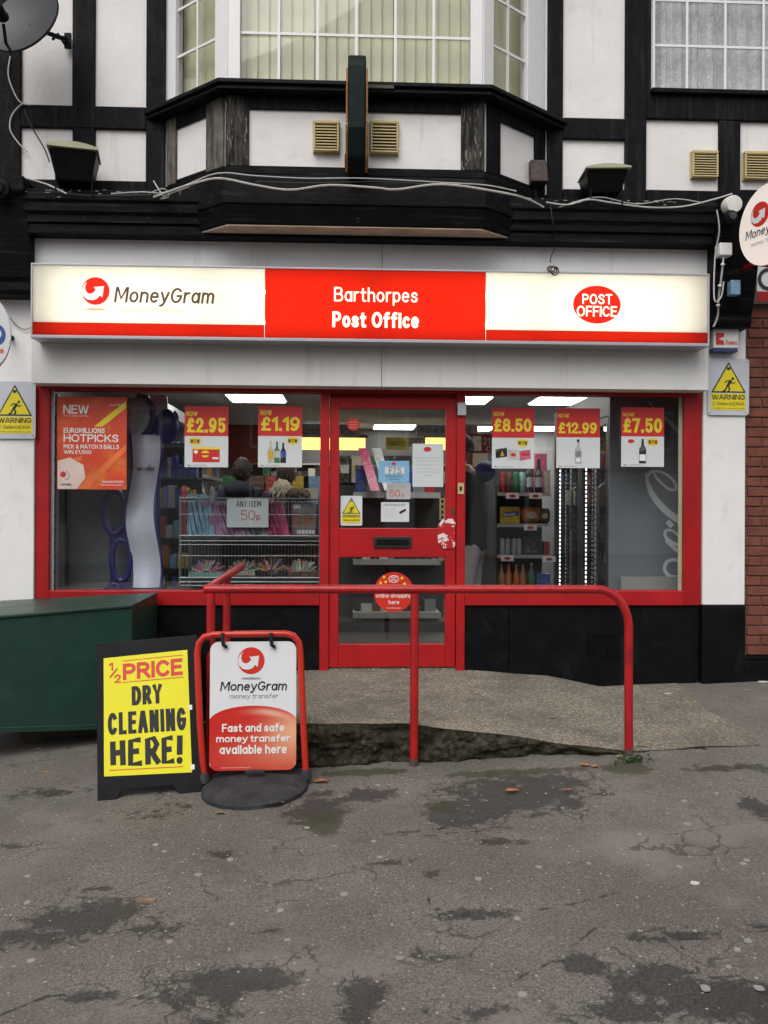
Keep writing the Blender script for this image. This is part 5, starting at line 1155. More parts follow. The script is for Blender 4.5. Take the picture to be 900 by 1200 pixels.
MB().tube(fl+arcL+[sp(292, 743, lean)]+arcR+[sp(353, 790, lean*.7), sp(355.5, 850, .015), sp(358.5, 908)], .0175, 12).build('tube_frame', 'frame_red', sw)
for q_ in ((239, 912), (358.5, 908)): p_ = sp(*q_); MB().lathe((p_.x, p_.y, p_.z-.02), [(.03, 0), (.03, .03), (.022, .05)], 12).build('foot_socket', 'rubber', sw)
PB = [sp(245, 903.5, .0), sp(347, 902, .0), sp(345.5, 751, lean), sp(241, 753, lean)]
fp = F(PB[0], PB[1]-PB[0], PB[3]-PB[0]); PW = (PB[1]-PB[0]).length; PH = ((PB[3]-PB[0]).length+(PB[2]-PB[1]).length)/2
MB().poly(fp, rrect(0, 0, PW, PH, .045, 7), -.006, 0).build('sign_panel', 'panel_white', sw, bevel=.001)
nu_, nv_ = 40, 36; vs = []; cl_ = []
for j in range(nv_+1):
    for i in range(nu_+1):
        u, v = i/nu_, j/nv_; x = PW*u; rc = .045
        yb_ = rc-math.sqrt(max(0, rc*rc-(rc-min(x, PW-x))**2)) if min(x, PW-x) < rc else 0
        yt2 = PH*(.375+.125*math.sqrt(max(0, 1-(2*u-1)**2*.97))); y = yb_+(yt2-yb_)*v; vs.append(fp.pt(x, y, .001))
        g1 = math.exp(-(((u-.97)/.30)**2+((y/PH-.30)/.13)**2)); dy = (yt2-y)/PH
        g2 = math.exp(-((dy-.045)/.022)**2)*math.exp(-((u-.72)/.22)**2); g3 = math.exp(-(((u-.9)/.6)**2+((y/PH-.12)/.12)**2))*.35
        k = min(1, g1*.95+g3); r_, g__, b_ = .56+(.80-.56)*k, .022+(.42-.022)*k, .016+(.24-.016)*k
        k = g2*.75; cl_ += [r_+(.82-r_)*k, g__+(.55-g__)*k, b_+(.42-b_)*k, 1]
ro_ = MB().add(vs, [(j*(nu_+1)+i, j*(nu_+1)+i+1, (j+1)*(nu_+1)+i+1, (j+1)*(nu_+1)+i) for j in range(nv_) for i in range(nu_)], True).build('red_field', 'panel_print', sw)
at_ = ro_.data.color_attributes.new('print', 'FLOAT_COLOR', 'POINT'); at_.data.foreach_set('color', cl_)
logo(fp, PW*.475, PH*.852, PW*.155, .002, sw, red='panel_red', white='panel_white', shadow='ink_grey')
g = lambda u0, v0, u1, v1: (PW*u0, PH*v0, PW*u1, PH*v1)
tx('MoneyGram', fp, *g(.115, .60, .90, .69), .002, 'ink_black', sw, bold=.020, shear=.14); tx('money transfer', fp, *g(.225, .548, .795, .595), .002, 'ink_grey', sw, shear=.14, bold=.006)
for s_, b in (('Fast and safe', (.145, .298, .865, .362)), ('money transfer', (.08, .207, .935, .275)), ('available here', (.12, .128, .895, .198))): tx(s_, fp, *g(*b), .0032, 'ink_white', sw, bold=.034)
tx('MoneyGram Payment Systems available at participating branches', fp, *g(.14, .018, .48, .027), .003, 'ink_white', sw)
for px in (261.5, 318):
    a, b = sp(px, 741, lean), sp(px+1, 758, lean)
    MB().tube([a+V((0, -.02, .0)), a+V((0, -.024, -.03)), b+V((0, -.02, .012)), b+V((.015, -.012, .0))], .010, 8).build('hook', 'ink_black', sw)

# ------------------------------------------------------------------ litter
def leaf(px, py, s, rot, mt, label, curl=.35):
    g_ = Pg(px, py); z0 = max(g_.z, ramp_z(g_.x, g_.y) if g_.y > YR and g_.x > -1.05 else -9); m = MB(); n = 7; vs = []
    for i in range(n+1):
        t = i/n; w = s*.30*math.sin(math.pi*min(1, t*1.02))**.7; l = s*(t-.5)
        for j, e_ in enumerate((-1, 0, 1)):
            a = l*math.cos(rot)-e_*w*math.sin(rot); b = l*math.sin(rot)+e_*w*math.cos(rot)
            vs.append((g_.x+a, g_.y+b, z0+.006+abs(e_)*curl*w*.7+curl*s*.25*(t-.4)**2+random.uniform(0, .003)))
    m.add(vs, [(3*i+j, 3*i+3+j, 3*i+4+j, 3*i+1+j) for i in range(n) for j in range(2)], True)
    m.build('fallen_leaf', mt, None, tag=(label, 'leaf', 'fallen leaves on the ground'), loc=(g_.x, g_.y, z0))
leaf(600, 928, .075, .2, 'leaf_orange', 'orange leaf lying on the dark stain before the handrail')
leaf(686, 898, .065, -.3, 'leaf_orange', 'orange leaf nearest the right foot of the handrail')
leaf(697, 899.5, .05, .6, 'leaf_orange', 'small orange leaf touching another near the rail foot')
leaf(664, 927, .04, .1, 'leaf_orange', 'tiny orange leaf right of the larger stain leaf')
leaf(726, 888, .06, .9, 'leaf_brown', 'brown leaf tucked against the right rail post')
leaf(754, 876, .05, -.2, 'leaf_brown', 'brown leaf on the concrete right of the rail post')
leaf(648, 857, .045, .3, 'leaf_brown', 'brown leaf on the ramp behind the handrail')
leaf(320, 945, .11, .3, 'leaf_brown', 'large curled brown leaf at the black rubber base', .8)
leaf(376, 917, .08, .05, 'leaf_orange', 'thin orange brown leaf right of the swing sign base')
leaf(258, 954, .05, .1, 'leaf_brown', 'dark brown leaf left of the rubber base front')
def chip(px, py, w, h, mt, label, name='litter', cat='litter', rot=0.):
    g_ = Pg(px, py); z0 = max(g_.z, ramp_z(g_.x, g_.y) if YR < g_.y < 0 and -1.05 < g_.x < 2.3 else -9); n = 9; q_ = []
    for i in range(n):
        a = 2*math.pi*i/n; r_ = random.uniform(.7, 1.05); x, y = w/2*r_*math.cos(a), h/2*r_*math.sin(a); q_.append((x*math.cos(rot)-y*math.sin(rot), x*math.sin(rot)+y*math.cos(rot)))
    MB().poly(F((g_.x, g_.y, z0), (1, 0, 0), (0, 1, 0)), q_, -.001, .0035).build(name, mt, None, tag=(label, cat, 'litter scraps on the ground'), loc=(g_.x, g_.y, z0))
chip(55, 904.5, .05, .03, 'leaf_orange', 'pale orange scrap on the pavement before the green box')
g_ = Pg(171, 1057); MB().box(g_.x-.035, g_.x+.035, g_.y-.008, g_.y+.01, g_.z, g_.z+.010).build('wood_chip', 'leaf_brown', None, tag=('flat brown wood chip on the foreground pavement', 'wood chip', 'litter scraps on the ground'), loc=g_)
chip(784, 813, .09, .035, 'litter', 'white paper scrap on the ramp below the black riser')
chip(894, 799, .10, .05, 'litter', 'white paper scrap at the right edge by the brick wall')
chip(815, 1035, .04, .030, 'litter', 'pinkish paper scrap on the right foreground pavement')
for i, (px, py, s_) in enumerate([(183, 990, 8), (193, 998, 6), (270, 1007, 9), (328, 1067, 9), (272, 1083, 6), (36, 1126, 9), (32, 1058, 7), (806, 966, 8), (561, 1030, 8), (606, 1077, 8), (796, 1016, 7), (875, 1008, 7), (877, 1103, 9), (864, 1113, 8), (854, 1133, 7), (690, 1012, 6), (632, 1016, 7), (360, 970, 7), (814, 1091, 5), (640, 930, 4), (659, 947, 5), (476, 929, 5), (890, 1158, 10), (750, 978, 6), (438, 986, 6), (826, 1158, 12), (45, 877, 6), (840, 930, 5)]):
    g_ = Pg(px, py); k_ = s_*(g_-CO).length/FPX
    n = 9; q_ = [(k_/2*random.uniform(.6, 1.1)*math.cos(2*math.pi*t/n), k_*.62*random.uniform(.6, 1.1)*math.sin(2*math.pi*t/n)) for t in range(n)]
    MB().poly(F((g_.x, g_.y, g_.z), (1, 0, 0), (0, 1, 0)), q_, -.001, .0022).build('gum_spot', 'gum', pav)
# weed tuft
g_ = Pg(741, 893); m = MB()
for i in range(34):
    a, l = random.uniform(0, 6.28), random.uniform(.012, .04); bx_, by_ = g_.x+random.gauss(0, .035), g_.y+random.gauss(0, .02); w = .004
    tip = V((bx_+math.cos(a)*l*.7, by_+math.sin(a)*l*.7, gz(bx_, by_)+l*.9)); m.add([(bx_-w, by_, gz(bx_, by_)), (bx_+w, by_, gz(bx_, by_)), tip], [(0, 1, 2)])
    m.ell(tip, .009, .009, .006, 5, 3)
m.build('weed_tuft', 'weed', None, tag=('green weeds growing at the right foot of the handrail', 'weeds', None, 'stuff'), loc=g_)
ORD = ['first', 'second', 'third', 'fourth', 'fifth', 'sixth', 'seventh', 'eighth', 'ninth', 'tenth']
# ================================================================== inside the shop
def lamp(px, py, w, d, mt, label, z=CEIL-.004):
    p = Pz(px, py, z); o = thing('ceiling_light', label, 'ceiling light', (p.x, p.y, z-.03), 'square ceiling lights in the shop')
    MB().box(p.x-w/2-.02, p.x+w/2+.02, p.y-d/2-.02, p.y+d/2+.02, z-.022, z).build('light_frame', 'upvc', o); MB().box(p.x-w/2, p.x+w/2, p.y-d/2, p.y+d/2, z-.030, z-.0225).build('diffuser', mt, o)
lamp(301, 464.5, .56, .56, 'tube_light', 'square ceiling light seen between the two left price posters')
lamp(541, 466.5, .56, .56, 'tube_light', 'square ceiling light seen behind the top of the door frame')
lamp(657, 467.5, .56, .56, 'tube_light', 'square ceiling light above the £12.99 poster')
lamp(372, 498, .5, .6, 'tube_light', 'far ceiling light beside the £1.19 poster'); lamp(462, 498.5, .55, .6, 'tube_light', 'far ceiling light seen through the door glass')
lamp(560, 500.5, .4, .6, 'tube_light', 'far ceiling light left of the £8.50 poster'); lamp(637, 500.5, .4, .6, 'tube_light', 'far ceiling light between the £8.50 and £12.99 posters')
for x_, l_ in ((-1.35, 'added unseen front ceiling light over the wire bin'), (.35, 'added unseen front ceiling light just inside the door'), (1.45, 'added unseen front ceiling light beside the drinks cooler')):  # extra row of lamps added out of view to brighten the shop interior
    o = thing('ceiling_light', l_, 'ceiling light', (x_, 1.15, CEIL-.034), 'square ceiling lights in the shop'); MB().box(x_-.3, x_+.3, .85, 1.45, CEIL-.026, CEIL-.004).build('light_frame', 'upvc', o); MB().box(x_-.28, x_+.28, .87, 1.43, CEIL-.034, CEIL-.0265).build('diffuser', 'tube_light', o)
# window ledges
lg = thing('window_ledge', 'pale ledge inside the left shop window behind the red sill', 'ledge', (-1.2, .3, FLOOR)); MB().box(xa0, xa1-.02, .08, .75, FLOOR+.25, zi0-.03).build('ledge_board', 'shelf_metal', lg, bevel=.004); MB().box(xa0+.02, xa1-.04, .10, .70, FLOOR, FLOOR+.249).build('ledge_plinth', 'shelf_dark', lg)
# perforated strip inside the left edge
p0 = R(58.5, 461, 68, 692, .06); o = thing('shelf_upright', 'slotted silver upright strip inside the left window edge', 'upright', (p0[0], .06, p0[1])); MB().rbox(p0, .060, .085).build('strip', 'alu', o)
for i in range(14):
    z = p0[3]-.08-(p0[3]-p0[1]-.12)*i/13; MB().box(p0[0]+.022, p0[0]+.042, .0585, .0598, z-.010, z+.010).build('slot', 'ink_black', o)
# grey board behind the poster
p0 = R(67, 466, 156, 700, .50); o = thing('display_board', 'plain grey display board behind the orange lottery poster', 'board', ((p0[0]+p0[2])/2, .5, zi0)); MB().rbox(p0, .50, .53).build('board', 'stand_grey', o, bevel=.004); p1 = R(68, 466, 76, 700, .49); MB().rbox(p1, .485, .499).build('edge_strip', 'alu', o); p1 = R(77, 466, 81, 700, .49); MB().rbox(p1, .488, .499).build('gap_strip', 'shelf_dark', o)
# lottery stand
YL = .30
fl_ = FY(YL); q = lambda a, b, y=YL: (P(a, b, y).x, P(a, b, y).z); kL = px2m(YL)
o = thing('lottery_stand', 'purple lottery play stand with wavy lilac panel and oval holes', 'display stand', (q(165, 690)[0], YL+.1, zi0-.03), None)
def wav(x, amp, n=22, y0=508, y1=698, ph=0.): return [(x+amp*math.sin(2*math.pi*(t)*1.32+ph), y0+(y1-y0)*t) for t in np.linspace(0, 1, n)]
m = MB(); le = wav(151, 4.2, 26, 509, 698, .4); re = wav(185.5, 4.2, 26, 511, 698, .9)
vs = []; N_ = 26
for i in range(N_):
    for j in range(7):
        u = j/6; px = le[i][0]*(1-u)+re[i][0]*u; py = le[i][1]*(1-u)+re[i][1]*u; p = P(px, py, YL); vs.append((p.x, YL-.05*math.sin(math.pi*u)-.03*math.sin(i*.55), p.z))
m.add(vs, [(i*7+j, (i+1)*7+j, (i+1)*7+j+1, i*7+j+1) for i in range(N_-1) for j in range(6)], True); m.build('wavy_panel', 'lilac', o)
for e_ in (le, re): MB().tube([P(a, b, YL-.03*math.sin(i*.55)) for i, (a, b) in enumerate(e_)], .011, 8).build('purple_edge', 'purple', o)
def oval(cx, cy, rx, ry, w, name, y=YL+.03):
    pts = [P(cx+rx*math.cos(a), cy+ry*math.sin(a), y) for a in np.linspace(0, 2*math.pi, 33)]; MB().tube(pts, w, 8, False).build(name, 'purple', o)
oval(134, 600, 12.5, 25, .025, 'oval_ring'); oval(142, 656, 11, 24, .025, 'oval_ring'); oval(134, 706, 10, 22, .016, 'oval_ring')
pc = [P(a, b, YL+.03) for a, b in ((127, 620), (146, 620), (150, 640), (146, 642), (136, 638), (128, 650))]
MB().poly(FY(YL+.045), [q(126, 619), q(152, 615), q(153, 650), q(144, 633), q(134, 634), q(127, 652)], -.01, .012).build('web_panel', 'purple', o); MB().poly(FY(YL+.045), [q(128, 672), q(134, 678), q(150, 680), q(151, 700), q(126, 700)], -.01, .012).build('web_panel', 'purple', o)
MB().tube([P(a, b, YL-.02) for a, b in ((161, 463), (172, 466), (179, 478), (180, 492), (176, 506), (168, 511))], .022, 10).build('hoop', 'purple', o)
p = P(161, 487, YL-.02); MB().ell(p, 15*kL, .03, 22*kL, 18, 10).build('grey_disc', 'p_silver', o)
p = P(195, 500, YL+.03); MB().ell(p, 13.5*kL, .04, 21*kL, 22, 12).build('purple_disc', 'purple', o); p = P(205, 497, YL+.06); MB().ell(p, 5*kL, .02, 16*kL, 14, 10).build('purple_disc', 'purple', o)
p0 = R(172, 463, 196, 484, YL+.06); MB().poly(FY(YL+.06), rrect(*p0, .03), -.02, 0).build('grey_plate', 'shelf_metal', o)
MB().tube([P(184, 510, YL+.05), P(186, 560, YL+.05), P(183, 698, YL+.05)], .016, 8).build('back_post', 'purple', o); MB().box(P(125, 690, YL).x, P(190, 690, YL).x, YL-.08, YL+.18, zi0-.03, zi0-.005).build('foot', 'purple', o)
f = FY(YL-.055); kk = px2m(YL-.055); qq = lambda a, b: (P(a, b, YL-.055).x, P(a, b, YL-.055).z)
MB().poly(f, star(*qq(168, 530), 9*kk, 7*kk, 7), 0).build('logo_burst', 'p_blue', o); MB().ribbon(f, [qq(169, 526), qq(171, 532), qq(167, 536), qq(172, 541), qq(176, 534), qq(174, 528)], .012, .003).build('logo_fingers', 'ink_white', o)
tx('THE', f, *R(168, 544, 177, 547, YL-.055), .003, 'ink_black', o, bold=.02); tx('NATIONAL', f, *R(161, 547.5, 182, 551.8, YL-.055), .003, 'ink_black', o, bold=.03); tx('LOTTERY', f, *R(166, 552.3, 178, 554, YL-.055), .003, 'ink_grey', o)

# wire dump bin
YD = .24
d0 = R(211, 583, 376, 700, YD); DX0, DX1 = d0[0], min(d0[2], xa1-.01)
zq = lambda py: P(290, py, YD).z
o = thing('wire_bin', 'two tier wire display bin of 50p items behind the left window', 'display bin', ((DX0+DX1)/2, YD, zi0-.03)); DD = .42
bars = MB()
for i in range(42):
    x = DX0+.012+(DX1-DX0-.024)*i/41; bars.tube([(x, YD, zq(583)), (x, YD, zq(628))], .0022, 4, False); bars.tube([(x, YD, zq(634)), (x, YD, zq(677))], .0022, 4, False); bars.tube([(x, YD, zq(682)), (x, YD, zi0)], .0022, 4, False)
props(bars.build('upright_wires', 'steel', o), kind='stuff')
for py, rad in ((584, .006), (588, .004), (603, .004), (628, .007), (634, .005), (638.5, .004), (651.5, .004), (677, .007), (682, .006), (686, .004)):
    MB().tube([(DX0, YD-.004, zq(py)), (DX1, YD-.004, zq(py))], rad, 6).build('cross_wire', 'steel', o)
for x in (DX0, DX1):
    for y in (YD, YD+DD): MB().tube([(x, y, zi0-.02), (x, y, zq(581))], .009, 8).build('corner_post', 'steel', o)
for py in (630, 679): MB().box(DX0, DX1, YD+.005, YD+DD, zq(py)-.012, zq(py)).build('tray', 'steel_dark', o)
MB().box(DX0, DX1, YD+DD, YD+DD+.01, zi0-.02, zq(590)).build('back_mesh', 'shelf_dark', o)
def slant(px, mt, label, h0=588, lean=16, wd=5.4, yo=.03, py1=628):
    a = P(px, py1-1, YD+yo); b = P(px-lean*.55, h0, YD+yo+.06); w = wd*px2m(YD)/2
    t = thing('folded_cloth', label, 'cloth', a, 'folded cloths in the wire bin')
    m = MB(); n = 6; vs = []
    for i in range(n+1):
        u = i/n; p = a.lerp(b, u)+V((math.sin(u*3+px)*.008, math.sin(u*9+px)*.01, 0)); ww = w*(1-.25*u)
        vs += [p+V((-ww, 0, 0)), p+V((ww, -.012, 0)), p+V((ww, .10, 0)), p+V((-ww, .11, 0))]
    m.add(vs, [(4*i+k, 4*i+(k+1) % 4, 4*i+4+(k+1) % 4, 4*i+4+k) for i in range(n) for k in range(4)]+[(3, 2, 1, 0), tuple(4*n+k for k in range(4))], True); m.build('cloth_roll', mt, t)
    for s_ in range(3): MB().tube([b+V((random.uniform(-w, w), -.01, 0)), b+V((random.uniform(-w, w), -.03, .015)), b+V((random.uniform(-w, w), -.04, -.015))], .006, 5).build('loop', mt, t)
for i in range(6): slant(224+i*5.2, 'p_pale_blue', ORD[i]+' pale blue folded cloth at the left end of the wire bin', 582, 14)
for i in range(9): slant(252+i*5.0, 'p_lilac_pink', ORD[i]+' pink lilac folded cloth in the middle left of the wire bin', 590, 24)
for i in range(5): slant(293+i*5.0, 'p_grey', ORD[i]+' grey folded cloth in the wire bin behind the 50p card', 596, 22)
for i in range(5): slant(318+i*5.0, 'p_magenta', ORD[i]+' magenta folded cloth right of the 50p card', 588, 22)
r = R(342.5, 590, 370, 627.5, YD+.03); bk_ = thing('activity_pack', 'bright boxed activity pack at the right end of the wire bin', 'box', ((r[0]+r[2])/2, YD+.05, r[1]))
MB().rbox(r, YD+.03, YD+.07).build('pack', 'p_grey', bk_); fk = FY(YD+.029)
for px in (347, 351.5, 358, 364): 
    rr_ = R(px, 600+(px % 3)*2, px+2.6, 617, YD+.029); MB().poly(fk, [(rr_[0], rr_[1]), (rr_[2], rr_[1]), (rr_[2], rr_[3]), (rr_[0], rr_[3])], 0).build('crayon_print', 'p_orange', bk_)
rr_ = R(344, 591.5, 352, 596, YD+.029); MB().poly(fk, [(rr_[0], rr_[1]), (rr_[2], rr_[1]), (rr_[2], rr_[3]), (rr_[0], rr_[3])], 0).build('title_print', 'ink_white', bk_)
rr_ = R(348, 621, 369, 625.5, YD+.029); MB().poly(fk, [(rr_[0], rr_[1]), (rr_[2], rr_[1]), (rr_[2], rr_[3]), (rr_[0], rr_[3])], 0).build('title_print', 'ink_white', bk_)
rr_ = R(342.6, 590, 344, 627, YD+.029); MB().poly(fk, [(rr_[0], rr_[1]), (rr_[2], rr_[1]), (rr_[2], rr_[3]), (rr_[0], rr_[3])], 0).build('spine_print', 'p_magenta', bk_)
def fan(px, py, rx, ry, label, base):
    c = P(px, py+ry*.6, YD+.06); t = thing('craft_fan', label, 'craft pack', c, 'coloured craft fans in the lower tier'); k = px2m(YD)
    ms = {n_: MB() for n_ in ('p_cream', 'p_pink', 'p_mint', 'p_yellow', 'p_brown', 'p_lilac_pink')}; ks = list(ms)
    for i in range(34):
        a = math.pi*(.02+.96*i/33); l = random.uniform(.75, 1.05); w = .006
        tip = c+V((math.cos(a)*rx*k*l, random.uniform(.02, .16), math.sin(a)*ry*1.25*k*l)); st = c+V((math.cos(a)*rx*.22*k, -.01, math.sin(a)*ry*.22*k)); n_ = V((-math.sin(a), 0, math.cos(a)))*w
        ms[random.choice(ks)].add([st-n_, st+n_, tip+n_, tip-n_], [(0, 1, 2, 3)]).add([st-n_+V((0, .004, 0)), tip-n_+V((0, .004, 0)), tip+n_+V((0, .004, 0)), st+n_+V((0, .004, 0))], [(0, 1, 2, 3)])
    for n_, m in ms.items():
        if m.v: m.build('stick_spray', n_, t)
    rr_ = R(px-rx*.95, py+ry*.5, px+rx*.95, py+ry*.95, YD+.04); MB().rbox(rr_, YD+.04, YD+.10).build('pack_base', base, t)
fan(242, 664, 22, 13, 'multicoloured fan of sticks over a turquoise pack, lowest left', 'p_mint'); fan(284, 663, 20, 12, 'multicoloured fan of sticks second from the left', 'p_cream'); fan(318, 662, 20, 14, 'multicoloured fan of sticks with a dark pack base', 'p_dark'); fan(353, 664, 20, 13, 'multicoloured fan of sticks at the right end', 'p_brown')
r = R(266, 584.5, 314.5, 618, YD-.012); o = thing('price_card', 'white handwritten card reading ANY ITEM 50p on the wire bin', 'card', ((r[0]+r[2])/2, YD-.012, r[1])); MB().rbox(r, YD-.014, YD-.0115).build('card', 'paper', o)
t = YD-.016; tp('ANY ITEM', 277, 587, 305.5, 594, t, 'ink_black', o, bold=.0); tp('50', 282, 598, 299, 609.5, t, 'ink_red', o, bold=-.015); tp('p', 300.5, 603.5, 305, 611, t, 'ink_red', o)
p = P(216, 575, YD+.05); o = thing('red_bottle', 'red capped bottle standing at the left end of the wire bin', 'bottle', (p.x, YD+.05, zq(628))); MB().lathe((p.x, YD+.05, zq(628)), [(.02, 0), (.02, .3), (.014, .33)], 12).build('bottle_body', 'p_red', o); MB().lathe((p.x, YD+.05, zq(628)+.331), [(.024, 0), (.024, .04), (.01, .055)], 12).build('bottle_cap', 'p_red', o)

# shelving ---------------------------------------------------------------
def label_row(row, place):
    names = [n_ for _, n_ in row]; seen = {}
    for i, (o_, n_) in enumerate(row):
        l_ = names[i-1] if i else 'the end'; r__ = names[i+1] if i+1 < len(row) else 'the end'
        t_ = '%s between %s and %s on %s' % (n_, l_, r__, place); k_ = seen.get(t_, 0); seen[t_] = k_+1
        o_['label'] = t_+('', ', further along', ', third along', ', fourth along', ', fifth along', ', sixth along')[min(k_, 5)]
def packet(loc, w, d, h, mt, label, group, cat='packet', name='packet'):
    x, y, z = loc; o = MB().box(x-w/2, x+w/2, y-d/2, y+d/2, z+.001, z+h).build(name, mt, None, tag=(label, cat, group), loc=loc); return o
BOT = {}
def bottle(loc, h, rad, mt, cap, label, group, cat='bottle', lb=None):
    key = (h, rad, mt, cap, lb)
    if key not in BOT:
        o = thing('bottle', label, cat, loc, group); MB().lathe((0, 0, 0), [(rad*.9, 0), (rad, .01), (rad, h*.58), (rad*.42, h*.78), (rad*.34, h*.93)], 12).build('bottle_body', mt, o, local=True)
        MB().lathe((0, 0, h*.931), [(rad*.40, 0), (rad*.40, h*.07)], 10).build('bottle_cap', cap, o, local=True)
        if lb: MB().lathe((0, 0, h*.16), [(rad*1.03, 0), (rad*1.03, h*.30)], 12).build('bottle_label', lb, o, local=True)
        BOT[key] = o; return o
    o = clone(BOT[key]); o.location = V(loc); o['label'] = label; return o
def can(loc, h, rad, mt, label, group):
    key = ('can', h, rad, mt)
    if key not in BOT:
        o = thing('drink_can', label, 'can', loc, group); MB().lathe((0, 0, 0), [(rad*.8, 0), (rad, .012), (rad, h-.015), (rad*.82, h-.004)], 14).build('can_body', mt, o, local=True); MB().lathe((0, 0, h-.0035), [(rad*.8, 0), (rad*.78, .003)], 12).build('can_lid', 'alu', o, local=True)
        BOT[key] = o; return o
    o = clone(BOT[key]); o.location = V(loc); o['label'] = label; return o
# left wall gondola
o = thing('wall_shelving', 'long grey shelving of groceries along the left wall of the shop', 'shelving', (-1.9, 2.7, FLOOR))
SX0, SX1, SY0, SY1 = -2.25, -1.62, .95, 5.0
MB().box(SX0-.03, SX0, SY0, SY1, FLOOR, 2.25).build('back_panel', 'shelf_dark', o); MB().box(SX0, SX1, SY0, SY1, FLOOR, FLOOR+.14).build('base_plinth', 'shelf_dark', o)
zsL = [FLOOR+.15, .78, 1.14, 1.50, 1.83]
for z in zsL: MB().box(SX0, SX1, SY0, SY1, z-.025, z).build('shelf', 'shelf_metal', o); MB().box(SX1, SX1+.01, SY0, SY1, z-.035, z+.006).build('price_strip', 'shelf_metal', o)
MB().box(SX0, SX1+.05, SY0, SY1, 2.26, 2.36).build('top_canopy', 'shelf_metal', o)
for y in (SY0+1.33, SY0+2.7): MB().box(SX0, SX1-.02, y-.012, y+.012, FLOOR, 2.25).build('upright', 'steel', o)
kinds = ['p_red', 'p_blue', 'p_yellow', 'p_green', 'p_orange', 'p_purple', 'p_white', 'p_brown', 'p_pale_blue', 'p_silver']
nm = lambda k: k[2:].replace('_', ' ')
for si, z in enumerate(zsL):
    row = []
    y = SY0+.06
    while y < SY1-.1:
        if any(abs(y-(SY0+u)) < .09 for u in (1.33, 2.7)): y += .12
        w = random.uniform(.08, .17); h = random.uniform(.15, .28); mt = random.choice(kinds)
        if si in (0, 3) and random.random() < .6: mb_, mc_, hb_ = random.choice(('p_dark', 'p_green', 'p_white', 'p_brown')), random.choice(('p_white', 'p_red', 'p_yellow')), random.choice((.26, .22)); row.append((bottle((SX1-.06, y+.05, z), hb_, .038, mb_, mc_, '-', 'bottles on the left wall shelving'), nm(mb_)+(' tall' if hb_ > .24 else ' short')+' bottle')); w = .09
        else: row.append((packet((SX1-.11, y+w/2, z), .18, w-.008, h, mt, '-', 'grocery packets on the left wall shelving'), nm(mt)+' packet'))
        y += w+.012
    label_row(row, ('lowest', 'second', 'third', 'fourth', 'top')[si]+' left wall shelf')
# red wall panel, back board
r = R(258, 488, 312, 534, 5.6); MB().rbox((r[0]-.05, r[1]-.1, r[2], r[3]), 5.6, 5.65).build('wall_panel', 'red_wall', None, tag=('dark red wall panel at the back left of the shop', 'panel', None), loc=(-1., 5.6, r[1]-.6))
# side stack at the left behind the stand: blue boxes
o = thing('display_rack', 'dark rack of small goods right of the lottery stand', 'rack', (-1.42, .95, FLOOR)); MB().box(-1.60, -1.24, .96, .98, FLOOR, 2.0).build('rack_back', 'shelf_dark', o)
for z in (.42, .70, .95, 1.2, 1.45, 1.7): MB().box(-1.60, -1.24, .72, .959, z-.012, z).build('rack_shelf', 'steel_dark', o)
for z in (.42, .70, .95, 1.2, 1.45, 1.7):
    x = -1.58; row = []
    while x < -1.30:
        w = random.uniform(.03, .07); mt = random.choice(['p_blue', 'p_blue', 'p_yellow', 'p_white', 'p_white', 'p_yellow', 'p_orange', 'p_red', 'p_pale_blue']); row.append((packet((x+w/2, .80, z), w-.006, .12, random.uniform(.10, .19), mt, '-', 'small packets on the dark rack'), nm(mt)+' packet')); x += w
    label_row(row, {.42: 'lowest', .70: 'second', .95: 'third', 1.2: 'fourth', 1.45: 'fifth', 1.7: 'top'}[z]+' dark rack shelf')
# gondola behind the door
o = thing('gondola_shelving', 'shelving with pale lips and dark goods seen through the door', 'shelving', (.35, 2.2, FLOOR)); GY = 2.0
g0 = R(414, 480, 521, 700, GY); GX0, GX1 = g0[0]-.3, g0[2]+.02
MB().box(GX0, GX1, GY+.42, GY+.45, FLOOR, 1.64).build('back_panel', 'shelf_dark', o)
zg = [P(465, py, GY).z for py in (578, 657, 719)]
for z, d in zip(zg, (.30, .34, .40)): MB().box(P(414, 600, GY).x, GX1-.05, GY+.40-d, GY+.42, z-.02, z).build('shelf', 'shelf_metal', o); MB().box(P(414, 600, GY).x, GX1-.05, GY+.39-d, GY+.3995-d, z-.045, z+.012).build('price_strip', 'shelf_metal', o)
r = R(515, 584, 521.5, 609, GY); MB().rbox((r[0], r[1], r[2], r[3]), GY-.02, GY+.02).build('end_bracket', 'vent_cream', o)
for i in range(4): z = r[1]+(r[3]-r[1])*(i+.5)/4; MB().box((r[0]+r[2])/2-.012, (r[0]+r[2])/2+.012, GY-.022, GY-.0205, z-.02, z+.012).build('bracket_slot', 'ink_black', o)
MB().box(GX0, GX1, GY, GY+.42, FLOOR, FLOOR+.1).build('base_plinth', 'shelf_dark', o)
for k, z in enumerate(zg):
    x = P(416, 600, GY).x; row = []
    while x < GX1-.12:
        w = random.uniform(.05, .13); mt = random.choice(['p_dark', 'p_purple', 'p_blue', 'p_red', 'p_grey', 'p_pale_blue'] if k == 0 else ['p_dark', 'p_dark', 'p_grey', 'p_brown', 'p_white']); h = random.uniform(.22, .36) if k == 0 else random.uniform(.06, .2)
        row.append((packet((x+w/2, GY+.25, z), w-.008, .10, h, mt, '-', 'items on the shelving behind the door'), nm(mt)+' pack')); x += w
    label_row(row, ('upper', 'middle', 'lower')[k]+' shelf behind the door')
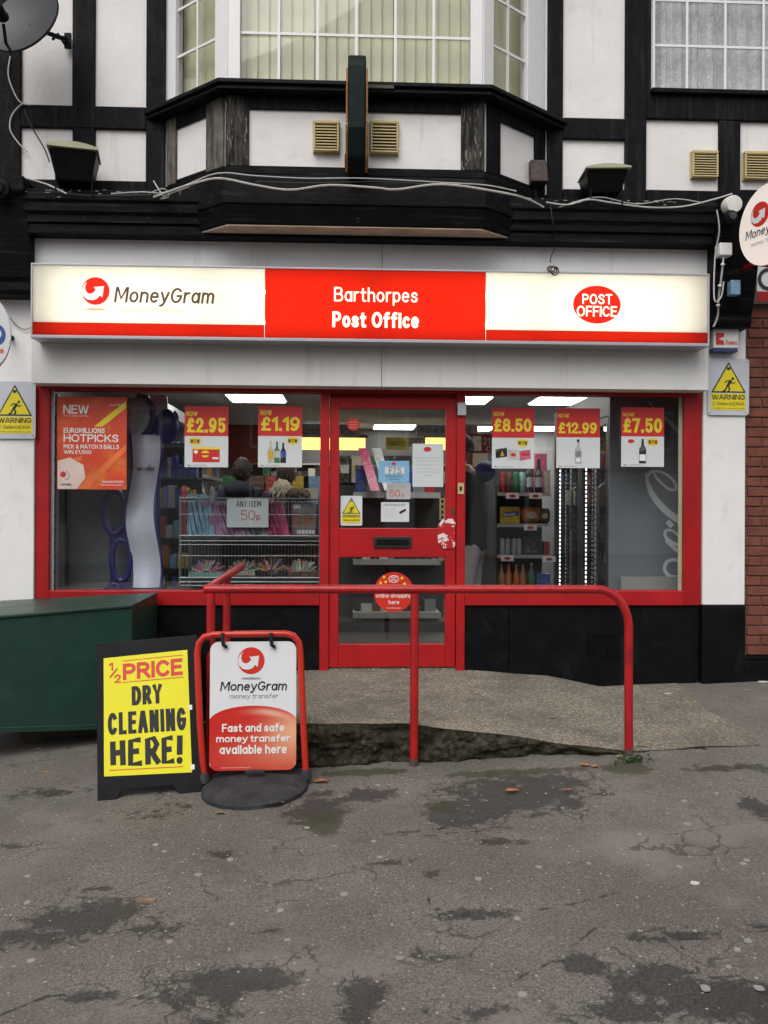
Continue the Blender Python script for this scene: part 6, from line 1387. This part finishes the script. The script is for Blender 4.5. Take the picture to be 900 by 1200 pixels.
for px, mt, lb_ in ((432, 'p_magenta', 'tall magenta roll leaning on the shelving behind the door'), (448, 'p_white', 'tall white roll leaning on the shelving behind the door')):
    a, b = P(px+8, 575, GY-.1), P(px-7, 525, GY+.1); w_ = .045; MB().hexa([a+V((-w_, 0, 0)), a+V((w_, 0, 0)), a+V((w_, .03, 0)), a+V((-w_, .03, 0)), b+V((-w_, 0, 0)), b+V((w_, 0, 0)), b+V((w_, .03, 0)), b+V((-w_, .03, 0))]).build('paper_roll', mt, None, tag=(lb_, 'roll', None), loc=a)
# counter, signs at the back
YC = 5.0
r = R(330, 497, 420, 512.5, YC); o = thing('hanging_sign', 'grey hanging sign reading Post Office beyond the left window', 'sign', ((r[0]+r[2])/2, YC, r[1])); MB().rbox(r, YC, YC+.03).build('sign_board', 'wall_grey', o); tx('Post Office', FY(YC-.004), *R(346, 501, 416, 509, YC), 0, 'ink_black', o)
r = R(488, 498, 560, 511.5, YC-.4); o = thing('hanging_sign', 'grey hanging sign reading Retail and seen through the door', 'sign', ((r[0]+r[2])/2, YC-.4, r[1])); MB().rbox(r, YC-.4, YC-.37).build('sign_board', 'wall_grey', o); tx('Retail & Lottery', FY(YC-.404), *R(493, 500.5, 552, 508.5, YC-.4), 0, 'ink_black', o)
for a, b, lb_ in ((352, 428, 'wide yellow lit counter light left of the door notices'), (499, 530, 'yellow lit counter light behind the white door notice')):
    r = R(a, 513, b, 527, YC+.1); o = thing('counter_light', lb_, 'light', ((r[0]+r[2])/2, YC+.1, r[1])); MB().rbox(r, YC+.1, YC+.15).build('lit_face', 'tube_yellow', o); MB().box(r[0]-.03, r[2]+.03, YC+.085, YC+.2, r[3]+.001, r[3]+.04).build('light_hood', 'shelf_dark', o)
r = R(452, 512.5, 479, 527, YC); o = thing('tobacco_sign', 'yellow sign reading TOBACCO at the back counter', 'sign', ((r[0]+r[2])/2, YC, r[1])); MB().rbox(r, YC, YC+.02).build('sign_board', 'yellow', o); tx('TOBACCO', FY(YC-.004), *R(454.5, 517, 476, 522.5, YC), 0, 'ink_brown', o, bold=.01)
r = R(478, 513, 496, 523, YC-.1); o = thing('shelf_sign', 'small brown price sign beside the tobacco sign', 'sign', ((r[0]+r[2])/2, YC, r[1])); MB().rbox(r, YC-.1, YC-.08).build('sign_board', 'menu_cream', o); tx('SALE', FY(YC-.104), *R(480, 515, 494, 520, YC-.1), 0, 'ink_brown', o)
o = thing('counter', 'long dark post office counter across the back of the shop', 'counter', (0, YC+.2, FLOOR)); MB().box(-1.5, 1.9, YC+.25, YC+.7, FLOOR, 1.25).build('counter_front', 'shelf_dark', o); MB().box(-1.55, 1.95, YC+.2, YC+.72, 1.251, 1.29).build('counter_top', 'stand_grey', o); MB().box(-1.5, 1.9, YC+.95, YC+1.0, FLOOR, 2.58).build('back_screen', 'shelf_dark', o)
for z in (1.55, 1.85, 2.1): MB().box(-1.4, 1.85, YC+.75, YC+.949, z-.02, z).build('back_shelf', 'shelf_metal', o)
random.seed(11)
for z in (1.55, 1.85):
    x = -1.2; row = []
    while x < 1.8:
        w = random.uniform(.07, .16); mt = random.choice(['p_dark', 'p_brown', 'p_blue', 'p_grey', 'p_red', 'p_green', 'p_white']); row.append((packet((x+w/2, YC+.82, z), w-.01, .1, random.uniform(.12, .22), mt, '-', 'packets behind the back counter'), nm(mt)+' packet')); x += w
    label_row(row, ('lower' if z < 1.6 else 'upper')+' back counter shelf')
r = R(328, 553, 344, 559, 3.4); o = thing('led_display', 'small display with glowing red characters above the shoppers', 'display', ((r[0]+r[2])/2, 3.4, r[1])); MB().box(r[0]-.02, r[2]+.02, 3.402, 3.45, r[1]-.03, r[3]+.03).build('display_case', 'ink_black', o); tx('PAY!', FY(3.398), *R(329, 553.5, 343, 558.5, 3.398), 0, 'led_red', o, bold=.03)
# posters at the back right
r = R(548, 508, 590, 548, YC-.6); o = thing('menu_board', 'dark red notice board with cream sheets left of the £8.50 poster', 'notice board', ((r[0]+r[2])/2, YC-.6, r[1])); MB().rbox(r, YC-.6, YC-.56).build('board', 'red_wall', o)
for a, b, c_, d_ in ((554, 511, 564, 528), (554, 531, 572, 547), (577, 512, 588, 530)): MB().rbox(R(a, b, c_, d_, YC-.605), YC-.61, YC-.601).build('cream_sheet', 'menu_cream', o)
tx('21', FY(YC-.612), *R(566, 513, 574, 521, YC-.61), 0, 'menu_cream', o); tx('C', FY(YC-.612), *R(570, 523, 575, 529, YC-.61), 0, 'menu_cream', o)
# drinks shelf unit right
YK = 1.25; k0 = R(583, 470, 645, 700, YK)
o = thing('drinks_shelving', 'shelf unit of cans and snacks left of the drinks cooler', 'shelving', ((k0[0]+k0[2])/2, YK, FLOOR)); KX0, KX1 = k0[0], k0[2]
zk = [P(614, py, YK).z for py in (577, 613.5, 650, 692)]
MB().box(KX0-.02, KX1+.02, YK+.42, YK+.44, FLOOR, 1.98).build('back_panel', 'shelf_dark', o); MB().box(KX0-.025, KX0-.005, YK+.02, YK+.42, FLOOR, 1.9).build('side_panel', 'steel_dark', o); MB().box(KX0, KX1, YK+.03, YK+.42, FLOOR, zk[3]-.04).build('base_plinth', 'shelf_dark', o)
for z in zk: MB().box(KX0, KX1, YK+.01, YK+.42, z-.016, z).build('shelf', 'red_wall' if z == zk[0] else 'shelf_dark', o); MB().box(KX0, KX1, YK-.002, YK+.009, z-.032, z-.002).build('price_strip', 'shelf_metal', o)
def ticket(px, py, s_): 
    r = R(px, py, px+15, py+6.5, YK-.004); t = thing('shelf_ticket', s_, 'price ticket', ((r[0]+r[2])/2, YK, r[1]), 'price tickets on the drinks shelves'); MB().rbox(r, YK-.007, YK-.003).build('ticket', 'ink_white', t); MB().poly(FY(YK-.008), ring((r[0]+r[2])/2, (r[1]+r[3])/2, .030, .014, 12), 0).build('price_print', 'ink_red', t)
ticket(593, 578, 'white shelf ticket under the red cans'); ticket(620, 578, 'white shelf ticket under the two dark bottles'); ticket(614, 615, 'white shelf ticket under the brown snack bags'); ticket(587, 651, 'white shelf ticket under the silver cans'); ticket(636, 652, 'white shelf ticket under the green beer box')
kx = lambda px: P(px, 600, YK+.06).x
gd = 'cans on the drinks shelves'
for px, mt, l in ((588.5, 'p_red', 'tall red can, first on the top drinks shelf'), (596, 'p_brown', 'tall brown red can, second on the top drinks shelf'), (604.5, 'p_green', 'tall green can beside the brown red can'), (612, 'p_mint', 'tall pale green can beside the dark bottles')): can((kx(px), YK+.06, zk[0]), .185, .029, mt, l, gd)
for px in (620.5, 631): bottle((kx(px), YK+.06, zk[0]), .30, .036, 'p_dark', 'p_dark', 'dark bottle with pale label %s on the top drinks shelf' % ('beside the cans' if px < 625 else 'at the right end'), 'dark bottles on the drinks shelf', lb='p_silver')
packet((kx(641), YK+.06, zk[0]), .05, .06, .20, 'p_cream', 'cream packet at the right end of the top drinks shelf', None); packet((kx(637), YK+.2, zk[0]), .1, .1, .36, 'p_pink', 'pink carton at the back of the top drinks shelf', None)
r = R(586, 594, 609, 612.5, YK+.03); o = thing('cereal_box', 'yellow cereal box with blue band on the second drinks shelf', 'box', ((r[0]+r[2])/2, YK+.04, zk[1])); MB().box(r[0], r[2], YK+.03, YK+.12, zk[1]+.001, r[3]).build('box', 'p_yellow', o); MB().poly(FY(YK+.029), [(r[0]+.02, zk[1]+.055), (r[2]-.01, zk[1]+.075), (r[2]-.01, zk[1]+.115), (r[0]+.02, zk[1]+.095)], 0).build('blue_band', 'p_blue', o); tx('Weetabix', F((r[0]+.03, YK+.027, zk[1]+.062), (1, 0, .13), (0, 0, 1)), 0, 0, .11, .026, 0, 'ink_white', o, bold=.02)
def bag(px, w, h, z, mt, label):
    t = thing('snack_bag', label, 'bag', (kx(px), YK+.08, z), 'snack bags on the drinks shelves'); MB().ell((kx(px), YK+.08, z+h/2), w/2, .05, h/2, 14, 10, lambda q: V((math.copysign(abs(q.x/(w/2))**.55*w/2, q.x), q.y, math.copysign(abs(q.z/(h/2))**.6*h/2, q.z)))).build('bag', mt, t); MB().poly(FY(YK+.028), ring(kx(px), z+h*.5, w*.22, h*.2, 14), 0).build('bag_print', 'p_cream', t)
bag(622, .20, .15, zk[1], 'p_orange', 'brown orange snack bag beside the yellow cereal box'); bag(638, .11, .14, zk[1], 'p_brown', 'brown snack bag at the right end of the second shelf')
for i, px in enumerate((588.5, 595, 602.5, 608.5)): can((kx(px), YK+.06, zk[2]), .145, .024, 'p_silver', 'silver can, %s of four on the third drinks shelf' % ('first', 'second', 'third', 'last')[i], gd)
r = R(613, 629, 635, 649, YK+.03); o = thing('beer_box', 'dark green beer box on the third drinks shelf', 'box', ((r[0]+r[2])/2, YK+.04, zk[2])); MB().box(r[0], r[2], YK+.03, YK+.18, zk[2]+.001, r[3]).build('box', 'p_dark', o); MB().poly(FY(YK+.029), [(r[0]+.07, zk[2]+.06), (r[0]+.11, zk[2]+.06), (r[0]+.09, zk[2]+.13)], 0).build('box_print', 'p_green', o); tx('BECKS', FY(YK+.028), r[0]+.04, zk[2]+.02, r[2]-.04, zk[2]+.04, 0, 'p_silver', o)
packet((kx(641), YK+.1, zk[2]), .05, .1, .12, 'p_red', 'red carton at the right end of the third drinks shelf', None)
for i, px in enumerate((588, 596.5, 605, 613)): bottle((kx(px), YK+.06, zk[3]), .23, .031, 'p_orange', 'p_orange', 'orange drink bottle, %s of four on the lowest drinks shelf' % ('first', 'second', 'third', 'last')[i], 'orange bottles on the drinks shelf')
bottle((kx(623), YK+.06, zk[3]), .24, .034, 'p_green', 'p_white', 'green bottle on the lowest drinks shelf', None); packet((kx(636), YK+.06, zk[3]), .12, .1, .15, 'p_blue', 'blue pack on the lowest drinks shelf', None)
# cooler
YV = .30; v0 = R(714, 464, 812, 700, YV); CX = v0[0]; CYF = 2.15; CZ = 2.42
o = thing('drinks_cooler', 'grey drinks cooler with glass doors, lit strips and white script on its side', 'cooler', (CX+.3, 1.2, FLOOR)); 
MB().box(CX, CX+.80, YV, YV+.03, FLOOR+.05, CZ).build('side_panel', 'cooler_grey', o, bevel=.006)
MB().box(CX+.62, CX+.80, YV+.031, CYF, FLOOR+.05, CZ).build('cooler_body', 'cooler_dark', o); MB().box(CX+.08, CX+.619, CYF-.04, CYF, FLOOR+.05, CZ).build('end_panel', 'cooler_dark', o); MB().box(CX+.08, CX+.619, YV+.031, CYF-.041, CZ-.22, CZ).build('cooler_roof', 'cooler_dark', o); MB().box(CX+.08, CX+.619, YV+.031, CYF-.041, FLOOR+.05, FLOOR+.25).build('cooler_floor', 'cooler_dark', o);
for z in (.86, 1.18, 1.50, 1.80): MB().box(CX+.09, CX+.60, YV+.035, CYF-.045, z-.012, z).build('cooler_shelf', 'steel', o)
MB().box(CX-.0, CX+.079, YV+.031, CYF, CZ-.22, CZ).build('header', 'stand_grey', o); MB().box(CX, CX+.079, YV+.031, CYF, FLOOR+.05, FLOOR+.25).build('kick_plate', 'cooler_dark', o)
for a, b in ((YV+.04, 1.17), (1.19, CYF-.01)):
    dm = MB(); dm.box(CX, CX+.05, a, a+.05, FLOOR+.26, CZ-.23); dm.box(CX, CX+.05, b-.05, b, FLOOR+.26, CZ-.23); dm.box(CX, CX+.05, a+.05, b-.05, FLOOR+.26, FLOOR+.32); dm.box(CX, CX+.05, a+.05, b-.05, CZ-.29, CZ-.23)
    dr = dm.build('glass_door', 'steel_dark', o); MB().box(CX+.02, CX+.026, a+.05, b-.05, FLOOR+.32, CZ-.29).build('door_pane', 'dome', dr); MB().tube([(CX-.01, a+.08, 1.25), (CX-.05, a+.08, 1.28), (CX-.05, a+.08, 1.62), (CX-.01, a+.08, 1.65)], .012, 8).build('door_handle', 'steel_dark', dr)
def strip(px, name, mt, rad, n, py0, py1, xo):
    m = MB(); x = CX-xo; d = ray(px, 600); t = x/d.x; y = CO.y+d.y*t
    za, zb2 = (CO+ray(px, py1)*((y+DIST)/ray(px, py1).y)).z, (CO+ray(px, py0)*((y+DIST)/ray(px, py0).y)).z
    for i in range(n):
        z = za+(zb2-za)*i/(n-1); m.box(x-.004, x, y-rad, y+rad, z-rad*.8, z+rad*.8)
    props(m.build(name, mt, o), kind='stuff')
    MB().box(x+.0005, x+.012, y-rad*1.8, y+rad*1.8, za-.02, zb2+.02).build('strip_backing', 'steel_dark', o)
strip(656.5, 'led_dots', 'led', .013, 30, 552, 690, .003); strip(687, 'led_dots', 'led', .012, 28, 550, 692, .003); strip(669, 'shelf_tickets', 'p_silver', .022, 22, 552, 690, .012); strip(698, 'shelf_tickets', 'p_silver', .019, 22, 552, 692, .012)
fv = FY(YV); qv = lambda a, b: (P(a, b, YV).x, P(a, b, YV).z); kv = px2m(YV)
def script(pts, ws): 
    p3 = smooth([V((*qv(*p), 0)) for p in pts], 6); n = len(p3); w = [np.interp(i/(n-1), np.linspace(0, 1, len(ws)), ws)*kv for i in range(n)]
    MB().ribbon(fv, [(p.x, p.y) for p in p3], w, .0008).build('side_script', 'cooler_script', o)
script([(757, 553), (759, 566), (765, 580), (774, 592), (786, 603), (800, 612)], (1, 5, 7, 8, 8, 9)); script([(758, 560), (763, 553), (775, 553), (786, 560), (792, 568), (791, 574), (784, 573), (775, 566), (768, 558), (765, 551)], (2, 4, 3, 3, 3, 3, 3, 3, 3, 1))
script([(758, 468), (770, 482), (784, 494), (800, 512)], (1, 3, 4, 5)); script([(782, 611), (788, 617)], (6, 6)); script([(800, 640), (788, 636), (780, 629), (780, 622), (788, 622), (797, 630), (802, 638)], (5, 4, 4, 3, 3, 3, 3)); script([(780, 633), (792, 644), (804, 650)], (3, 4, 5)); script([(800, 676), (786, 676), (779, 668), (781, 659), (790, 656), (800, 660)], (5, 5, 4, 4, 4, 4))
r = R(727, 676, 800, 692, YV-.06); packet(((r[0]+r[2])/2, YV-.06, r[1]), r[2]-r[0], .05, r[3]-r[1], 'shelf_metal', 'low grey tray on the floor before the cooler side', None, 'tray', 'tray')

# ------------------------------------------------------------------ people
def skin(chains, rad):
    # chains: lists of (name, (x,y,z), r); a name used again joins the chains
    vid, vs, rs, es = {}, [], [], []
    for ch in chains:
        prev = None
        for n_, *rest in ch:
            if n_ not in vid: vid[n_] = len(vs); vs.append(rest[0]); rs.append(rest[1])
            if prev is not None: es.append((prev, vid[n_]))
            prev = vid[n_]
    me = bpy.data.meshes.new('tmp'); me.from_pydata(vs, es, []); ob = bpy.data.objects.new('tmp', me); COL.objects.link(ob)
    ob.modifiers.new('skin', 'SKIN')
    for i, sv in enumerate(me.skin_vertices[0].data): sv.radius = (rs[i], rs[i]) if not isinstance(rs[i], tuple) else rs[i]; sv.use_root = (i == 0)
    s = ob.modifiers.new('sub', 'SUBSURF'); s.levels = 2; s.render_levels = 2
    bpy.context.view_layer.update(); ev = ob.evaluated_get(bpy.context.evaluated_depsgraph_get()); m2 = bpy.data.meshes.new_from_object(ev); bpy.data.objects.remove(ob); return m2
def addmesh(m2, name, mt, parent, remesh=None):
    m2.materials.clear(); m2.materials.append(M[mt]); m2.polygons.foreach_set('use_smooth', [True]*len(m2.polygons)); o = bpy.data.objects.new(name, m2); COL.objects.link(o); o.parent = parent
    if remesh: r_ = o.modifiers.new('remesh', 'REMESH'); r_.mode = 'VOXEL'; r_.voxel_size = remesh; r_.use_smooth_shade = True; s_ = o.modifiers.new('smooth', 'SMOOTH'); s_.iterations = 2
    return o
def person(label, loc, rot, H, coat, trousers, head_turn=0., arms='down', bow=0.):
    s = H/1.75; o = thing('person', label, 'person', loc); o.rotation_euler = (0, 0, rot)
    Z = lambda *p: tuple(c*s for c in p)
    ch = [[('pel', Z(0, 0, .95), .13*s), ('wai', Z(0, .01, 1.10), .12*s), ('che', Z(0, .0, 1.30), .135*s), ('nb', Z(0, .01, 1.45), .06*s), ('nt', Z(0, -.015-bow*.03, 1.53), .052*s)]]
    cl = [[('hem', Z(0, 0, .80), (.195*s, .155*s)), ('pel', Z(0, 0, .93), (.19*s, .15*s)), ('wai', Z(0, .01, 1.10), (.185*s, .15*s)), ('che', Z(0, .0, 1.30), (.19*s, .155*s)), ('nb', Z(0, .01, 1.46), .095*s)]]; tr = [[('pel', Z(0, 0, .99), (.15*s, .13*s)), ('pel2', Z(0, 0, .86), (.14*s, .12*s))]]; hands = []
    for sd_ in (-1, 1):
        k = str(sd_)
        el = Z(sd_*.27, -.02, 1.14) if arms == 'down' else Z(sd_*.26, -.06, 1.13); wr = Z(sd_*.27, -.10, .90) if arms == 'down' else Z(sd_*.17, -.30, 1.08)
        dr = (V(wr)-V(el)).normalized(); hd = tuple(V(wr)+dr*.06*s)
        ch.append([('che',), ('sh'+k, Z(sd_*.18, .0, 1.41), .055*s), ('el'+k, el, .042*s), ('wr'+k, wr, .028*s), ('pa'+k, hd, .034*s)])
        side = V((0, 1, 0)) if arms == 'down' else V((-sd_, 0, 0)); nrm = dr.cross(side)
        for fi, (of, ln) in enumerate(((-.027, .068), (-.009, .078), (.009, .073), (.026, .058))):
            b0_ = V(hd)+dr*.025*s+side*of*s; b1_ = b0_+dr*ln*.5*s+nrm*.010*s*sd_; b2_ = b1_+dr*ln*.45*s+nrm*.022*s*sd_
            ch.append([('pa'+k,), ('f%d0%s' % (fi, k), tuple(b0_), .010*s), ('f%d1%s' % (fi, k), tuple(b1_), .0095*s), ('f%d2%s' % (fi, k), tuple(b2_), .008*s)])
        tb = V(hd)-side*.030*s; ch.append([('pa'+k,), ('t0'+k, tuple(tb), .012*s), ('t1'+k, tuple(tb+dr*.035*s-side*.012*s), .010*s), ('t2'+k, tuple(tb+dr*.06*s-side*.008*s), .009*s)])
        ch.append([('pel',), ('hip'+k, Z(sd_*.095, 0, .88), .085*s), ('kn'+k, Z(sd_*.10, -.015, .50), .058*s), ('an'+k, Z(sd_*.105, .02, .09), .038*s), ('to'+k, Z(sd_*.115, -.13, .035), .035*s)])
        cl.append([('che',), ('sh'+k, Z(sd_*.185, .0, 1.40), .090*s), ('el'+k, el, .075*s), ('wr'+k, tuple(V(wr)-dr*.015*s), .056*s)])
        tr.append([('pel2',), ('hip'+k, Z(sd_*.10, 0, .80), .105*s), ('kn'+k, Z(sd_*.105, -.01, .50), .083*s), ('an'+k, Z(sd_*.11, .02, .10), .070*s)])
        MB().ell(Z(sd_*.115, -.055, .048), .05*s, .135*s, .05*s, 14, 8, lambda q: V((q.x, q.y, max(q.z, -.045*s)))).build('shoe', 'shoe', o, local=True)
    body = skin(ch, 0)
    bm = bmesh.new(); bm.from_mesh(body)
    hb = MB(); hc = V(Z(0, -.03-bow*.05, 1.635)); ct, st = math.cos(head_turn), math.sin(head_turn)
    def hs_(q):
        x, y, z = q
        if z < 0: x *= 1-.28*(-z/.12)**1.5*.8; y = y*(1-.12*(-z/.12)) - .012*(-z/.12)
        if y < -.06*s and abs(x) < .018*s and -.045*s < z < .01*s: y -= .024*s*(1-abs(x)/(.018*s))*(.6-z/(.06*s))
        return V((x*ct-y*st, x*st+y*ct, z))
    hb.ell(hc, .075*s, .095*s, .118*s, 28, 20, hs_)
    rt = lambda x, y, z: hc+V((x*ct-y*st, x*st+y*ct, z))*s
    for sd_ in (-1, 1): hb.ell(rt(sd_*.076, .01, -.01), .012*s, .018*s, .030*s, 10, 8)
    hb.tube([rt(0, -.088, -.012), rt(0, -.112, -.032)], [.008*s, .014*s], 8); hb.tube([rt(-.022, -.080, -.062), rt(0, -.088, -.06), rt(.022, -.080, -.062)], .007*s, 6)
    b2 = bpy.data.meshes.new('h'); b2.from_pydata([tuple(v) for v in hb.v], [], hb.f); bm.from_mesh(b2); bm.to_mesh(body); bm.free(); bpy.data.meshes.remove(b2)
    addmesh(body, 'body', 'skin', o, .009)
    for sd_ in (-1, 1): MB().ell(rt(sd_*.031, -.083, .008), .012*s, .009*s, .007*s, 10, 6).build('eye', 'eye', o, local=True)
    addmesh(skin(cl, 0), 'jacket', coat, o); addmesh(skin(tr, 0), 'trousers', trousers, o)
    return o, hc, s, rt
def hood(o, c, r_, mt, name='fur_hood', n=70, flat=False):
    m = MB(); m.ell(c, r_[0], r_[1], r_[2], 20, 12, lambda q: q*(1+.09*math.sin(q.x*90)*math.sin(q.z*80+q.y*60)))
    for i in range(n):
        a, b = random.uniform(0, 6.28), random.uniform(-.5, 1.2); p = c+V((math.cos(a)*math.cos(b)*r_[0], math.sin(a)*math.cos(b)*r_[1], math.sin(b)*r_[2])); d = (p-c).normalized(); t_ = d.cross(V((random.random(), random.random(), random.random()))).normalized()*.012
        m.add([p-t_, p+t_, p+d*random.uniform(.012, .035)+V((0, 0, -.03))], [(0, 1, 2)])
    m.build(name, mt, o, local=True)
# man by the door, seen from behind his left side
pm_ = P(550, 600, .62); o, hc, s, rt = person('person in black padded jacket, grey beanie and pale grey trousers right of the door', (pm_.x, .62, FLOOR), math.radians(-112), 1.80, 'coat_black', 'trouser_grey', .25, 'down', 1.)
m = MB(); m.ell(hc+V((0, .012, .035*s)), .090*s, .108*s, .105*s, 22, 14, lambda q: V((q.x, q.y, max(q.z, -.02*s+q.y*-.3)))); m.build('beanie', 'beanie', o, local=True); MB().tube([hc+V((math.cos(a)*.088*s, .012+math.sin(a)*.106*s, .025*s-math.sin(a)*.032*s)) for a in np.linspace(0, 6.283, 25)], .012*s, 8, False).build('beanie_cuff', 'beanie', o, local=True)
MB().ell((0.0, .13*s, 1.47*s), .115*s, .075*s, .085*s, 18, 12, lambda q: q*(1+.08*math.sin(q.x*40)*math.sin(q.z*50))).build('blue_hood', 'bag_blue', o, local=True)
# two shoppers seen from behind
p = P(283, 600, 1.75); o, hc, s, rt = person('person in dark navy coat with dark hair beyond the wire bin', (p.x, 1.75, FLOOR), math.radians(170), 1.66, 'coat_navy', 'trouser_dark', .3)
m = MB(); m.ell(hc+V((0, .012, .02)), .092*s, .115*s, .125*s, 20, 14, lambda q: V((q.x*(1+.06*math.sin(q.z*60)), q.y, q.z)) if q.y > -.05 or q.z > .04 else q*.86); m.build('hair', 'hair_dark', o, local=True); hood(o, hc+V((0, .015, .02)), (.093*s, .112*s, .12*s), 'hair_dark', 'hair_tufts', 90); hood(o, V((0, .09*s, 1.45*s)), (.15*s, .10*s, .09*s), 'coat_navy', 'collar', 10)
p = P(335, 600, 1.6); o, hc, s, rt = person('person in dark plum coat with cream fur hood beyond the wire bin', (p.x, 1.6, FLOOR), math.radians(188), 1.62, 'coat_plum', 'trouser_dark', -.2)
m = MB(); m.ell(hc+V((0, .012, .02)), .094*s, .118*s, .128*s, 20, 14, lambda q: V((q.x*(1+.06*math.sin(q.z*60)), q.y, q.z)) if q.y > -.05 or q.z > .04 else q*.86); m.build('hair', 'hair_dark', o, local=True)
hood(o, hc+V((0, .015, .02)), (.095*s, .114*s, .125*s), 'hair_dark', 'hair_tufts', 90); hood(o, V((.05*s, .11*s, 1.47*s)), (.10*s, .08*s, .12*s), 'fur_cream'); hood(o, V((-.06*s, .10*s, 1.44*s)), (.17*s, .09*s, .07*s), 'fur_brown', 'fur_trim', 120)

# ------------------------------------------------------------------ upstairs blinds and curtain
def blind(f, a0, a1, c, label, step=.078, tw=.5):
    p = f.pt((a0+a1)/2, zsill+.05, c); o = thing('vertical_blind', label, 'blind', p, 'vertical blinds in the bay window')
    MB().fbox(f, a0, ZT-.16, a1, ZT-.12, c-.03, c+.0).build('head_rail', 'upvc', o)
    n = int((a1-a0)/step); sl = None
    for i in range(n):
        a = a0+step*(i+.5); w = step*.56; an = tw+random.uniform(-.12, .12); vs = []
        for z in (zsill+.04, ZT-.161):
            for j in range(5):
                u = (j/4-.5)*2*w; vs.append(f.pt(a+u*math.cos(an), z, c-.02+u*math.sin(an)+.006*math.cos(j/4*math.pi-math.pi/2)))
        MB().add(vs, [(j, j+1, j+6, j+5) for j in range(4)], True).build('slat', 'blind', o)
blind(FC, .03, LC-.03, -.13, 'cream vertical blind across the front of the bay window', .079, .35)
blind(FL, .05, LL-.03, -.12, 'cream vertical blind in the left splay of the bay', .085, -.55); blind(FR, .03, LR*.95, -.12, 'cream vertical blind in the right splay of the bay', .085, .35)
m = MB(); nc = 120; vs = []
for i in range(nc+1):
    x = wx0+.03+(wx1-wx0-.06)*i/nc
    for z in (wz0+.02, ZT-.1): vs.append((x, .02+.028*math.sin(i*.55)+.01*math.sin(i*1.7), z))
m.add(vs, [(2*i, 2*i+2, 2*i+3, 2*i+1) for i in range(nc)], True); m.build('net_curtain', 'net', None, tag=('grey white patterned net curtain in the upper right window', 'curtain', None), loc=((wx0+wx1)/2, .02, wz0))

# ------------------------------------------------------------------ houses across the road (seen only as reflections)
def house(x0, label):
    o = thing('terraced_house', label, 'house', (x0+4, -22, -.3), 'houses across the road'); y1 = -22
    MB().box(x0, x0+7.9, y1-8, y1, -.4, 5.6).build('wall', 'house_brick', o); MB().add([(x0-.1, y1+.3, 5.61), (x0+8, y1+.3, 5.61), (x0+8, y1-8.3, 5.61), (x0-.1, y1-8.3, 5.61), (x0-.1, y1-4, 8.6), (x0+8, y1-4, 8.6)], [(0, 1, 5, 4), (2, 3, 4, 5), (0, 4, 3), (1, 2, 5), (0, 3, 2, 1)]).build('roof', 'roof_tile', o)
    if x0 != -4: MB().box(x0+.05, x0+7.85, y1, y1+.035, -.3, 2.75).build('ground_floor_render', 'house_render', o)
    for a, b, w, h in ((.8, .9, 2.2, 1.5), (.8, 3.5, 2.0, 1.3), (5, 3.5, 1.8, 1.3)):
        w_ = MB().box(x0+a, x0+a+w, y1, y1+.06, b, b+h).build('window', 'upvc', o)
        for k in range(2): MB().box(x0+a+.08+k*w/2, x0+a+w/2-.06+k*w/2, y1+.061, y1+.07, b+.08, b+h-.08).build('pane', 'window_dark', w_)
    MB().box(x0+5.2, x0+6.2, y1, y1+.065, -.1, 2.1).build('door', 'upvc', o)
for x0, l in ((-12, 'brick house across the road, left one'), (-4, 'brick house across the road, middle one'), (4, 'brick house across the road, right one')): house(x0, l)

random.seed(21)
for z, lv in ((FLOOR+.251, 'lowest'), (.861, 'second'), (1.181, 'third'), (1.501, 'fourth'), (1.801, 'top')):
    row = []; y = YV+.12
    while y < CYF-.12:
        mt = random.choice(('p_red', 'p_red', 'p_orange', 'p_dark', 'p_green', 'p_blue', 'p_silver', 'p_yellow')); row.append((bottle((CX+.14, y, z), .225, .033, mt, 'p_white' if mt != 'p_silver' else 'p_red', '-', 'bottles in the drinks cooler'), nm(mt)+' bottle')); y += .115
    label_row(row, lv+' cooler shelf')

random.seed(33)
for k in range(7):
    px = 404+k*17; p = P(px, 560, 2.9); mt = random.choice(('p_red', 'p_dark', 'p_blue', 'p_pink', 'p_dark', 'p_green', 'p_cream'))
    o = thing('hanging_pack', '%s hanging pack, %s from the left on the rack seen through the door' % (nm(mt), ORD[k]), 'packet', p, 'hanging packs behind the door'); w_ = random.uniform(.05, .09)
    MB().box(p.x-w_, p.x+w_, 2.9, 2.94, p.z-.05, p.z+.24).build('pack', mt, o); MB().box(p.x-w_*.8, p.x+w_*.8, 2.895, 2.8995, p.z+.05, p.z+.14).build('label_print', random.choice(('p_white', 'p_yellow', 'p_silver')), o)
o = thing('hook_rack', 'dark peg rack holding hanging packs behind the door shelving', 'rack', (.45, 2.97, FLOOR)); MB().box(P(398, 560, 2.97).x, P(520, 560, 2.97).x, 2.96, 2.99, FLOOR, 2.0).build('peg_board', 'shelf_dark', o)
for k, (px, py) in enumerate(((272, 560), (300, 556), (322, 552), (352, 548), (366, 562))):
    p = P(px, py, 3.9); mt = ('p_green', 'p_brown', 'p_red', 'p_yellow', 'p_pale_blue')[k]; hh = .34
    o = thing('shelf_carton', '%s carton, %s from the left on the far island shelf beyond the shoppers' % (nm(mt), ORD[k]), 'box', (p.x, 3.9, 1.5), 'cartons on the far island shelf'); MB().box(p.x-.10, p.x+.10, 3.85, 4.0, 1.502, 1.502+hh).build('carton', mt, o); MB().box(p.x-.07, p.x+.07, 3.845, 3.8495, 1.56, 1.70).build('label_print', 'p_cream', o)
o = thing('island_shelving', 'low dark island shelving at the back beyond the shoppers', 'shelving', (-.7, 4.0, FLOOR)); MB().box(-1.35, -.25, 3.8, 4.1, 1.46, 1.50).build('top_shelf', 'shelf_metal', o); MB().box(-1.33, -.27, 3.86, 4.08, FLOOR, 1.459).build('shelf_body', 'shelf_dark', o)
